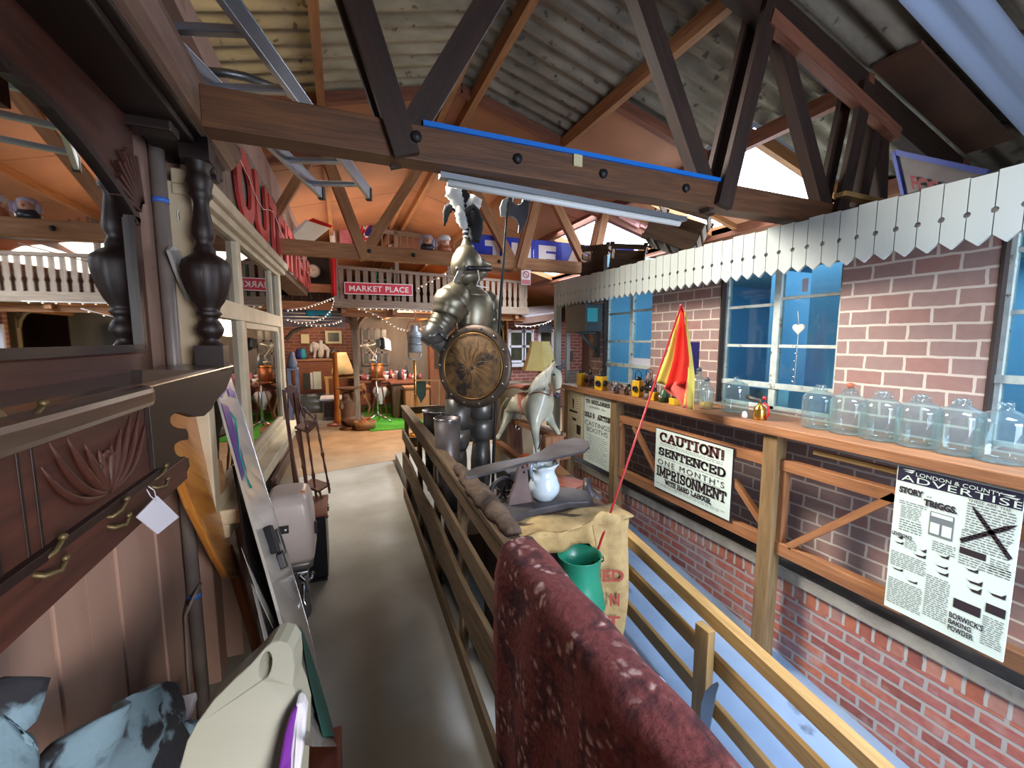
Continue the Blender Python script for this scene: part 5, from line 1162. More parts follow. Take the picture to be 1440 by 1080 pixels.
# ================================================================ sacking crate, churn, flag
mk('sacking', (186, 156, 104), (156, 126, 80), rough=0.95, scale=20, detail=6, bump=0.4, bscale=220); flat('sack_red', (150, 62, 48), 0.9); wood('crate_dark', (62, 46, 36), (42, 32, 27))
YF = 1.50
t = thing('open_crate', 'dark open-fronted wooden crate carrying the iron machine', 'crate', (0.92, 1.76, rz(1.7)))
xr = PY(884, 727, YF).x; zt_ = PY(884, 727, YF).z
b = MB(); zc_ = zp - 0.05
b.box((0.61, YF + 0.01, zt_ - 0.03), (xr - 0.01, 1.86, zt_)); build(b, 'top', 'plinth_wood', t)
for x0 in (0.61, xr - 0.03):
    b = MB(); b.box((x0, YF + 0.01, rz(1.6)), (x0 + 0.02, 1.86, zt_ - 0.03)); build(b, 'side', 'crate_dark', t)
b = MB(); b.box((0.63, 1.84, 0), (xr - 0.03, 1.86, zt_ - 0.03)); build(b, 'back', 'crate_dark', t)
b = MB(); b.box((0.66, 1.56, zt_), (xr - 0.12, 1.84, zp - 0.037)); build(b, 'packing_block', 'plinth_wood', t)
t = thing('sacking_drape', 'brown hessian sack with red lettering draped over the open crate', 'sack', PY(860, 900, YF))
def hang(outl, Y, name, par, amp=0.012):
    pts = [PY(px, py, Y) for px, py in outl]; bm = bmesh.new(); f = bm.faces.new([bm.verts.new(p) for p in pts])
    bmesh.ops.triangulate(bm, faces=[f])
    for _ in range(4): 
        es = [e for e in bm.edges if e.calc_length() > 0.035]
        if es: bmesh.ops.subdivide_edges(bm, edges=es, cuts=1, use_grid_fill=True)
    for v in bm.verts: v.co.y += amp * (math.sin(v.co.x * 46 + v.co.z * 6) + 0.5 * math.sin(v.co.x * 21 - v.co.z * 14))
    bm.verts.index_update(); mb = MB(); mb.add([v.co.copy() for v in bm.verts], [tuple(v.index for v in f.verts) for f in bm.faces], True); bm.free()
    return build(mb, name, 'sacking', par, solid=0.008)
hang([(724, 772), (735, 755), (752, 748), (780, 748), (812, 744), (832, 731), (848, 720), (868, 722), (887, 728), (884, 790), (880, 850), (874, 905), (846, 905), (842, 860), (838, 800), (836, 774), (826, 762), (808, 768), (786, 776), (760, 782), (744, 786)], YF - 0.03, 'front_cloth', t)
b = MB(); b.grid(lambda u, v: V((lerp(0.64, xr + 0.004, u), lerp(YF - 0.03, 1.62, v), zt_ + 0.02 + 0.006 * math.sin(u * 14 + v * 5) - 0.012 * (1 - v) ** 3)), 24, 8); build(b, 'top_cloth', 'sacking', t, solid=0.008)
for txt, (px, py), w, h in (('ED', (847, 818), 30, 17), ('N', (857, 852), 14, 18), ('T', (852, 884), 20, 18)):
    p = PY(px, py, YF - 0.056); q = PY(px + w, py, YF - 0.056); r = PY(px, py - h, YF - 0.056)
    b = MB(); line(b, txt, p, q - p, r - p, 0.03); build(b, 'lettering', 'sack_red', t)
# green churn
mk('churn_green', (36, 138, 104), (28, 112, 86), rough=0.35, scale=4, coat=0.2)
YC = 1.42; ppc = FPX / (YC * .9207 + 0.92 * .3755 + 0.08)
cc = PY(815, 779, YC); t = thing('milk_churn', 'dark green painted milk churn holding the flag pole', 'churn', (cc.x, cc.y, rz(YC)))
zz = lambda py: PY(815, py, YC).z
b = MB(); b.lathe([(0.0, rz(YC)), (36 / ppc, rz(YC)), (36 / ppc, zz(860)), (36.5 / ppc, zz(845)), (34.5 / ppc, zz(832)), (31 / ppc, zz(817)), (29 / ppc, zz(808)), (29 / ppc, zz(796)), (31 / ppc, zz(780)), (31.5 / ppc, zz(779)), (29.5 / ppc, zz(779.5)), (26 / ppc, zz(812)), (26 / ppc, zz(840)), (0, zz(841))], (cc.x, cc.y, 0), n=36, cap=False); build(b, 'body', 'churn_green', t)
b = MB(); b.lathe([(36.4 / ppc, zz(848)), (37.4 / ppc, zz(846)), (36.4 / ppc, zz(843))], (cc.x, cc.y, 0), n=36, cap=False); build(b, 'hoop', 'churn_green', t)
b = MB(); b.tube([PY(842, 786, YC - .02), PY(848, 783, YC - .05), PY(849, 788, YC - .06), PY(842, 792, YC - .04)], 0.003, n=6); build(b, 'handle', 'black_iron', t)
# flag
flat('pole_red', (160, 30, 34), 0.4)
P0 = PY(828, 776, YC); P0 = P0 - V((0, 0, 0.12)) + (P0 - PX(958, 430, 1.75)) * 0.05; P1 = PX(958, 430, 1.75)
t = thing('signal_flag', 'red and yellow quartered flag on a thin red pole rising from the churn', 'flag', P0)
b = MB(); b.tube([P0, P1], 0.0055, n=8); build(b, 'pole', 'pole_red', t)
b = MB(); b.ball(P1, 0.011, 10, 6); build(b, 'pole_tip', 'pole_red', t)
def fabric(name, c1, tr):
    m, nt, bs = base_mat(name); bs.inputs['Base Color'].default_value = lin(c1); bs.inputs['Roughness'].default_value = 0.85
    bs.inputs['Subsurface Weight'].default_value = 0.0
    d = node(nt, 'ShaderNodeBsdfTranslucent'); d.inputs[0].default_value = lin(c1); mx = node(nt, 'ShaderNodeMixShader'); mx.inputs[0].default_value = tr
    nt.links.new(bs.outputs[0], mx.inputs[1]); nt.links.new(d.outputs[0], mx.inputs[2]); nt.links.new(mx.outputs[0], nt.nodes['Material Output'].inputs[0])
fabric('flag_red', (236, 44, 26), 0.35); fabric('flag_yellow', (236, 222, 110), 0.35); fabric('flag_red_backlit', (232, 110, 96), 0.4)  # the paler red has light through the cloth put into its colour
def panel(l, r, name, mat, d, folds, amp=0.012):
    """hanging cloth between a left and a right edge given as pixel polylines, on the plane near the pole tip"""
    def at(pl, v):
        s = v * (len(pl) - 1); k = min(int(s), len(pl) - 2); f = s - k
        return (lerp(pl[k][0], pl[k + 1][0], f), lerp(pl[k][1], pl[k + 1][1], f))
    def fn(u, v):
        a, c = at(l, v), at(r, v); p = PX(lerp(a[0], c[0], u), lerp(a[1], c[1], u), 1.76 + d)
        return p + V((amp * math.sin(u * folds * PI + v * 2) * min(1, v * 3), -amp * .5 * math.cos(u * folds * 2.3), 0))
    b = MB(); b.grid(fn, 14, 22); return build(b, name, mat, t, solid=0.002)
panel([(955, 434), (948, 455), (938, 490), (920, 533)], [(958, 434), (953, 470), (945, 510), (936, 543)], 'yellow_quarter', 'flag_yellow', 0.0, 2)
panel([(957, 432), (951, 468), (944, 505), (932, 546)], [(962, 434), (965, 470), (968, 505), (966, 538)], 'red_quarter', 'flag_red', -0.012, 4)
panel([(962, 438), (966, 480), (967, 520), (958, 566)], [(965, 440), (971, 490), (975, 530), (973, 578)], 'yellow_edge', 'flag_yellow', 0.01, 2)
panel([(932, 544), (936, 552), (948, 560), (962, 572)], [(966, 528), (966, 540), (967, 556), (966, 575)], 'red_corner', 'flag_red_backlit', 0.0, 3)

# red bowl on the ramp, sheltered by the carpet
flat('enamel_red', (150, 26, 34), 0.3, coat=0.4)
c = V((1.03, 1.16, rz(1.16))); t = thing('red_bucket', 'red enamel bucket on the ramp just beyond the carpet', 'bucket', c)
b = MB(); b.lathe([(0.0, 0), (0.055, 0), (0.078, 0.385), (0.074, 0.385), (0.05, 0.01), (0, 0.01)], c, n=28, cap=False); build(b, 'pail', 'enamel_red', t)
b = MB(); b.lathe([(0.076, 0.38), (0.081, 0.384), (0.078, 0.389), (0.074, 0.386)], c, n=28, cap=False); build(b, 'rim', 'white_gloss', t)

# ================================================================ ramp handrail
t = thing('ramp_handrail', 'yellow pine handrail with two lower rails descending the blue ramp', 'handrail', (1.4, 1.2, rz(1.2)))
HX = 1.40
for h, w, d in ((0.54, 0.05, 0.06), (0.355, 0.025, 0.07), (0.15, 0.025, 0.07)):
    b = MB(); b.bar((HX, -0.3, rz(-0.3) + h), (HX, 1.83, rz(1.83) + h), w, d); build(b, 'rail', 'timber_yellow', t, bevel=0.003)
for y in (0.1, 1.2, 1.80):
    b = MB(); b.box((HX - 0.065, y - 0.035, rz(y) - 0.005), (HX - 0.026, y + 0.035, rz(y) + 0.51)); build(b, 'post', 'timber_yellow', t, bevel=0.003)
b = MB(); plate(b, [PX(px, py, HX - 0.070) for px, py in ((984, 1035), (987, 990), (992, 972), (1002, 962), (1010, 958), (1012, 962), (1008, 975), (1003, 1000), (996, 1045))], (-0.004, 0, 0))
flat('saw_grey', (150, 154, 158), 0.35, 0.7); tag(build(b, 'scraper_blade', 'saw_grey'), 'curved grey metal blade fixed to the handrail post', 'blade')
# ================================================================ fretted valance along the shop house
b = MB(); vx0, vx1 = 2.085, 2.10; bw = 0.0695; y = 0.20; k = 0
while y < 3.95:
    w = bw - 0.0035; r = 0.010; zt, zh, zn, zp_ = 2.165 + 0.004 * math.sin(k * 2.1) + 0.012 * (y / 4), 2.040, 1.957, 1.927
    hc = lambda side: [(side - (1 if side > 0.01 else -1) * r * math.sin(a) * 0.9, zh + r * math.cos(a)) for a in [PI * i / 6 for i in range(7)]]
    poly = [(0, zt), (0, zh + r + .001)] + [(r * math.sin(a) * .95, zh + r * math.cos(a)) for a in [PI * i / 6 for i in range(7)]] + [(0, zn), (w / 2, zp_), (w, zn)] + [(w - r * math.sin(a) * .95, zh - r * math.cos(a)) for a in [PI * i / 6 for i in range(7)]] + [(w, zh + r + .001), (w, zt)]
    b.prism(poly, (vx0, y, 0), (0, 1, 0), (0, 0, 1), (vx1 - vx0, 0, 0)); y += bw; k += 1
b.box((vx1, 0.2, 2.10), (vx1 + 0.02, 3.95, 2.15))
tag(build(b, 'valance', 'pale_paint'), 'white fretted valance of pointed boards above the brick shop front', 'valance')
b = MB(); b.box((2.13, -0.2, 2.165), (2.6, 3.95, 2.18)); struct(build(b, 'roof_house', 'dark_boards'))

# ================================================================ timber shelf frame in front of the low wall
t = thing('timber_counter', 'long orange pine counter frame with posts and braces before the brick shop front', 'counter', (2.03, 1.4, rz(1.4)))
b = MB(); b.box((1.925, -0.3, 1.135), (2.27, 3.50, 1.18)); build(b, 'counter_top', 'timber_orange', t, bevel=0.004)
for z0, z1, nm in ((0.958, 1.012, 'upper_rail'), (0.527, 0.592, 'lower_rail')):
    b = MB(); b.box((1.985, -0.3, z0), (2.03, 3.5, z1)); build(b, nm, 'timber_orange', t, bevel=0.003)
for y in (1.405, 2.70, 3.44):
    b = MB(); b.box((1.955, y - 0.037, rz(min(y, 2.8))), (2.03, y + 0.037, 1.135)); build(b, 'post', 'timber_post', t, bevel=0.004)
for y in (1.36, 2.655):
    b = MB(); b.box((1.99, y - 0.02, 0.59), (2.03, y + 0.006, 0.96)); build(b, 'post_packing', 'timber_orange', t)
b = MB(); b.box((1.99, 0.45, 1.075), (2.01, 1.22, 1.095)); build(b, 'batten', 'timber_yellow', t)
def brace(a, c):
    b = MB(); b.bar(PX(*a, 2.0), PX(*c, 2.0), 0.03, 0.03); build(b, 'brace', 'timber_orange', t)
brace((1110, 768), (1262, 697)); brace((1032, 674), (1081, 748)); brace((892, 600), (928, 672)); brace((860, 616), (877, 594))

# ================================================================ printed posters on the frame
mk('paper_pale', (214, 226, 212), (206, 220, 206), rough=0.75, scale=3); mk('paper_cream', (216, 206, 166), (206, 192, 150), rough=0.75, scale=3)
flat('ink', (40, 26, 30), 0.8); flat('ink_brown', (78, 30, 26), 0.8); flat('ink_grey', (112, 118, 118), 0.8); flat('ink_navy', (30, 26, 52), 0.8)
def poster(X0, TL, TR, BL, label, paper, name='printed_poster'):
    """rectangular board on plane x = X0; returns (thing, place(u, v)) with u to the right, v down"""
    a, r, d = PX(*TL, X0), PX(*TR, X0), PX(*BL, X0); y0, y1 = a.y, r.y; z0, z1 = (a.z + r.z) / 2, d.z
    t = thing(name, label, 'poster', (X0, (y0 + y1) / 2, z1))
    b = MB(); b.box((X0, min(y0, y1), z1), (X0 + 0.008, max(y0, y1), z0)); build(b, 'sheet', paper, t)
    P = lambda u, v, o=0.0012: V((X0 - o, lerp(y0, y1, u), lerp(z0, z1, v)))
    return t, P
def pline(b, P, txt, u0, u1, v0, v1, **kw):
    o = P(u0, v1); line(b, txt, o, P(u1, v1) - o, P(u0, v0) - o, **kw)
def prow(b, P, u0, u1, v, h=0.006, seed=0, gap=0.012):
    """row of small print, as short word-length bars"""
    r = random.Random(seed * 131 + int(v * 1000)); u = u0
    while u < u1 - 0.01:
        w = min(u1 - u, r.uniform(0.015, 0.06)); b.quad(P(u, v + h), P(u + w, v + h), P(u + w, v), P(u, v)); u += w + gap
def pquad(b, P, pts): b.add([P(u, v) for u, v in pts], [tuple(range(len(pts)))])
# CAUTION!
t, P = poster(1.972, (923, 601), (1031, 633), (919, 683), 'pale green printed notice headed CAUTION! fixed to the counter frame', 'paper_pale')
b = MB(); b.box((1.9725, P(1, 0).y - .004, P(0, 1).z - .004), (1.982, P(0, 0).y + .004, P(0, 0).z + .004)); build(b, 'board_edge', 'ink', t)
b = MB(); pline(b, P, 'CAUTION!', 0.06, 0.93, 0.035, 0.20, slab=(0.26, 0.3, 0.15)); build(b, 'heading', 'ink_brown', t)
b = MB(); pline(b, P, 'SENTENCED', 0.05, 0.94, 0.29, 0.43, slab=(0.26, 0.3, 0.15)); pline(b, P, 'IMPRISONMENT', 0.03, 0.96, 0.61, 0.78, slab=(0.25, 0.28, 0.13)); pline(b, P, 'WITH HARD LABOUR,', 0.17, 0.80, 0.80, 0.885, slab=(0.26, 0.3, 0.15)); build(b, 'bold_lettering', 'ink', t)
b = MB(); pline(b, P, "ONE MONTH'S", 0.05, 0.93, 0.49, 0.58, space=1.3); build(b, 'thin_lettering', 'ink', t)
b = MB()
for v, u0, u1, sd in ((0.225, .07, .9, 1), (0.25, .07, .9, 2), (0.455, .07, .92, 3), (0.595, .1, .9, 4), (0.905, .03, .97, 5), (0.93, .1, .9, 6)): prow(b, P, u0, u1, v, 0.008, sd)
build(b, 'small_lettering', 'ink_grey', t)
# advertiser sheet
t, P = poster(1.945, (1263, 651), (1441, 697), (1240, 849), 'tall pale newspaper sheet headed ADVERTISER with engraved pictures, nearest the camera', 'paper_pale')
b = MB(); pquad(b, P, ((0.01, 0.005), (1, 0.005), (1, 0.10), (0.01, 0.10))); build(b, 'masthead', 'ink_navy', t)
PP = lambda u, v: P(u, v, 0.0022)
b = MB(); pline(b, PP, 'ADVERTISER', 0.05, 1.14, 0.052, 0.092, space=1.1); pline(b, PP, 'LONDON & COUNTY', 0.18, 0.86, 0.022, 0.046, space=1.0)
for u0, u1, v in ((0.05, 0.17, 0.018), (0.07, 0.16, 0.030), (0.8, 0.95, 0.03), (.86, .98, .042)): b.add([PP(u0, v), PP(u1, v - .006), PP(u1 - .02, v + .006)], [(0, 1, 2)])
b.v = [V((p.x, max(p.y, P(0.995, 0).y), p.z)) for p in b.v]; build(b, 'masthead_lettering', 'paper_pale', t)
b = MB(); pline(b, P, 'STORY', 0.04, 0.26, 0.135, 0.178, bold=0.055); pline(b, P, 'TRIGGS.', 0.27, 0.55, 0.178, 0.222, bold=0.055); pline(b, P, 'and', 0.29, 0.33, .152, .165)
pline(b, P, "LEVESON'S", 0.01, 0.20, 0.452, 0.478, bold=0.03); pline(b, P, "BORWICK'S", 0.58, 0.84, 0.835, 0.872, bold=0.03); pline(b, P, 'BAKING', 0.58, 0.76, 0.88, 0.912, bold=0.03); pline(b, P, 'POWDER', 0.58, 0.78, 0.92, 0.955, bold=0.03)
pline(b, P, 'THESE ARE THE', 0.62, 0.93, 0.105, 0.122); build(b, 'headline_lettering', 'ink', t)
b = MB()
for (ax, ay), (cx, cy) in (((0.655, 0.145), (0.965, 0.39)), ((0.60, 0.375), (0.985, 0.185))):
    d = V((cx - ax, (cy - ay) * 1.35)); nx, ny = -d.y / d.length * 0.018, d.x / d.length * 0.018 / 1.35
    pquad(b, P, ((ax + nx * .2, ay + ny * .2), (ax - nx * .2, ay - ny * .2), (ax + (cx - ax) * .18 - nx, ay + (cy - ay) * .18 - ny), (cx - nx, cy - ny), (cx + nx, cy + ny), (ax + (cx - ax) * .18 + nx, ay + (cy - ay) * .18 + ny))) if ax > .62 else pquad(b, P, ((ax - nx, ay - ny), (ax + (cx - ax) * .82 - nx, ay + (cy - ay) * .82 - ny), (cx, cy), (ax + (cx - ax) * .82 + nx, ay + (cy - ay) * .82 + ny), (ax + nx, ay + ny)))
for u0, v0, u1, v1 in ((0.60, 0.41, 0.80, 0.45), (0.04, 0.475, 0.12, 0.495), (0.02, 0.515, 0.13, 0.53), (0.26, 0.51, 0.34, 0.53), (0.21, 0.55, 0.34, 0.57), (0.42, 0.50, 0.53, 0.52), (0.40, 0.57, 0.53, 0.585), (0.64, 0.52, 0.76, 0.54), (0.66, 0.585, 0.80, 0.61), (0.68, 0.63, 0.80, 0.66), (0.83, 0.61, 0.97, 0.635), (0.84, 0.69, 0.98, 0.745), (0.60, 0.74, 0.81, 0.80), (0.02, 0.70, 0.15, 0.715), (0.17, 0.745, 0.29, 0.76), (0.42, 0.61, 0.54, 0.63)):
    k = (v1 - v0)
    if u1 - u0 > 0.19 or v1 - v0 > .05: pquad(b, P, ((u0, v0), (u1, v0), (u1, v1), (u0, v1)))
    else: pquad(b, P, ((u0, v0), (u0 + .03, v0 + k * .5), (u1 - .03, v0 + k * .4), (u1, v0 - k * .4), (u1 - .005, v1), (u0 + .05, v1)))
build(b, 'engraving_print', 'ink', t)
b = MB()
pquad(b, P, ((0.335, 0.245), (0.535, 0.245), (0.535, 0.40), (0.335, 0.40))); build(b, 'sideboard_engraving', 'ink_grey', t)
b = MB()
for u0, v0, u1, v1 in ((0.345, 0.25, 0.525, 0.275), (0.345, 0.315, 0.425, 0.385), (0.445, 0.315, 0.525, 0.385)): b.add([PP(u0, v0), PP(u1, v0), PP(u1, v1), PP(u0, v1)], [(0, 1, 2, 3)])
build(b, 'engraving_lights', 'paper_pale', t)
b = MB()
for blk, (u0, u1, v0, v1, st) in enumerate(((0.05, 0.30, 0.23, 0.245, .014), (0.07, 0.26, 0.26, 0.34, .011), (0.07, 0.28, 0.355, 0.44, .017), (0.62, 0.97, 0.13, 0.30, .016), (0.60, 0.95, 0.30, 0.40, .016), (0.83, 0.98, 0.42, 0.50, .014), (0.02, 0.35, 0.59, 0.69, .013), (0.36, 0.56, 0.66, 0.93, .014), (0.02, 0.34, 0.78, 0.95, .013), (0.83, 0.98, 0.77, 0.94, .013), (0.14, 0.25, 0.48, 0.54, .011), (0.60, 0.98, 0.46, 0.51, .015), (.38, .57, .43, .49, .014))):
    v = v0
    while v < v1: prow(b, P, u0, u1, v, st * 0.42, blk); v += st
build(b, 'small_lettering', 'ink_grey', t)
# two sheets at the far end
t, P = poster(1.972, (822, 555), (861, 564), (818, 645), 'pale auction notice headed TO BUILDERS at the far end of the counter frame', 'paper_pale')
b = MB(); pline(b, P, 'TO BUILDERS', 0.06, 0.94, 0.05, 0.11, slab=(.26, .3, .15)); pline(b, P, 'SOLD BY AUCTION', 0.03, 0.97, 0.24, 0.32, slab=(.26, .3, .15)); build(b, 'headline_lettering', 'ink', t)
b = MB(); pline(b, P, 'JOINERS, &c.', 0.2, 0.8, 0.14, 0.18); pline(b, P, 'CASTINGS', 0.05, 0.95, 0.37, 0.44); pline(b, P, 'BOOTHS', 0.12, 0.88, 0.46, 0.53)
for i in range(14): prow(b, P, 0.12 + .1 * (i % 2), 0.88 - .1 * (i % 3 == 0), 0.57 + 0.028 * i, 0.010, i, 0.02)
build(b, 'small_lettering', 'ink_grey', t)
t, P = poster(1.972, (791, 547), (821, 555), (789, 622), 'yellowed sheet of engravings beside the auction notice', 'paper_cream')
b = MB()
for u0, v0, u1, v1 in ((.2, .1, .3, .25), (.5, .12, .58, .3), (.08, .3, .25, .36), (.35, .32, .75, .36), (.1, .42, .3, .5), (.5, .45, .7, .5), (.7, .55, .9, .72), (.1, .66, .35, .7)): pquad(b, P, ((u0, v0), (u1, v0 + .01), (u1 - .02, v1), (u0 + .02, v1)))
for i in range(22): prow(b, P, 0.08, 0.92, 0.06 + 0.042 * i, 0.009, i, 0.03)
build(b, 'engraving_print', 'ink', t)

# ================================================================ things standing on the counter
ZS = 1.1805
glass('jar_glass', (226, 240, 240), refl=0.10, body=(200, 220, 224), bodyfac=0.10)
def jar_mesh(r, h, neck=0.22):
    return MB().lathe([(0.0, 0.0), (r * .94, 0.0), (r, 0.008), (r, h * .66), (r * .96, h * .73), (r * .78, h * .80), (r * .42, h * .86), (r * neck, h * .89), (r * neck, h * .95), (r * neck * 1.25, h * .96), (r * neck * 1.25, h), (r * neck, h)], n=36, cap=False)
def demijohn(px, py, label, X=2.10, r=0.069, h=0.205, loops=True):
    p = PX(px, py, X); t = thing('demijohn', label, 'glass jar', (X, p.y, ZS), 0, 'demijohns on the counter')
    build(jar_mesh(r, h), 'vessel', 'jar_glass', t, local=True)
    if loops:
        for s in (-1, 1):
            m = MB(); m.tube([(0, s * r * .22, h * .94), (0, s * r * .38, h * .94), (0, s * r * .40, h * .88), (0, s * r * .36, h * .85)], 0.004, n=8); build(m, 'finger_loop', 'jar_glass', t, local=True)
    return t
labs = ['clear glass demijohn under the window, first of the six from the far end', 'clear glass demijohn with a reddish stopper, second from the far end of the six', 'clear glass demijohn third from the far end, before the brick pier', 'clear glass demijohn fourth from the far end, before the brick pier', 'clear glass demijohn fifth from the far end, just above the tall newspaper sheet', 'clear glass demijohn nearest the camera, at the near end of the six']
ys_d = [PX(px, 600, 2.09).y for px in (1148, 1190, 1238, 1290, 1349, 1411)]
for i, (yd, lb) in enumerate(zip(ys_d, labs)):
    if i == 0: dj = demijohn(1148, 600, lb); dj.location.y = yd
    else:
        d = dup(dj, (2.09 + 0.006 * (i % 2), yd, ZS), 0.25 * i, lb)
        if i == 1:
            m = MB(); m.lathe([(0.0, 0.2), (0.012, 0.2), (0.016, 0.222), (0, 0.228)], n=12); flat('cork_red', (170, 92, 60), 0.7); build(m, 'stopper', 'cork_red', d, local=True)
p = PX(1033, 575, 2.12); t = thing('bell_jar', 'domed clear glass jar with knob standing by the brass blowlamp', 'glass jar', (2.12, p.y, ZS))
b = MB(); b.lathe([(0.0, 0.0), (.068, 0), (.070, .006), (.070, .135), (.066, .152), (.05, .168), (.02, .176), (.012, .18)], (2.12, p.y, ZS), n=36, cap=False); build(b, 'vessel', 'jar_glass', t)
b = MB(); b.ball((2.12, p.y, ZS + .190), .014, 12, 8); build(b, 'knob', 'jar_glass', t)
for i, (px, X, r, h, lab) in enumerate(((981, 2.16, .045, .21, 'tall clear glass bottle behind the flag with dark stopper'), (993, 2.05, .040, .165, 'clear glass jar with yellow liquid at the bottom beside the flag'))):
    p = PX(px, 565, X); t = thing('glass_bottle', lab, 'bottle', (X, p.y, ZS)); c = (X, p.y, ZS)
    build(jar_mesh(r, h, .35), 'vessel', 'jar_glass', t, local=True)
    b = MB(); b.lathe([(0, h), (r * .3, h), (r * .42, h + .012), (0, h + .03)], n=12); build(b, 'stopper', 'horse_grey', t, local=True)
    if i: 
        flat('honey_liquid', (206, 150, 20), 0.2); b = MB(); b.lathe([(0, .003), (r * .93, .003), (r * .93, .04), (0, .04)], n=24, cap=False); build(b, 'liquid', 'honey_liquid', t, local=True)
flat('brass_bright', (196, 150, 70), 0.25, 0.9); flat('white_pot', (230, 226, 220), 0.3); flat('red_paint', (186, 36, 34), 0.4)
p = PX(1068, 585, 2.03); c = V((2.03, p.y, ZS)); t = thing('blowlamp', 'small brass blowlamp on the counter by the window', 'blowlamp', c)
b = MB(); b.lathe([(0, 0), (.032, 0), (.033, .006), (.030, .05), (.026, .066), (.012, .076), (.009, .09), (0, .09)], c, n=24); build(b, 'tank', 'brass_bright', t)
b = MB(); b.tube([c + V((0, 0, .085)), c + V((0, 0.0, .10)), c + V((-.004, 0.05, .105)), c + V((-.004, .075, .112))], [.006, .008, .011, .012], n=10); build(b, 'burner', 'armour_dark', t)
b = MB(); b.tube([c + V((0, -.032, .01)), c + V((0, -.05, .03)), c + V((0, -.046, .075)), c + V((0, -.02, .09))], .006, n=8); build(b, 'handle', 'red_paint', t)
b = MB(); b.ball(c + V((0, -.022, .115)), .011, 10, 7); build(b, 'knob', 'red_paint', t)
p = PX(1047, 585, 1.99); b = MB(); b.lathe([(0, 0), (.013, 0), (.015, .012), (.011, .03), (.006, .036), (0, .037)], (1.99, p.y, ZS), n=16); tag(build(b, 'pepper_pot', 'white_pot'), 'tiny white pot between the domed jar and the brass blowlamp', 'pot')
mk('lamp_yellow', (226, 176, 36), (206, 150, 24), rough=0.4, scale=14, spots=(150, 110, 50), spot_scale=20, spot_at=.7); mk('lamp_olive', (160, 134, 40), (130, 108, 36), rough=0.5); mk('lamp_brown', (110, 82, 72), (82, 62, 56), rough=0.5)
def road_lamp(px, X, w, h, label, body='lamp_yellow', lens=True, rot=0.0):
    y = PX(px, 550, X).y; c = V((X, y, ZS)); t = thing('road_lamp', label, 'lamp', c, rot, 'old road lamps on the counter')
    b = MB(); b.box((-w / 2, -w / 2, 0), (w / 2, w / 2, h)); build(b, 'body', body, t, local=True, bevel=.004)
    b = MB(); b.lathe([(w * .36, h), (w * .36, h + .006), (w * .3, h + .02), (w * .15, h + .028), (0, h + .028)], n=18); build(b, 'cap', 'ski_black', t, local=True)
    if lens:
        for (dx, dy) in ((-1, 0), (0, -1)):
            b = MB(); b.lathe([(w * .34, 0), (w * .34, .01), (w * .26, .014), (w * .2, .010), (0, .012)], aim((dx * w / 2, dy * w / 2, h * .5), (dx, dy, 0), (0, 0, 1)), n=18); build(b, 'lens', 'ski_black', t, local=True)
    b = MB(); b.tube([(0, -w * .4, h), (0, -w * .42, h + .05), (0, 0, h + .075), (0, w * .42, h + .05), (0, w * .4, h)], .003, n=6); build(b, 'bail', 'black_iron', t, local=True)
    return t
road_lamp(817, 2.02, .062, .115, 'bright yellow square road lamp farthest along the counter', lens=False)
road_lamp(829, 2.06, .06, .105, 'rusty brown square road lamp touching the farthest yellow one', body='lamp_brown')
road_lamp(845, 1.99, .075, .115, 'yellow road lamp with black round lenses before the far casement', rot=.35)
road_lamp(897, 2.01, .062, .12, 'yellow road lamp with black lens beside the dark hurricane lamp', rot=.3)
road_lamp(920, 1.99, .05, .06, 'low yellow lamp base in front of the hurricane lamp', lens=False)
road_lamp(949, 1.975, .05, .045, 'low yellow lamp half hidden by the hanging flag', lens=False)
for i, (px, X, s, lab) in enumerate(((867, 1.98, 1.0, 'silver bicycle lamp with round reflector on the counter, left of two'), (881, 2.0, .9, 'dark bicycle lamp on the counter, right of two'))):
    y = PX(px, 555, X).y; c = V((X, y, ZS)); t = thing('bicycle_lamp', lab, 'lamp', c, 0, 'bicycle lamps'); s *= .9
    b = MB(); b.lathe([(0, 0), (.024 * s, 0), (.024 * s, .04 * s), (.018 * s, .05 * s), (.018 * s, .085 * s), (.008 * s, .10 * s), (0, .10 * s)], n=16); build(b, 'body', 'pail_metal' if i == 0 else 'armour_dark', t, local=True)
    b = MB(); b.lathe([(.012 * s, 0), (.032 * s, .03 * s), (.034 * s, .034 * s), (.03 * s, .032 * s), (0, .012 * s)], aim((-.012 * s, 0, .065 * s), (-1, .15, 0), (0, 0, 1)), n=20, cap=False); build(b, 'reflector', 'chrome', t, local=True)
    b = MB(); b.tube([(.02 * s, 0, .03 * s), (.045 * s, 0, .04 * s), (.045 * s, 0, .08 * s), (.02 * s, 0, .08 * s)], .004, n=6); build(b, 'bracket', 'black_iron', t, local=True)
y = PX(912, 560, 2.0).y; c = V((2.0, y, ZS)); t = thing('hurricane_lamp', 'dark brown hurricane lamp with a bulging globe on the counter', 'lamp', c)
glass('lamp_globe', (150, 150, 146), refl=.25)
b = MB(); b.lathe([(0, 0), (.036, 0), (.038, .008), (.036, .035), (.02, .045), (0, .045)], c, n=20); build(b, 'fount', 'lamp_brown', t)
b = MB(); b.lathe([(.02, .045), (.034, .075), (.034, .095), (.022, .125)], c, n=20, cap=False); build(b, 'globe', 'lamp_globe', t)
b = MB(); b.lathe([(.024, .125), (.03, .13), (.026, .155), (.016, .165), (.016, .185), (0, .188)], c, n=18); build(b, 'chimney', 'lamp_brown', t)
for s in (-1, 1):
    b = MB(); b.tube([c + V((0, s * .034, .03)), c + V((0, s * .045, .08)), c + V((0, s * .036, .15)), c + V((0, s * .018, .165))], .005, n=6); build(b, 'side_tube', 'lamp_brown', t)
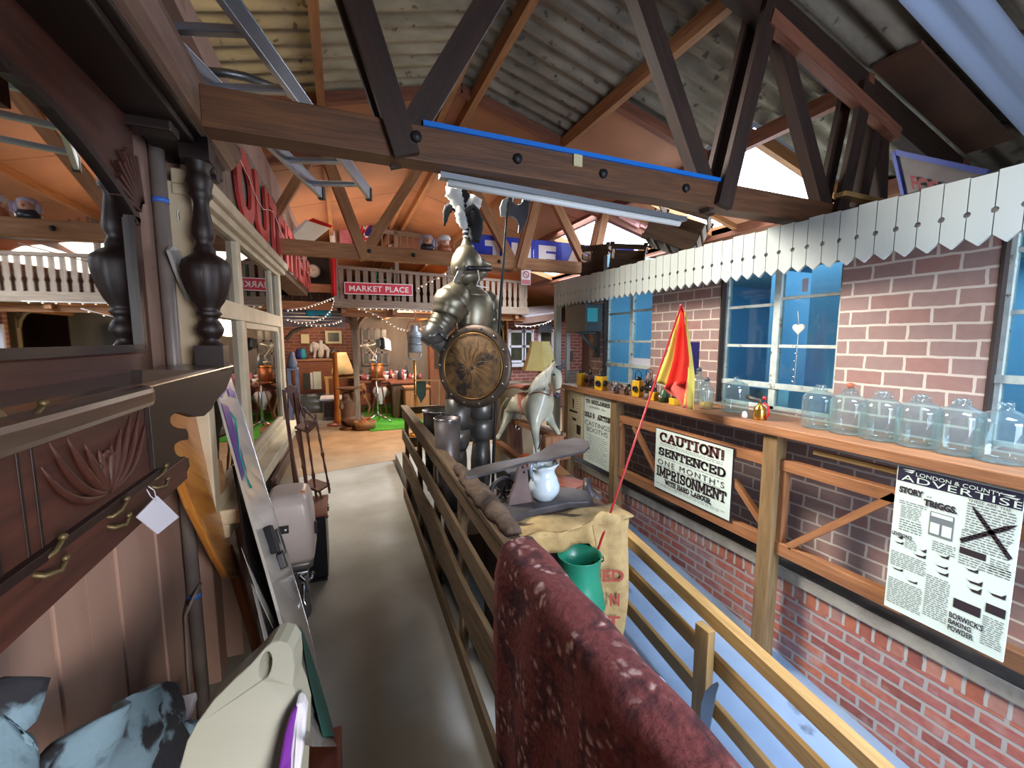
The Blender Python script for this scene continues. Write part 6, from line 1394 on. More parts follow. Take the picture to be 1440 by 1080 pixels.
b = MB(); b.tube([c + V((0, -.03, .16)), c + V((0, -.034, .2)), c + V((0, 0, .215)), c + V((0, .034, .2)), c + V((0, .03, .16))], .0025, n=6); build(b, 'bail', 'black_iron', t)
y = PX(934, 562, 2.0).y; c = V((2.0, y, ZS)); mk('lamp_green', (52, 84, 52), (38, 64, 42), rough=.4); t = thing('railway_lamp', 'squat dark green railway lamp behind the lower edge of the flag', 'lamp', c)
b = MB(); b.lathe([(0, 0), (.038, 0), (.038, .05), (.028, .066), (.02, .085), (.012, .095), (0, .095)], c, n=20); build(b, 'body', 'lamp_green', t)
b = MB(); b.lathe([(.016, 0), (.016, .01), (0, .012)], aim(c + V((-.034, 0, .035)), (-1, 0, 0), (0, 0, 1)), n=14); build(b, 'lens', 'chrome', t)
y = PX(806, 540, 2.08).y; t = thing('glass_box', 'cloudy rectangular glass jar at the far end of the counter', 'glass jar', (2.08, y, ZS))
b = MB(); b.box((2.04, y - .05, ZS), (2.12, y + .05, ZS + .12)); build(b, 'vessel', 'jar_glass', t)

# ================================================================ fixtures on the shop front
t = thing('wall_lantern', 'dark square lantern with blue-green glass on an iron wall bracket', 'lantern', PX(822, 470, 2.12))
mk('lantern_dark', (40, 46, 45), (27, 32, 32), rough=.5, scale=10); flat('teal_glass', (54, 132, 140), .15, emit=.15)
q0, q1 = PX(806, 430, 2.14), PX(838, 466, 2.14)
yb, yt = min(q0.y, q1.y) + .02, max(q0.y, q1.y) - .02; za, zb2 = PX(822, 467, 2.14).z, PX(822, 429, 2.14).z
b = MB(); b.box((2.04, yb, za), (2.22, yt, zb2)); build(b, 'case', 'lantern_dark', t, bevel=.006)
b = MB(); b.box((2.09, (yb + yt) / 2 - .06, zb2), (2.17, (yb + yt) / 2 + .06, zb2 + .05)); build(b, 'chimney', 'lantern_dark', t, bevel=.006)
b = MB(); b.box((2.055, yb - .006, za + .09), (2.165, yb, zb2 - .04)); build(b, 'glass', 'teal_glass', t)
b = MB(); b.bar((2.06, (yb + yt) / 2, za - .005), (2.30, (yb + yt) / 2, za - .005), .05, .02); b.bar((2.10, (yb + yt) / 2, za - .01), (2.29, (yb + yt) / 2, za - .2), .02, .02); b.box((2.27, (yb + yt) / 2 - .04, za - .24), (2.30, (yb + yt) / 2 + .04, za)); build(b, 'bracket', 'lantern_dark', t)
p = PX(803, 500, 2.61); t = thing('wall_bell_box', 'small brown box with white round push on the grey brick recess', 'bell box', p)
b = MB(); b.box((2.575, p.y - .045, p.z - .07), (2.619, p.y + .045, p.z + .07)); build(b, 'case', 'plinth_wood', t, bevel=.004)
b = MB(); b.lathe([(.024, 0), (.024, .008), (.014, .012), (0, .014)], aim((2.575, p.y, p.z), (-1, 0, 0), (0, 0, 1)), n=18); build(b, 'push', 'white_pot', t)
a, d = PX(967, 481, 2.296), PX(981, 526, 2.296); flat('enamel_navy', (38, 34, 92), .3)
b = MB(); b.box((2.290, d.y, d.z), (2.298, a.y, a.z)); tag(build(b, 'enamel_wall_sign', 'enamel_navy'), 'plain navy blue enamel plate on the brick pier behind the flag', 'plate')
# in the windows
t = thing('hanging_heart', 'cream heart with string of beads hanging in the middle casement', 'heart ornament', PX(1122, 462, 2.28)); mk('heart_cream', (226, 218, 196), (206, 194, 170), rough=.7)
hc = PX(1122, 462, 2.285); b = MB()
poly = [(0.032 * 16 * math.sin(a) ** 3 / 17, 0.034 * (13 * math.cos(a) - 5 * math.cos(2 * a) - 2 * math.cos(3 * a) - math.cos(4 * a)) / 17) for a in [2 * PI * i / 36 for i in range(36)]]
b.prism(poly, hc, (0, -1, 0), (0, 0, 1), (.012, 0, 0)); build(b, 'heart', 'heart_cream', t, bevel=.004)
b = MB(); b.tube([PX(1122, 437, 2.29), hc + V((.006, 0, .02))], .0015, n=5); b.tube([hc + V((.006, 0, -.03)), PX(1117, 540, 2.29)], .0012, n=5); build(b, 'string', 'heart_cream', t)
for i, (px, py) in enumerate(((1120, 487), (1119, 497), (1117, 508), (1116, 520), (1116, 530), (1115, 537))):
    b = MB(); b.ball(PX(px, py, 2.288), .006, 8, 6); build(b, 'bead', 'chrome', t)
a, d = PX(888, 503, 2.345), PX(918, 521, 2.345); b = MB(); b.box((2.344, d.y, d.z), (2.348, a.y, a.z)); tag(build(b, 'paper_notice', 'card_white'), 'white paper notice taped inside the far casement', 'notice')
b = MB(); a, d = PX(1128, 392, 2.34), PX(1135, 410, 2.34); b.box((2.344, d.y, d.z), (2.348, a.y, a.z)); tag(build(b, 'paper_scrap', 'card_white'), 'small white paper scrap stuck high in the middle casement', 'notice')
# inside the blue room
b = MB(); b.box((3.6, 1.55, 1.30), (4.1, 2.23, 1.33)); b.box((3.6, 1.55, 1.05), (4.1, 2.23, 1.08)); b.box((3.6, 1.55, .4), (3.62, 1.6, 1.33)); b.box((4.08, 2.2, .4), (4.1, 2.23, 1.33)); tag(build(b, 'shelf_unit', 'blue_dark'), 'dark blue shelf unit seen through the middle casement', 'shelf unit')
mk('box_brown', (120, 84, 62), (96, 66, 50), rough=.7)
for i, (yy_, zz_, lab) in enumerate(((2.05, 1.332, 'brown box on the top of the blue shelf unit inside the window'), (2.0, 1.082, 'brown box on the lower shelf of the blue unit inside the window'))):
    b = MB(); b.box((3.68, yy_ - .14, zz_), (3.92, yy_ + .14, zz_ + .11)); tag(build(b, 'storage_box', 'box_brown'), lab, 'box')
b = MB(); b.box((3.02, 1.02, .4), (3.05, 1.95, 2.18)); wp = build(b, 'partition_house', 'blue_paint'); struct(wp)
b = MB()
for (y0, y1, z0, z1) in ((1.12, 1.40, 1.42, 1.47), (1.12, 1.40, 1.80, 1.85), (1.12, 1.16, 1.42, 1.85), (1.36, 1.40, 1.42, 1.85)): b.box((2.99, y0, z0), (3.02, y1, z1))
struct(build(b, 'window_9_frame', 'pale_paint')); b = MB(); b.box((3.005, 1.16, 1.47), (3.012, 1.36, 1.80)); struct(build(b, 'window_9', 'blue_dark'))

# ================================================================ crates and sign on the shop roof
wood('crate_wood', (104, 80, 60), (70, 52, 40), rough=.8, bump=.3)
def crate(c, w, d, h, ex, ey, ez, label):
    """slatted box centred on c, w along local x (open slatted end), d deep, h high"""
    R = Euler((ex, ey, ez)).to_matrix().to_4x4(); M = Matrix.Translation(V(c)) @ R; t = thing('slatted_crate', label, 'crate', c, 0, 'slatted crates on the shop roof')
    def slab(name, lo, hi): 
        b = MB(); cc = [(lo[i] + hi[i]) / 2 for i in range(3)]; b.obox(M @ Matrix.Translation(V(cc)), [hi[i] - lo[i] for i in range(3)]); return build(b, name, 'crate_wood', t)
    x, y, z, s = w / 2, d / 2, h / 2, .012
    for sx in (-1, 1):
        for sz in (-1, 1): slab('corner_post', (sx * x - .018, -y, sz * z - .018), (sx * x + .018, -y + .03, sz * z + .018)); slab('corner_post', (sx * x - .018, y - .03, sz * z - .018), (sx * x + .018, y, sz * z + .018))
    for k in range(4):
        z0 = -z + k * (h - .05) / 3
        for sx in (-1, 1): slab('side_slat', (sx * x - .006, -y, z0), (sx * x + .006, y, z0 + .05 if k else z0 + .06))
    for k in range(4):
        x0 = -x + k * (w - .06) / 3
        slab('base_slat', (x0, -y, -z - .006), (x0 + .06, y, -z + .006))
    slab('end_board', (-x, -y - .006, -z), (x, -y + .006, -z + h * .42)); slab('end_board', (-x, -y - .006, z - h * .2), (x, -y + .006, z)); slab('end_board', (-x, y - .006, -z), (x, y + .006, z))
    return t
crate(PX(960, 326, 2.54) + V((0, .05, .02)), .38, .42, .30, 0, math.radians(24), math.radians(-48), 'large tilted slatted crate on the shop roof, biggest of the three')
crate(PX(847, 366, 2.47) + V((0, .06, 0)), .26, .26, .27, 0, 0, math.radians(-52), 'small upright slatted crate farthest back on the shop roof')
crate(PX(888, 364, 2.42) + V((0, .05, 0)), .28, .26, .22, 0, math.radians(6), math.radians(-40), 'small slatted crate between the upright one and the big tilted one')
flat('sign_blue_edge', (30, 60, 150), .5); mk('sign_grey', (112, 106, 106), (92, 86, 88), rough=.6); flat('sign_maroon', (130, 30, 40), .6)
X0 = 2.62; t = thing('roof_sign', 'grey sign board with blue edging leaning behind the valance, partly hidden', 'sign', PX(1300, 250, X0))
Q = [PX(1258, 214, X0), PX(1390, 243, X0), PX(1390, 300, X0 + .02), PX(1277, 300, X0 + .02)]
b = MB(); plate(b, Q, (.02, 0, 0)); build(b, 'board', 'sign_grey', t)
b = MB(); b.bar(Q[0] + V((-.004, 0, 0)), Q[1] + V((-.004, 0, 0)), .014, .022); b.bar(Q[0] + V((-.004, 0, 0)), Q[3] + V((-.004, 0, 0)), .014, .022, up=(1, 0, 0)); build(b, 'edging', 'sign_blue_edge', t)
b = MB(); o = PX(1283, 266, X0 - .012); line(b, 'FOS', o, PX(1322, 276, X0 - .012) - o, PX(1280, 246, X0 - .012) - o, .03); build(b, 'lettering', 'sign_maroon', t)

# ================================================================ floor lamp with yellow shade behind the horse, tan box
mk('shade_yellow', (244, 220, 142), (234, 206, 126), rough=.8); YL = 3.5
c = PY(759, 520, YL); zt2 = PY(759, 480, YL).z; pl = FPX / (YL * .9207 + 1.7 * .3755)
t = thing('standard_lamp', 'standard lamp with pale yellow panelled shade behind the rocking horse', 'floor lamp', (c.x, c.y, .14))
b = MB(); rows = []; 
prof = [(27, 0), (24.5, .12), (19.5, .45), (15.5, .8), (14, 1.0)]
for hw, f in prof: rows.append([V((c.x + hw / pl * math.cos(2 * PI * k / 6 + .3), c.y + hw / pl * math.sin(2 * PI * k / 6 + .3), lerp(c.z, zt2, f))) for k in range(6)])
loft(b, rows, cap=False, smooth=False); build(b, 'shade', 'shade_yellow', t, solid=.004)
b = MB(); b.lathe([(0, .14), (.14, .14), (.14, .17), (.05, .19), (.02, .25), (.018, .8), (.03, .84), (.018, .88), (.016, c.z + .1), (0, c.z + .1)], (c.x, c.y, 0), n=20); build(b, 'stand', 'timber_red', t)
mk('tan_card', (184, 160, 124), (166, 142, 108), rough=.7)
a = PY(704, 540, 3.3); d = PY(752, 585, 3.3); b = MB(); b.box((a.x, 3.32, d.z - .5), (d.x, 3.5, a.z)); tag(build(b, 'tan_box', 'tan_card'), 'tall plain tan box behind the rocking horse rump', 'box')
# ================================================================ balcony at the far end of the aisle
def BY(x): return 7.40 + 0.17 * x
def bp(x, z, d=0.0): return V((x, BY(x) + d, z))
def bbar(mb, x0, x1, z0, z1, d0, d1):
    vs = [bp(x, z, d) for d in (d0, d1) for z in (z0, z1) for x in (x0, x1)]
    mb.add(vs, [(0, 1, 3, 2), (5, 4, 6, 7), (0, 4, 5, 1), (2, 3, 7, 6), (0, 2, 6, 4), (1, 5, 7, 3)]); return mb
bx0, bx1 = -0.06, 3.62
t = thing('balcony', 'grey timber balcony with flat balusters on posts at the far end', 'balcony', bp(1.7, 0))
b = MB(); bbar(b, bx0, bx1, 2.10, 2.245, -0.06, 0.0); build(b, 'front_beam', 'grey_timber', t, bevel=.006)
b = MB(); bbar(b, bx0, bx1, 2.12, 2.22, 0.0, 2.6); build(b, 'deck', 'timber_honey', t)
for k in range(5):
    b = MB(); bbar(b, bx0 + .1 + k * .82, bx0 + .18 + k * .82, 2.02, 2.12, 0.0, 2.5); build(b, 'joist', 'timber_honey', t)
b = MB(); bbar(b, bx0 + .1, bx1, 1.98, 2.07, 0.12, 0.22); build(b, 'lower_beam', 'timber_honey', t)
b = MB(); bbar(b, bx0, bx1, 2.72, 2.77, -0.05, 0.02); build(b, 'top_rail', 'grey_timber', t)
x = 0.02; k = 0
while x < bx1 - .05:
    b = MB(); b.prism([(x, 2.245), (x + .075, 2.245), (x + .075, 2.36), (x + .062, 2.40), (x + .075, 2.45), (x + .075, 2.72), (x, 2.72), (x, 2.45), (x + .013, 2.40), (x, 2.36)], (0, BY(x) - .03, 0), (1, .17, 0), (0, 0, 1), (0, .02, 0)); 
    b.v = [V((p.x, p.y - .17 * x + 0, p.z)) for p in b.v]; build(b, 'baluster', 'grey_timber', t); x += .125; k += 1
for x in (0.262, 3.5):
    b = MB(); bbar(b, x - .05, x + .05, 0.0, 2.12, .95, 1.05); build(b, 'post', 'grey_timber', t, bevel=.006)
    for s in (-1, 1):
        b = MB()
        b.tube([bp(x + s * .04, 1.78, 1.), bp(x + s * .07, 1.90, 1.), bp(x + s * .14, 2.0, 1.), bp(x + s * .26, 2.06, 1.)], [.035, .035, .035, .03], n=8); build(b, 'curved_bracket', 'grey_timber', t)
for x in (-.02, .95, 1.9, 3.5):
    b = MB(); bbar(b, x - .035, x + .035, 2.245, 3.42, -.03, .03); build(b, 'upper_post', 'grey_timber', t)
b = MB(); bbar(b, -.06, 3.6, 3.36, 3.43, -.03, .03); bbar(b, -.06, 3.6, 2.93, 2.98, -.03, .03); build(b, 'upper_rail', 'grey_timber', t)
for k in range(18):
    x = .50 + .105 * k; b = MB(); bbar(b, x, x + .02, 2.98, 3.36, -.01, .01); build(b, 'upper_bar', 'grey_timber', t)
mk('pink_card', (214, 128, 140), (196, 112, 126), rough=.8); b = MB(); bbar(b, .06, .34, 2.98, 3.36, 0, .015); build(b, 'pink_panel', 'pink_card', t)
# MARKET PLACE sign
t = thing('street_sign', 'red MARKET PLACE sign with white border on the balcony balusters', 'sign', bp(.63, 2.33, -.07))
q0, q1, q2 = PY(485, 413, 7.36), PY(580, 415.5, 7.5), PY(485, 397, 7.36); rx = q1 - q0; uz = V((0, 0, q2.z - q0.z))
flat('sign_red_bright', (206, 40, 58), .4); flat('sign_white', (240, 232, 228), .4)
b = MB(); plate(b, [q0, q0 + rx, q0 + rx + uz, q0 + uz], (0, .012, 0)); build(b, 'board', 'sign_red_bright', t)
b = MB()
for a, c in ((q0, q0 + rx), (q0 + rx, q0 + rx + uz), (q0 + rx + uz, q0 + uz), (q0 + uz, q0)): b.bar(a + V((0, -.004, 0)), c + V((0, -.004, 0)), .010, .012)
build(b, 'border', 'sign_white', t)
b = MB(); line(b, 'MARKET PLACE', q0 + rx * .06 + uz * .24 + V((0, -.006, 0)), rx * .88, uz * .52, .02, space=1.08); build(b, 'lettering', 'sign_white', t)
# flags
flat('flag_union_blue', (36, 36, 110), .8); flat('flag_union_red', (206, 34, 50), .8); flat('flag_union_white', (232, 226, 226), .8)
fp = lambda px, py, d=0.0: PY(px, py, 7.42 + d)
t = thing('union_flag', 'union flag hung on the upper balcony rail behind the truss', 'flag', fp(510, 355))
b = MB(); plate(b, [fp(493, 311), fp(523, 312), fp(522, 352), fp(497, 354)], (0, .01, 0)); build(b, 'field', 'flag_union_blue', t)
b = MB()
for q in (((497, 329), (523, 333), (523, 341), (497, 337)), ((505, 311), (513, 311), (513, 353), (505, 353)), ((519, 312), (523, 312), (500, 345), (498, 342))): plate(b, [fp(px, py, -.004) for px, py in q], (0, .003, 0))
build(b, 'white_cross', 'flag_union_white', t)
b = MB()
for q in (((497, 331.5), (523, 335.5), (523, 339), (497, 335)), ((507, 311), (511, 311), (511, 353), (507, 353)), ((521, 313), (523, 313), (510, 331), (508, 331))): plate(b, [fp(px, py, -.008) for px, py in q], (0, .003, 0))
build(b, 'red_cross', 'flag_union_red', t)
t = thing('red_flag', 'narrow hanging red ensign beside the left end of the balcony', 'flag', PY(471, 416, 7.30))
b = MB(); b.grid(lambda u, v: PY(lerp(464, 471, u) + 3 * v * (1 - .3 * u) + (1 - v) * 1, lerp(345, 416, v), 7.28) + V((0, .03 * math.sin(u * 9), 0)), 6, 10); build(b, 'red_field', 'flag_union_red', t, solid=.008)
b = MB(); b.grid(lambda u, v: PY(lerp(463, 470, u) + 2 * v, lerp(322, 345, v), 7.28) + V((0, .03 * math.sin(u * 9), 0)), 6, 4); build(b, 'white_hoist', 'flag_union_white', t, solid=.008)
# THE ARK banner
t = thing('banner', 'blue banner of three panels with white letters THE ARK behind the second truss', 'banner', PY(770, 382, 4.25)); flat('banner_blue', (34, 56, 190), .5); flat('banner_blue_light', (66, 92, 214), .5)
TL, TR, BLc = PY(660, 328, 4.25), PY(892, 341, 4.25), PY(664, 374, 4.25); rx = V((TR.x - TL.x, 0, 0)); uz = V((0, 0, TL.z - BLc.z)); o = V((TL.x, 4.25, BLc.z))
for i, (u0, u1, m) in enumerate(((0, .352, 'banner_blue'), (.355, .515, 'banner_blue'), (.518, .80, 'banner_blue_light'), (.803, 1, 'banner_blue'))):
    b = MB(); plate(b, [o + rx * u0, o + rx * u1, o + rx * u1 + uz, o + rx * u0 + uz], (0, .012, 0)); build(b, 'panel', m, t)
b = MB()
for ch, u0, u1 in (('T', .08, .20), ('H', .225, .335), ('E', .38, .485), ('A', .54, .67), ('R', .69, .79), ('K', .84, .96)): line(b, ch, o + rx * u0 + uz * .14 + V((0, -.004, 0)), rx * (u1 - u0), uz * .70, .06)
build(b, 'lettering', 'sign_white', t)
for u in (.03, .97): b = MB(); q = o + rx * u + uz; b.tube([q, V((q.x, q.y, roofz(q.x) - .07))], .004, n=5); build(b, 'cord', 'wire_white', t)
# no smoking notice
p = PY(738, 391, 3.98); t = thing('no_smoking_notice', 'small white no smoking notice on the right part of the second truss chord', 'notice', p); flat('notice_pink', (214, 120, 130), .6)
a, d = PY(733, 379, 4.008), PY(746, 401, 4.008); b = MB(); b.box((a.x, 4.005, d.z), (d.x, 4.013, a.z)); build(b, 'card', 'sign_white', t)
b = MB(); c = V(((a.x + d.x) / 2, 4.003, lerp(d.z, a.z, .68))); r = (d.x - a.x) * .34; b.lathe([(r, 0), (r, .002), (r * .78, .002), (r * .78, 0)], aim(c, (0, -1, 0)), n=20, cap=False); b.bar(c + V((-r * .6, 0, r * .6)), c + V((r * .6, 0, -r * .6)), .006, .004, up=(0, 1, 0)); build(b, 'ring', 'flag_union_red', t)
b = MB(); b.box((a.x + .006, 4.002, d.z + .006), (d.x - .006, 4.005, lerp(d.z, a.z, .34))); build(b, 'text_band', 'notice_pink', t)
# character jugs on the second truss
flat('china_white', (236, 230, 226), .25); flat('china_skin', (216, 160, 130), .3); flat('china_dark', (50, 50, 56), .3); flat('china_brown', (176, 100, 66), .3); flat('china_lilac', (190, 180, 200), .3)
zc = 2.345 + .08
for i, (px, hatm, coat, lab) in enumerate(((601, 'china_lilac', 'china_dark', 'china face jug with pale wig and dark coat on the truss, left of two'), (625, 'china_white', 'china_brown', 'china face jug with white cap and brown coat on the truss, right of two'))):
    x = PY(px, 355, 4.05).x; t = thing('face_jug', lab, 'jug', (x, 4.05, zc), 0, 'face jugs on the truss'); c = V((x, 4.05, zc))
    b = MB(); b.lathe([(0, 0), (.062, 0), (.066, .03), (.05, .06), (.03, .07), (0, .07)], c, n=18, squash=(1, .8)); build(b, 'coat', coat, t)
    b = MB(); b.ball(c + V((0, -.01, .085)), (.043, .04, .05), 14, 10); build(b, 'face', 'china_skin', t)
    b = MB(); b.ball(c + V((0, -.055, .08)), (.010, .014, .012), 8, 6); build(b, 'nose', 'china_skin', t)
    b = MB()
    if i == 0:
        b.ball(c + V((0, .008, .115)), (.06, .05, .035), 14, 8); b.ball(c + V((-.058, 0, .075)), (.018, .02, .04), 10, 7); b.ball(c + V((.058, 0, .075)), (.018, .02, .04), 10, 7)
    else: b.lathe([(0, .10), (.052, .10), (.06, .125), (.05, .15), (.02, .158), (0, .158)], c, n=18)
    build(b, 'wig' if i == 0 else 'cap', hatm, t)
    b = MB(); b.tube([c + V((.055, 0, .11)), c + V((.09, 0, .105)), c + V((.088, 0, .05)), c + V((.058, 0, .035))], .009, n=8); build(b, 'handle', coat if i else 'china_lilac', t)
# white box sign hung near the fascia end, yellow cloth
F5 = lambda px, py, d=0.0: PY(px, py, 5.2 + d); flat('box_cream', (232, 224, 200), .6, emit=.15); flat('bright_red', (220, 36, 24), .5); flat('yellow_cloth', (232, 190, 84), .7)  # box_cream gives off a faint glow of its own
t = thing('box_sign', 'tilted cream box with red top edge hung beyond the shop sign', 'sign', F5(434, 345))
b = MB(); plate(b, [F5(408, 335), F5(433, 311), F5(464, 321), F5(434, 345)], (-.03, .16, .05)); build(b, 'box', 'box_cream', t)
b = MB(); plate(b, [F5(433, 310.5), F5(464, 320.5), F5(469, 318), F5(440, 307)], (0, .004, .004)); build(b, 'red_edge', 'bright_red', t)
b = MB(); plate(b, [F5(403, 332), F5(431, 308), F5(433, 311), F5(408, 335)], (0, .004, 0)); build(b, 'white_edge', 'sign_white', t)
b = MB(); b.grid(lambda u, v: F5(lerp(409, 448, u), lerp(341, 355, u) + v * (10 * math.sin(PI * min(1, u + .15)) + 1), .1) + V((0, .02 * math.sin(u * 12), 0)), 12, 4); tag(build(b, 'yellow_cloth', 'yellow_cloth', solid=.006), 'crumpled yellow cloth tucked under the tilted cream box', 'cloth')
# ---------------------------------------------------------------- stall on the left under the balcony line
t = thing('wall_clock', 'round white wall clock in the dark loft left of the balcony', 'clock', PY(440, 381, 7.7))
M = aim(PY(440, 381, 7.7), (0.1, -1, 0)); b = MB(); b.lathe([(0, -.03), (.115, -.03), (.115, .006), (.098, .01), (.098, 0), (0, 0)], M, n=28); build(b, 'case', 'armour_dark', t)
b = MB(); b.lathe([(.097, .001), (.097, .004), (0, .004)], M, n=28); build(b, 'dial', 'sign_white', t)
b = MB(); b.bar(M @ V((0, 0, .006)), M @ V((.04, .03, .006)), .008, .004); b.bar(M @ V((0, 0, .006)), M @ V((-.02, .07, .006)), .006, .004); build(b, 'hands', 'ski_black', t)
b = MB(); b.box((-1.6, 7.9, 2.3), (-.12, 7.95, 3.2)); struct(build(b, 'wall_loft', 'dark_boards'))
b = MB(); b.box((-1.0, 7.42, 2.34), (-.07, 7.50, 2.47)); struct(build(b, 'trim_30', 'timber_orange'))
b = MB(); b.box((-1.4, 7.40, 2.06), (-.02, 7.52, 2.19)); struct(build(b, 'trim_31', 'timber_orange'))
b = MB()
for k in range(7): b.tube([(-.95 + .13 * k, 7.46, 2.19), (-.95 + .13 * k + .03, 7.46, 2.27), (-.95 + .13 * k, 7.46, 2.34)], .016, n=6)
b.box((-1.0, 7.45, 2.20), (-.08, 7.47, 2.215)); struct(build(b, 'trim_32', 'dark_boards'))
b = MB(); b.prism([(7.6, 2.06), (9.6, 1.98), (9.6, 2.0), (7.6, 2.08)], (-1.6, 0, 0), (0, 1, 0), (0, 0, 1), (1.66, 0, 0)); struct(build(b, 'roof_stall', 'slate'))
b = MB()
for k in range(5): b.box((-1.6, 7.55, 1.80 + .055 * k), (.1, 7.58 + .01 * (4 - k), 1.842 + .055 * k))
struct(build(b, 'trim_33', 'slate'), 'dark slatted awning over the stall')
flat('teal_cloth', (40, 150, 176), .8); b = MB(); b.grid(lambda u, v: PY(lerp(430, 466, u), lerp(434, 444, v) + 1.5 * math.sin(u * 9), 7.50), 10, 4); tag(build(b, 'teal_cloth', 'teal_cloth', solid=.006), 'strip of bright teal cloth above the slatted awning', 'cloth')
b = MB(); b.box((-1.5, 11.0, 0), (.3, 11.1, 2.0)); struct(build(b, 'wall_stall', 'far_brick'))
b = MB(); b.tube([PY(402, 478, 8.0), PY(412, 466, 8.0), PY(428, 460, 8.0), PY(440, 458, 8.0)], .035, n=8); struct(build(b, 'trim_34', 'grey_timber'))
b = MB(); b.box((-1.02, 10.55, 0), (.14, 10.93, 1.11)); t = thing('market_counter', 'brown plank counter with a white horse figure against the far brick wall', 'counter', (-.45, 10.8, 0)); build(b, 'body', 'timber_red', t)
b = MB(); b.box((-1.05, 10.51, 1.11), (.17, 10.95, 1.145)); build(b, 'top', 'timber_orange', t)
S = lambda px, py, d=0.0: PY(px, py, 10.75 + d); mk('plaster_grey', (206, 202, 198), (176, 172, 170), rough=.7, scale=8)
t = thing('horse_figure', 'white plaster figure of a horse and rider on the brown counter', 'statue', S(450, 505))
skin([[(S(452, 488), .085), (S(444, 487), .085), (S(440, 483), .06), (S(437, 488), .045), (S(438, 496), .035)], [(S(452, 488), .085), (S(460, 487), .085), (S(463, 492), .05)],
      [(S(452, 488), .085), (S(451, 481), .05), (S(451, 478), .045)], [(S(444, 487), .085), (S(443, 496), .035), (S(442, 504), .03)], [(S(460, 487), .085), (S(461, 497), .035), (S(461, 504), .03)], [(S(452, 488), .085), (S(451, 497), .08), (S(450, 504), .07)]], 'figure', 'plaster_grey', t, sub=1)
b = MB(); c = S(450, 505); b.box((c.x - .24, c.y - .06, c.z - .03), (c.x + .24, c.y + .06, c.z + .01)); build(b, 'base', 'plaster_grey', t)
for (px, py, m, lab) in ((420.5, 498, 'flag_union_blue', 'dark navy tall vase on the brown counter beside the sky blue one'), (426, 499, 'teal_cloth', 'sky blue tall vase on the brown counter left of the horse figure'), (470, 498, 'horse_grey', 'dark grey jar on the brown counter right of the horse figure')):
    c = S(px, py); b = MB(); b.lathe([(0, 1.146), (.05, 1.146), (.075, 1.22), (.06, 1.32), (.045, 1.36), (.05, 1.38), (0, 1.38)], (c.x, c.y, 0), n=16); tag(build(b, 'vase', m), lab, 'vase')
for (x0, y0, x1, y1, lab, pic) in ((457, 465, 481, 483, 'framed landscape picture in pale mount on the far brick wall', True), (423, 470, 435, 483, 'small plain cream picture on the far brick wall', False)):
    a, d = PY(x0, y0, 10.97), PY(x1, y1, 10.97); t = thing('wall_picture', lab, 'picture', (a.x, 10.97, d.z))
    b = MB(); b.box((a.x, 10.95, d.z), (d.x, 10.99, a.z)); build(b, 'mount', 'paper_cream', t)
    if pic: b = MB(); b.box((a.x + .06, 10.945, d.z + .05), (d.x - .06, 10.95, a.z - .05)); build(b, 'image', 'dull_green', t)
mk('galv', (150, 156, 160), (122, 128, 134), rough=.3, metal=.7, scale=4); c = PZ(447, 569, 0); t = thing('water_tank', 'ribbed galvanised oval tank on the floor before the brown counter', 'tank', (c.x, 10.2, 0))
b = MB(); b.lathe([(0, 0), (.42, 0), (.42, .08), (.435, .10), (.42, .12), (.42, .22), (.435, .24), (.42, .26), (.42, .36), (.44, .38), (.40, .36), (.40, .05), (0, .05)], (c.x, 10.2, 0), n=32, squash=(1.1, .6)); build(b, 'tub', 'galv', t)
for i, (x0, x1, m, lab) in enumerate(((426, 436, 'dull_green', 'green-backed picture leaning in the tank, left of three'), (436, 440, 'white_gloss', 'grey-white board leaning in the tank, middle of three'), (440, 452, 'paper_pale', 'pale sheet leaning in the tank, right of three'))):
    a, d = PY(x0, 525 - i, 10.2), PY(x1, 541, 10.2); b = MB(); b.box((a.x, 10.2 + .02 * i, d.z - .1), (d.x, 10.212 + .02 * i, a.z)); tag(build(b, 'leaning_picture', m), lab, 'picture')
mk('blue_grey_paint', (150, 164, 190), (126, 140, 168), rough=.6); a, d = PY(404, 518, 8.6), PY(421, 560, 8.6); t = thing('plant_stand', 'blue-grey painted stand beside the shop window end', 'stand', (a.x, 8.6, 0))
b = MB(); b.box((a.x, 8.5, a.z - .03), (d.x, 8.8, a.z)); build(b, 'top', 'blue_grey_paint', t)
for x in (a.x + .02, d.x - .02):
    for y in (8.53, 8.77): b = MB(); b.box((x - .02, y - .02, 0), (x + .02, y + .02, a.z - .03)); build(b, 'leg', 'blue_grey_paint', t)
b = MB(); c = PY(411, 516, 8.6); b.lathe([(0, 0), (.07, 0), (.085, .1), (.05, .22), (.03, .3), (0, .3)], (c.x, 8.62, a.z), n=16); tag(build(b, 'jug_vase', 'blue_grey_paint'), 'blue-grey vase on the painted stand', 'vase')
b = MB(); c = PY(414, 535, 8.6); b.lathe([(0, 0), (.06, 0), (.075, .05), (.04, .1), (0, .12)], (c.x, 8.62, 0.001), n=14); tag(build(b, 'clay_pot', 'china_brown'), 'brown clay pot on the floor beneath the painted stand', 'pot')
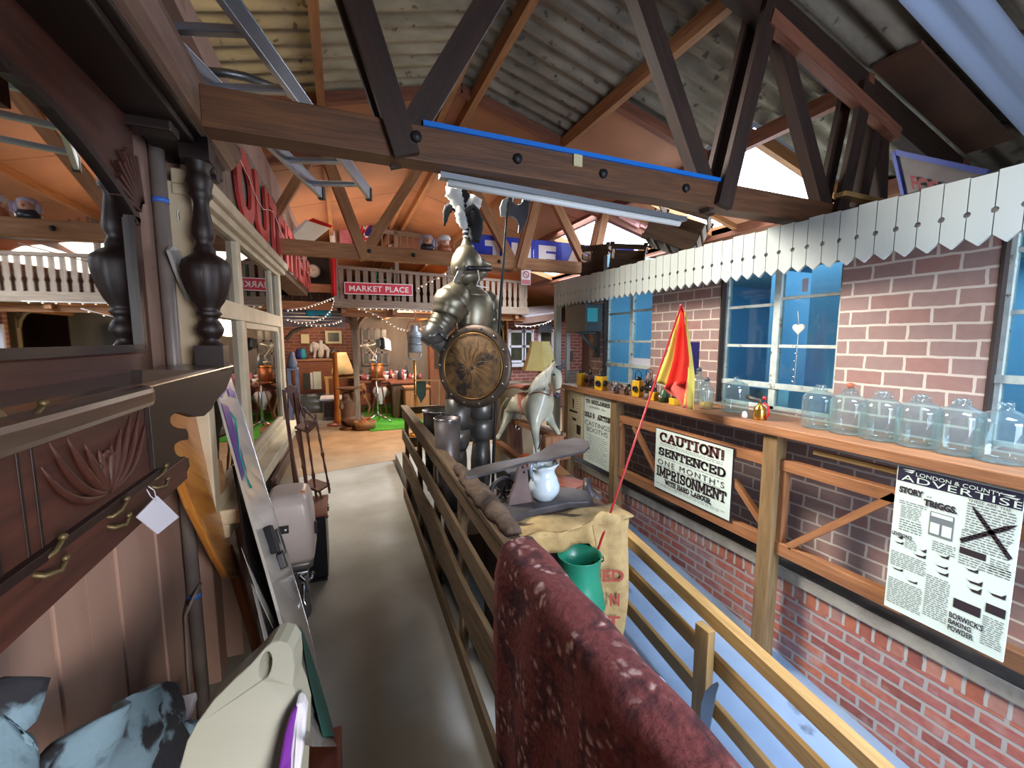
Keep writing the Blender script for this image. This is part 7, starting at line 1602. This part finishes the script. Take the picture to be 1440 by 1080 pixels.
# column lamp, cream shade, pine table, chest
wood('column_orange', (216, 128, 44), (184, 98, 30), rough=.35); c = PZ(467, 598, 0); t = thing('column_stand', 'tall turned orange wooden column stand on a round base', 'stand', c)
zt_ = PY(475, 494, c.y).z; b = MB(); b.lathe([(0, .03), (.07, .04), (.075, .10), (.05, .16), (.06, .22), (.045, .30), (.05, zt_ * .5), (.04, zt_ - .05), (.06, zt_ - .02), (0, zt_)], (c.x + .10, c.y, 0), n=18); build(b, 'column', 'column_orange', t)
b = MB(); b.lathe([(0, 0), (.19, 0), (.18, .025), (.08, .05), (0, .05)], (c.x + .10, c.y, 0), n=24); build(b, 'base', 'china_brown', t)
cy = 9.8; t = thing('pine_table', 'yellow pine table behind the orange column stand', 'table', (PY(488, 545, cy).x, cy, 0)); a, d = PY(456, 530, cy), PY(512, 530, cy)
b = MB(); b.box((a.x, cy - .12, a.z - .04), (d.x, cy + .12, a.z)); build(b, 'top', 'timber_yellow', t)
for x in (a.x + .05, d.x - .05):
    for y in (-.09, .09): b = MB(); b.box((x - .03, cy + y - .03, 0), (x + .03, cy + y + .03, a.z - .04)); build(b, 'leg', 'timber_yellow', t)
c = PY(482, 526, cy); t = thing('table_lamp', 'cream bell-shaped table lamp on the pine table', 'lamp', (c.x, cy, a.z)); mk('cream_shade', (238, 224, 176), (226, 208, 156), rough=.8)
b = MB(); b.lathe([(.235, .06), (.18, .25), (.11, .45), (.09, .52)], (c.x, cy, a.z), n=24, cap=False); build(b, 'shade', 'cream_shade', t, solid=.006)
b = MB(); b.lathe([(0, 0), (.08, 0), (.07, .02), (.03, .05), (.025, .45), (0, .45)], (c.x, cy, a.z), n=14); build(b, 'stand', 'brass_bright', t)
c = PZ(467, 590, 0); t = thing('dark_chest', 'dark chest with pale top standing behind the column stand', 'chest', (c.x, 9.1, 0)); x0, x1 = PY(455, 590, 9.0).x, PY(480, 590, 9.0).x
b = MB(); b.box((x0, 9.0, 0.02), (x1, 9.5, .40)); build(b, 'body', 'armour_dark', t); b = MB(); b.box((x0 - .05, 8.95, .40), (x1 + .05, 9.55, .43)); build(b, 'top', 'white_gloss', t)
b = MB(); b.box((x0 + .02, 8.992, .06), (x1 - .02, 9.0, .36)); build(b, 'front_panel', 'crate_dark', t)
# carved bear
wood('bear_wood', (142, 104, 74), (98, 68, 48), rough=.55); c = PZ(491, 603, 0); bz = lambda h: h; t = thing('bear_stand', 'carved wooden bear holding up a shallow tray on the deck', 'statue', c)
C = lambda dx, dz, dy=0.0: V((c.x + dx, c.y + dy, dz))
skin([[(C(0, .36), .125), (C(0, .22), .13), (C(-.005, .12), .12)], [(C(0, .36), .125), (C(-.01, .48), .11), (C(-.02, .56), .085), (C(-.03, .63, -.02), .08), (C(-.06, .62, -.09), .045), (C(-.075, .61, -.13), .03)],
      [(C(-.01, .48), .11), (C(-.10, .46, -.06), .045), (C(-.12, .40, -.13), .04), (C(-.10, .42, -.16), .035)], [(C(-.01, .48), .11), (C(.09, .50, -.03), .05), (C(.10, .60, -.05), .04), (C(.08, .69, -.05), .035)],
      [(C(-.005, .12), .12), (C(-.07, .10, -.08), .055), (C(-.08, .05, -.13), .05)], [(C(-.005, .12), .12), (C(.07, .10, -.08), .055), (C(.08, .05, -.13), .05)]], 'body', 'bear_wood', t, sub=2)
for s in (-1, 1):
    b = MB(); b.ball(C(-.03 + s * .05, .70, 0), (.025, .015, .025), 10, 6); build(b, 'ear', 'bear_wood', t)
b = MB(); b.lathe([(0, .705), (.12, .71), (.20, .735), (.205, .75), (.19, .745), (0, .725)], (c.x + .02, c.y - .02, 0), n=24); build(b, 'tray', 'bear_wood', t)
b = MB(); b.lathe([(0, 0), (.16, 0), (.165, .03), (.14, .05), (0, .055)], (c.x, c.y - .02, 0), n=22); build(b, 'base', 'bear_wood', t)
# basket with kindling
c = PZ(512, 603, .02); t = thing('wicker_basket', 'low wicker basket of wooden odds and ends beside the bear', 'basket', (c.x + .02, c.y, .02)); mk('wicker', (168, 130, 86), (120, 88, 56), rough=.8, scale=40)
b = MB(); b.lathe([(0, 0), (.15, 0), (.18, .14), (.165, .14), (.14, .02), (0, .02)], (c.x + .02, c.y, .02), n=20, squash=(1.1, .8)); build(b, 'basket', 'wicker', t)
R = random.Random(3)
for k in range(6): b = MB(); a_ = R.uniform(0, PI); b.bar((c.x + .02 - .12 * math.cos(a_), c.y - .1 * math.sin(a_), .14), (c.x + .02 + .12 * math.cos(a_), c.y + .1 * math.sin(a_), .19 + .02 * k / 3), .03, .02); tag(build(b, 'wooden_offcut', ('red_brown', 'timber_honey', 'china_brown')[k % 3]), 'short wooden offcut lying in the low wicker basket', 'offcut', 'offcuts in the wicker basket')
# crowded market tables
ty = 9.4; TZ = PY(540, 533, ty).z
t = thing('market_table', 'long reddish table crowded with china under the balcony', 'table', (PY(545, 540, ty).x, ty, 0.02)); a, d = PY(498, 533, ty), PY(592, 533, ty)
b = MB(); b.box((a.x, ty - .3, TZ - .05), (d.x, ty + .35, TZ)); build(b, 'top', 'timber_red', t)
for x in (a.x + .06, d.x - .06):
    for y in (-.25, .3): b = MB(); b.box((x - .03, ty + y - .03, 0.02), (x + .03, ty + y + .03, TZ - .05)); build(b, 'leg', 'red_wood', t)
b = MB(); b.box((a.x + .05, ty - .26, .25), (d.x - .05, ty - .24, TZ - .05)); build(b, 'front_cloth', 'red_wood', t)
flat('china_pink', (170, 84, 84), .3); protos = []
for i, (m, prof) in enumerate((('china_white', [(0, 0), (.035, 0), (.05, .05), (.056, .085), (.05, .085), (.03, .01), (0, .01)]), ('china_pink', [(0, 0), (.04, 0), (.065, .06), (.05, .11), (.025, .14), (.03, .16), (0, .16)]), ('china_dark', [(0, 0), (.05, 0), (.06, .08), (.03, .15), (.02, .22), (0, .22)]), ('china_lilac', [(0, 0), (.03, 0), (.02, .04), (.06, .10), (.065, .13), (0, .13)]))):
    for j in range(7):
        k = i + 4 * j; x = lerp(a.x + .06, d.x - .06, ((k * 11) % 28) / 27); y = ty - .24 + .13 * ((k * 5 // 3) % 4); 
        if j == 0:
            o = build(MB().lathe(prof, n=14), 'china_piece', m); o.location = (x, y, TZ); pr = o
        else: o = pr.copy(); COL.objects.link(o); o.location = (x, y, TZ)
        o.scale = (0.75 + .12 * ((k * 3) % 5),) * 2 + (0.7 + .16 * ((k * 7) % 5),)
        tag(o, {'china_white': 'small white cup among the china on the long market table', 'china_pink': 'small pink lidded pot among the china on the long market table', 'china_dark': 'small dark bottle among the china on the long market table', 'china_lilac': 'small lilac footed bowl among the china on the long market table'}[m], 'china', 'china on the market table: ' + m.split('_')[1])
c = PY(531, 533, 9.1); t = thing('copper_drum', 'deep copper-brown drum standing at the front of the long market table', 'drum', (c.x, 9.16, TZ)); r = .125
flat('copper_dull', (164, 96, 62), .4, .6); b = MB(); b.lathe([(0, 0), (r, 0), (r, .35), (r * .94, .35), (r * .94, .02), (0, .02)], (c.x, 9.16, TZ), n=28); build(b, 'drum', 'copper_dull', t)
for z in (.03, .33): b = MB(); b.lathe([(r, z - .012), (r * 1.04, z - .01), (r * 1.04, z + .01), (r, z + .012)], (c.x, 9.16, TZ), n=28, cap=False); build(b, 'hoop', 'brass_bright', t)
Q9 = lambda px, py, d=0.0: PY(px, py, 8.9 + d)
t = thing('desk_lamp', 'white jointed desk lamp bending left above the copper drum', 'lamp', Q9(524, 507)); flat('lamp_white', (232, 230, 222), .3)
b = MB(); b.tube([Q9(524, 506), Q9(526, 499), Q9(516, 487)], .013, n=8); b.tube([Q9(516, 487), Q9(530, 483)], .011, n=8); build(b, 'arm', 'lamp_white', t)
b = MB(); b.lathe([(.025, .09), (.035, .05), (.09, -.05), (.085, -.05), (.03, .045)], aim(Q9(513, 488), (.7, -.1, .6)), n=20, cap=False); build(b, 'shade', 'lamp_white', t)
b = MB(); c = Q9(524, 506); b.lathe([(0, -.02), (.07, -.02), (.07, 0), (0, .005)], c, n=18); build(b, 'base', 'lamp_white', t)
# studio light on chrome stand
Q8 = lambda px, py, d=0.0: PY(px, py, 8.4 + d); ft = PZ(534, 598, .01); t = thing('studio_light', 'black and white studio light on a chrome three-legged stand', 'lamp', (ft.x, 8.4, .01))
bx_ = Q8(531, 560).x; b = MB(); b.tube([(bx_, 8.4, .12), (bx_, 8.4, .8)], .018, n=10); b.tube([(bx_, 8.4, .8), (bx_, 8.4, Q8(531, 484).z)], .013, n=10); build(b, 'column', 'chrome', t)
for a_ in (200, 320, 80):
    b = MB(); b.tube([(bx_, 8.4, .16), (bx_ + .16 * math.cos(math.radians(a_)), 8.4 + .16 * math.sin(math.radians(a_)), .09), (bx_ + .30 * math.cos(math.radians(a_)), 8.4 + .30 * math.sin(math.radians(a_)), .03)], [.02, .022, .014], n=8); build(b, 'leg', 'chrome', t)
b = MB(); b.obox(frame(Q8(541, 484), V((.8, -.5, .15)), V((0, .2, 1))), (.10, .22, .26)); build(b, 'housing', 'ski_black', t, bevel=.02)
b = MB(); b.obox(frame(Q8(545, 485), V((.8, -.5, .15)), V((0, .2, 1))), (.02, .20, .24)); build(b, 'diffuser', 'white_gloss', t)
b = MB(); b.obox(frame(Q8(535, 483), V((.8, -.5, .15)), V((0, .2, 1))), (.12, .16, .18)); build(b, 'back_case', 'galv', t, bevel=.02)
# tripod stool / easel, white bundle, chairs
t = thing('wooden_tripod', 'spindly reddish wooden tripod on the artificial grass', 'tripod', (Q9(533, 585).x, 8.8, .02))
for px0, px1 in ((532, 522), (535, 545), (533, 536)): b = MB(); b.bar(Q9(px0, 533), Q9(px1, 588, .1 if px1 == 536 else 0), .02, .02); build(b, 'leg', 'red_wood', t)
b = MB(); b.lathe([(0, -.02), (.12, -.02), (.12, .01), (0, .01)], Q9(533, 533), n=20); build(b, 'top', 'red_wood', t)
c = PY(535, 562, 9.0); t = thing('cloth_bundle', 'rumpled white cloth bundle hanging under the copper drum', 'cloth', c)
b = MB(); b.grid(lambda u, v: V((c.x + (.10 + .06 * math.sin(v * 5)) * math.cos(2 * PI * u) * (1 + .2 * math.sin(6 * PI * u + v * 4)), c.y + .1 * math.sin(2 * PI * u), lerp(c.z + .26, c.z - .08, v))), 20, 8); build(b, 'cloth', 'white_gloss', t)
t = thing('wooden_chair', 'dark wooden chair with slanting pale leg left of the tripod on the grass', 'chair', (PY(515, 575, 8.7).x, 8.7, .02))
G = lambda px, py, d=0: PY(px, py, 8.7 + d)
for q in (((508, 540), (520, 572)), ((520, 572), (516, 588)), ((502, 546), (502, 588)), ((512, 540), (512, 560))): b = MB(); b.bar(G(*q[0]), G(*q[1]), .03, .03); build(b, 'leg', 'timber_honey', t)
b = MB(); plate(b, [G(500, 543), G(513, 541), G(516, 548), G(502, 551)], (0, .3, 0)); build(b, 'seat', 'timber_honey', t)
# desk and pine chest on the right
t = thing('writing_desk', 'dark brown desk under the hanging lantern', 'desk', (PY(570, 580, 8.7).x, 8.7, .02)); a, d = PY(552, 538, 8.6), PY(583, 538, 8.6)
b = MB(); b.box((a.x, 8.6, .02), (d.x, 9.0, a.z - .03)); build(b, 'body', 'plinth_wood', t); b = MB(); b.box((a.x - .04, 8.56, a.z - .03), (d.x + .04, 9.02, a.z)); build(b, 'top', 'red_brown', t)
b = MB(); b.box((lerp(a.x, d.x, .55), 8.59, .1), (lerp(a.x, d.x, .57), 8.6, a.z - .06)); build(b, 'panel_line', 'crate_dark', t)
a2, d2 = PY(570, 545, 8.2), PY(604, 575, 8.2); t = thing('pine_chest', 'orange pine chest behind the fence corner', 'chest', (a2.x, 8.2, .02)); b = MB(); b.box((a2.x, 8.2, .02), (d2.x, 8.5, a2.z - .02)); build(b, 'body', 'timber_orange', t); b = MB(); b.box((a2.x - .03, 8.17, a2.z - .02), (d2.x + .03, 8.52, a2.z + .01)); build(b, 'lid', 'timber_orange', t)
mk('pennant_green', (54, 76, 62), (40, 58, 48), rough=.9); U = lambda px, py: PY(px, py, 5.9)
t = thing('pennant', 'dark green pointed pennant hanging from a pale rail beyond the fence', 'pennant', U(592, 567)); b = MB(); plate(b, [U(586, 536), U(599, 536), U(599, 556), U(592, 567), U(586, 554)], (0, .01, 0)); build(b, 'cloth', 'pennant_green', t)
b = MB(); b.bar(U(584, 535), U(618, 535), .02, .02); build(b, 'rail', 'timber_yellow', t)
b = MB(); b.bar(U(617, 535), U(617, 640), .03, .03); build(b, 'post', 'timber_yellow', t)
# hanging ship's lantern
LY = 6.9; L9 = lambda px, py: PY(px, py, LY); pl = FPX / (LY * .9207 + 1.2 * .3755); c = L9(583, 480); t = thing('ship_lantern', 'large grey ship lantern with wire guard hanging beneath the balcony edge', 'lantern', c); mk('lantern_grey', (160, 172, 178), (126, 138, 146), rough=.45, metal=.3, scale=8)
zz = lambda py: L9(583, py).z; b = MB(); b.lathe([(0, zz(496)), (9.5 / pl, zz(496)), (10 / pl, zz(493)), (9.6 / pl, zz(474)), (10.2 / pl, zz(472)), (9 / pl, zz(468)), (5 / pl, zz(465)), (5 / pl, zz(459)), (3 / pl, zz(457)), (0, zz(457))], (c.x, LY, 0), n=24); build(b, 'body', 'lantern_grey', t)
b = MB(); b.tube([L9(574, 497), L9(575, 503), L9(583, 507), L9(591, 503), L9(592, 497)], .012, n=8); build(b, 'guard_ring', 'lantern_grey', t)
b = MB(); b.tube([L9(573, 478), L9(572, 462), L9(576, 452), L9(590, 452), L9(594, 462), L9(593, 478)], .008, n=6); b.tube([L9(583, 452), L9(583, 438)], .008, n=6); build(b, 'bail', 'china_brown', t)
for py in (474, 484): b = MB(); b.lathe([(10 / pl, zz(py + 1)), (10.8 / pl, zz(py)), (10 / pl, zz(py - 1))], (c.x, LY, 0), n=24, cap=False); build(b, 'band', 'galv', t)
b = MB(); cc = L9(583, 507); b.tube([cc, (cc.x, LY, .03)], .022, n=10); b.lathe([(0, 0), (.14, 0), (.12, .03), (0, .04)], (cc.x, LY, .02), n=18); tag(build(b, 'brass_pole', 'brass_bright'), 'tall brass pole with round foot standing under the ship lantern', 'pole')
# shop front under the balcony and little brick house on the right
mk('shop_grey', (112, 106, 102), (86, 80, 78), rough=.7, scale=3, stretch=(1, 1, .2)); b = MB(); b.box((.3, 10.2, 0), (3.4, 10.3, 2.1)); struct(build(b, 'wall_market', 'shop_grey'))
a, d = PY(509, 462, 10.18), PY(546, 512, 10.18); b = MB(); b.box((a.x, 10.17, d.z), (d.x, 10.19, a.z)); struct(build(b, 'window_11', 'dull_green'))
b = MB()
for k in range(5): x = lerp(a.x, d.x, k / 4); b.box((x - .02, 10.15, d.z), (x + .02, 10.18, a.z))
for k in range(4): z = lerp(d.z, a.z, k / 3); b.box((a.x, 10.15, z - .02), (d.x, 10.18, z + .02))
struct(build(b, 'window_11_frame', 'slate'))
a, d = PY(604, 470, 9.9), PY(624, 535, 9.9); b = MB(); b.box((a.x, 9.9, 0), (d.x + .3, 10.18, 1.9)); t = thing('tall_dresser', 'tall brown dresser standing behind the armour elbow', 'dresser', (a.x, 9.9, 0)); build(b, 'body', 'timber_red', t); b = MB(); b.box((a.x + .1, 9.89, .9), (a.x + .28, 9.9, 1.8)); build(b, 'door', 'crate_dark', t)
HY = 8.6; b = MB(); b.box((3.42, HY, 0), (5.3, HY + .1, 2.0)); struct(build(b, 'wall_cottage', 'far_brick_side'))
for i, (x0, x1) in enumerate(((716, 735), (737, 748), (758, 776))):
    a, d = PY(x0, 466, HY - .02), PY(x1, 508, HY - .02); b = MB(); b.box((a.x, HY - .03, d.z), (d.x, HY - .01, a.z)); struct(build(b, 'window_%d' % (12 + i), 'dull_green'))
    b = MB()
    for x in (a.x, d.x): b.box((x - .03, HY - .06, d.z - .05), (x + .03, HY - .01, a.z + .05))
    for k in range(3): z = lerp(d.z, a.z, k / 2); b.box((a.x, HY - .06, z - .025), (d.x, HY - .01, z + .025))
    struct(build(b, 'window_%d_frame' % (12 + i), 'white_gloss'))
a, d = PY(714, 511, HY), PY(780, 514, HY); b = MB(); b.box((a.x, HY - .12, d.z), (d.x, HY, a.z)); struct(build(b, 'trim_35', 'white_gloss'))
a, d = PY(722, 455, HY - .3), PY(786, 447, HY - .3); mk('awning', (226, 226, 234), (206, 208, 220), rough=.6)
b = MB(); plate(b, [PY(724, 448, HY - .35), PY(786, 440, HY - .35), PY(790, 429, HY + .5), PY(740, 434, HY + .5)], (0, 0, .03)); struct(build(b, 'roof_cottage', 'awning'))
b = MB(); plate(b, [PY(724, 448, HY - .35), PY(786, 440, HY - .35), PY(786, 449, HY - .35), PY(724, 457, HY - .35)], (0, .02, 0)); struct(build(b, 'trim_36', 'pink_paint'))
b = MB(); a, d = PY(758, 454, HY - .2), PY(776, 467, HY - .2); b.box((a.x, HY - .2, d.z), (d.x, HY - .17, a.z)); tag(build(b, 'slate_board', 'horse_grey'), 'grey slate board hanging on the little brick cottage', 'board')
# pink moulded panels on the second truss
mk('pink_metal', (206, 150, 144), (184, 128, 124), rough=.5); 
for i, (q, lab) in enumerate(((((874, 290), (902, 305), (899, 321), (871, 306)), 'pink moulded panel on the right rafter of the second truss, left of two'), (((903, 303), (931, 318), (928, 331), (900, 318)), 'pink moulded panel on the right rafter of the second truss, right of two'))):
    W_ = lambda px, py: PY(px, py, 3.98); t = thing('moulded_panel', lab, 'panel', W_(*q[3]), 0, 'moulded panels on the rafter'); b = MB(); plate(b, [W_(*p) for p in q], (0, .03, 0)); build(b, 'panel', 'pink_metal', t, bevel=.006)
    m_ = [V(W_(*p)) for p in q]; cen = sum(m_, V((0, 0, 0))) / 4; b = MB(); plate(b, [cen.lerp(p, .6) + V((0, -.012, 0)) for p in m_], (0, .012, 0)); build(b, 'raised_field', 'pink_metal', t, bevel=.004)
# fluorescent batten under the near truss
t = thing('strip_light', 'long white fluorescent batten fixed under the far edge of the dark truss', 'strip light', (1.0, 1.71, 2.19)); flat('tube_white', (214, 216, 212), .4, emit=.04)
A0, A1 = PY(618, 247, 1.645), PY(962, 309, 1.645); b = MB(); b.bar(A0, A1, .04, .02); build(b, 'casing', 'saw_grey', t)
b = MB(); b.tube([A0 + V((.03, 0, -.022)), A1 + V((-.03, 0, -.022))], .013, n=12); build(b, 'tube', 'tube_white', t)
# string lights
flat('bulb_glow', (255, 240, 214), .3, emit=1.6)
def string(pts, lab, nb, sag=0.0):
    P = [PY(*p) for p in pts]; t = thing('string_lights', lab, 'string lights', P[0]); fine = []
    for i in range(len(P) - 1):
        for k in range(6): f = k / 6; fine.append(P[i].lerp(P[i + 1], f) - V((0, 0, sag * 4 * f * (1 - f))))
    fine.append(P[-1]); b = MB(); b.tube(fine, .006, n=5); build(b, 'wire', 'wire_white', t)
    for k in range(nb):
        s = (k + .5) / nb * (len(fine) - 1); i = int(s); p = fine[i].lerp(fine[i + 1], s - i) - V((0, 0, .018)); b = MB(); b.ball(p, .009, 6, 4); build(b, 'bulb', 'bulb_glow', t)
string([(402, 436, 7.2), (430, 432, 7.2), (452, 425, 7.2), (470, 418, 7.3)], 'upper string of lights from the shop corner up to the balcony corner', 14)
string([(402, 448, 7.2), (420, 453, 7.2), (440, 452, 7.2), (456, 446, 7.2), (466, 435, 7.2), (470, 420, 7.3)], 'middle string of lights looping below the teal cloth', 18)
string([(428, 456, 7.1), (450, 457, 7.1), (470, 454, 7.1), (481, 450, 7.1)], 'lowest string of lights along the slatted awning', 10)
string([(500, 432, 7.2), (528, 442, 7.1), (545, 452, 7.0), (560, 461, 6.9), (572, 464, 6.9), (590, 462, 6.9), (606, 455, 6.9), (640, 445, 6.9)], 'string of lights sagging under the balcony to the ship lantern', 20)
string([(586, 405, 6.8), (596, 400, 6.2), (612, 392, 5.5), (632, 380, 4.6)], 'string of lights rising from the MARKET PLACE sign to the helmet', 6)
string([(724, 458, 7.6), (745, 459, 7.6), (765, 455, 7.6), (776, 450, 7.6)], 'string of lights across the little brick cottage', 10)
string([(500, 433, 7.25), (560, 434, 7.35), (615, 438, 7.4), (690, 440, 7.5)], 'straight row of lights along the lower edge of the balcony beam', 22)
# green step ladder behind the balusters
flat('ladder_green', (60, 170, 120), .5); t = thing('step_ladder', 'green step ladder standing behind the balcony balusters', 'step ladder', bp(.62, 2.22, .6)); E_ = lambda px, py: PY(px, py, 8.1)
for px in (529, 550): b = MB(); b.bar(E_(px - 1, 424), E_(px, 377), .03, .03); build(b, 'stile', 'ladder_green', t)
for py in (380, 393, 406, 418): b = MB(); b.bar(E_(529, py), E_(550, py + 1), .03, .02); build(b, 'tread', 'ladder_green', t)
# ================================================================ camera
cam = bpy.data.cameras.new('camera'); co = bpy.data.objects.new('camera', cam); COL.objects.link(co)
cam.sensor_fit = 'HORIZONTAL'; cam.sensor_width = 36; cam.lens = 36 * FPX / 1440; cam.clip_start = 0.02; cam.clip_end = 100
fw = ray(CX, CY); rt = ray(CX + 100, CY) - fw; upv = fw - ray(CX, CY + 100)
rt.normalize(); fw.normalize(); upv = rt.cross(fw)
co.matrix_world = Matrix(((rt.x, upv.x, -fw.x, 0), (rt.y, upv.y, -fw.y, 0), (rt.z, upv.z, -fw.z, CAMH), (0, 0, 0, 1)))
SC.camera = co
# ================================================================ light
w = bpy.data.worlds.new('world'); SC.world = w; w.use_nodes = True
bg = w.node_tree.nodes['Background']; bg.inputs[0].default_value = lin((214, 226, 245)); bg.inputs[1].default_value = 0.13
def area(name, loc, to, size, power, col=(255, 255, 255)):
    l = bpy.data.lights.new(name, 'AREA'); l.shape = 'RECTANGLE'; l.size, l.size_y = size; l.energy = power; l.color = lin(col)[:3]
    o = bpy.data.objects.new(name, l); COL.objects.link(o); o.location = loc
    o.rotation_euler = (V(to) - V(loc)).to_track_quat('-Z', 'Y').to_euler(); return o
def spot(name, loc, to, power, ang, col=(255, 214, 160), r=0.03):
    l = bpy.data.lights.new(name, 'SPOT'); l.energy = power; l.spot_size = math.radians(ang); l.spot_blend = 0.5; l.color = lin(col)[:3]; l.shadow_soft_size = r
    o = bpy.data.objects.new(name, l); COL.objects.link(o); o.location = loc
    o.rotation_euler = (V(to) - V(loc)).to_track_quat('-Z', 'Y').to_euler(); return o
def point(name, loc, power, col, r=0.1):
    l = bpy.data.lights.new(name, 'POINT'); l.energy = power; l.color = lin(col)[:3]; l.shadow_soft_size = r
    o = bpy.data.objects.new(name, l); COL.objects.link(o); o.location = loc; return o
for i, (s0, s1) in enumerate(SK):
    area('skylight_daylight', (3.33, (s0 + s1) / 2, roofz(3.33) - 0.12), (2.6, (s0 + s1) / 2, 0.5), (0.9, s1 - s0), 44 * (s1 - s0), (236, 242, 255))
# rooflight high on the left slope, mid barn, and unseen fills added behind the camera on the right
l_ = area('left_rooflight', (0.1, 2.9, 3.05), (2.3, 1.2, 0.9), (0.8, 1.2), 46, (255, 248, 238)); l_.data.spread = math.radians(72)
l_ = area('ramp_fill', (1.45, -1.55, 1.0), (1.75, 1.4, 0.5), (1.1, 1.9), 44, (206, 226, 255)); l_.data.spread = math.radians(130)  # unseen fill added to lift the ramp and the right side
l_ = area('shop_front_fill', (1.35, -1.7, 1.9), (2.15, 1.5, 1.3), (1.4, 0.9), 33, (222, 234, 255)); l_.data.spread = math.radians(120)  # soft fill added out of view to brighten the brick shop front
l_ = area('plank_wall_fill', (0.95, -1.7, 1.6), (-0.62, 1.0, 0.65), (0.8, 0.6), 15, (255, 240, 226)); l_.data.spread = math.radians(70)  # unseen fill added to light the pink boards
l_ = area('walkway_fill', (0.3, 4.9, 3.0), (0.1, 4.6, 0), (0.8, 1.2), 24, (255, 248, 236)); l_.data.spread = math.radians(80)  # fill added to brighten the mid walkway, no opening above it
l_ = area('ramp_rooflight', (1.65, 0.0, 2.75), (1.6, 0.8, -0.2), (0.7, 0.9), 23, (196, 220, 255)); l_.data.spread = math.radians(78)
area('house_window_light', (3.6, 0.9, 2.12), (3.6, 0.9, 0), (1.6, 3.6), 46, (190, 226, 255))
point('house_end_light', (2.75, 2.7, 1.8), 11, (190, 226, 255), 0.2)
point('balcony_lamp', (1.2, 9.0, 1.9), 90, (255, 214, 170), 0.25)
point('market_lamp', (-0.6, 9.4, 1.8), 50, (255, 224, 190), 0.3)
spot('deck_spotlight', (0.6, 7.3, 1.93), (0.35, 7.0, 0.0), 120, 60, (255, 196, 120))
spot('lawn_spotlight', (1.2, 7.42, 1.93), (1.4, 9.6, 0.0), 130, 85, (255, 240, 210))
area('far_rooflight', (2.0, 9.5, 3.2), (1.0, 9.0, 0), (2.5, 2.5), 90, (255, 244, 226))
area('loft_light', (0.2, 6.2, 2.9), (0.2, 6.2, 4), (3.0, 2.0), 22, (255, 220, 184))
point('loft_glow', (-0.55, 7.0, 2.75), 4, (255, 220, 180), 0.1)
point('shop_lamp', (-1.5, 3.4, 1.9), 5, (255, 220, 180), 0.1)
point('left_strip_light', (-1.5, 1.3, 2.35), 85, (255, 226, 170), 0.2)
# ================================================================ view
SC.view_settings.view_transform = 'Standard'; SC.view_settings.look = 'None'; SC.view_settings.gamma = 1.0; SC.view_settings.exposure = 0.0
SC.view_settings.use_curve_mapping = False
SC.cycles.max_bounces = 8; SC.cycles.diffuse_bounces = 4; SC.cycles.glossy_bounces = 4; SC.cycles.transparent_max_bounces = 16; SC.cycles.transmission_bounces = 6
SC.cycles.sample_clamp_indirect = 6.0; SC.cycles.caustics_reflective = False; SC.cycles.caustics_refractive = False
SC.cycles.use_denoising = True
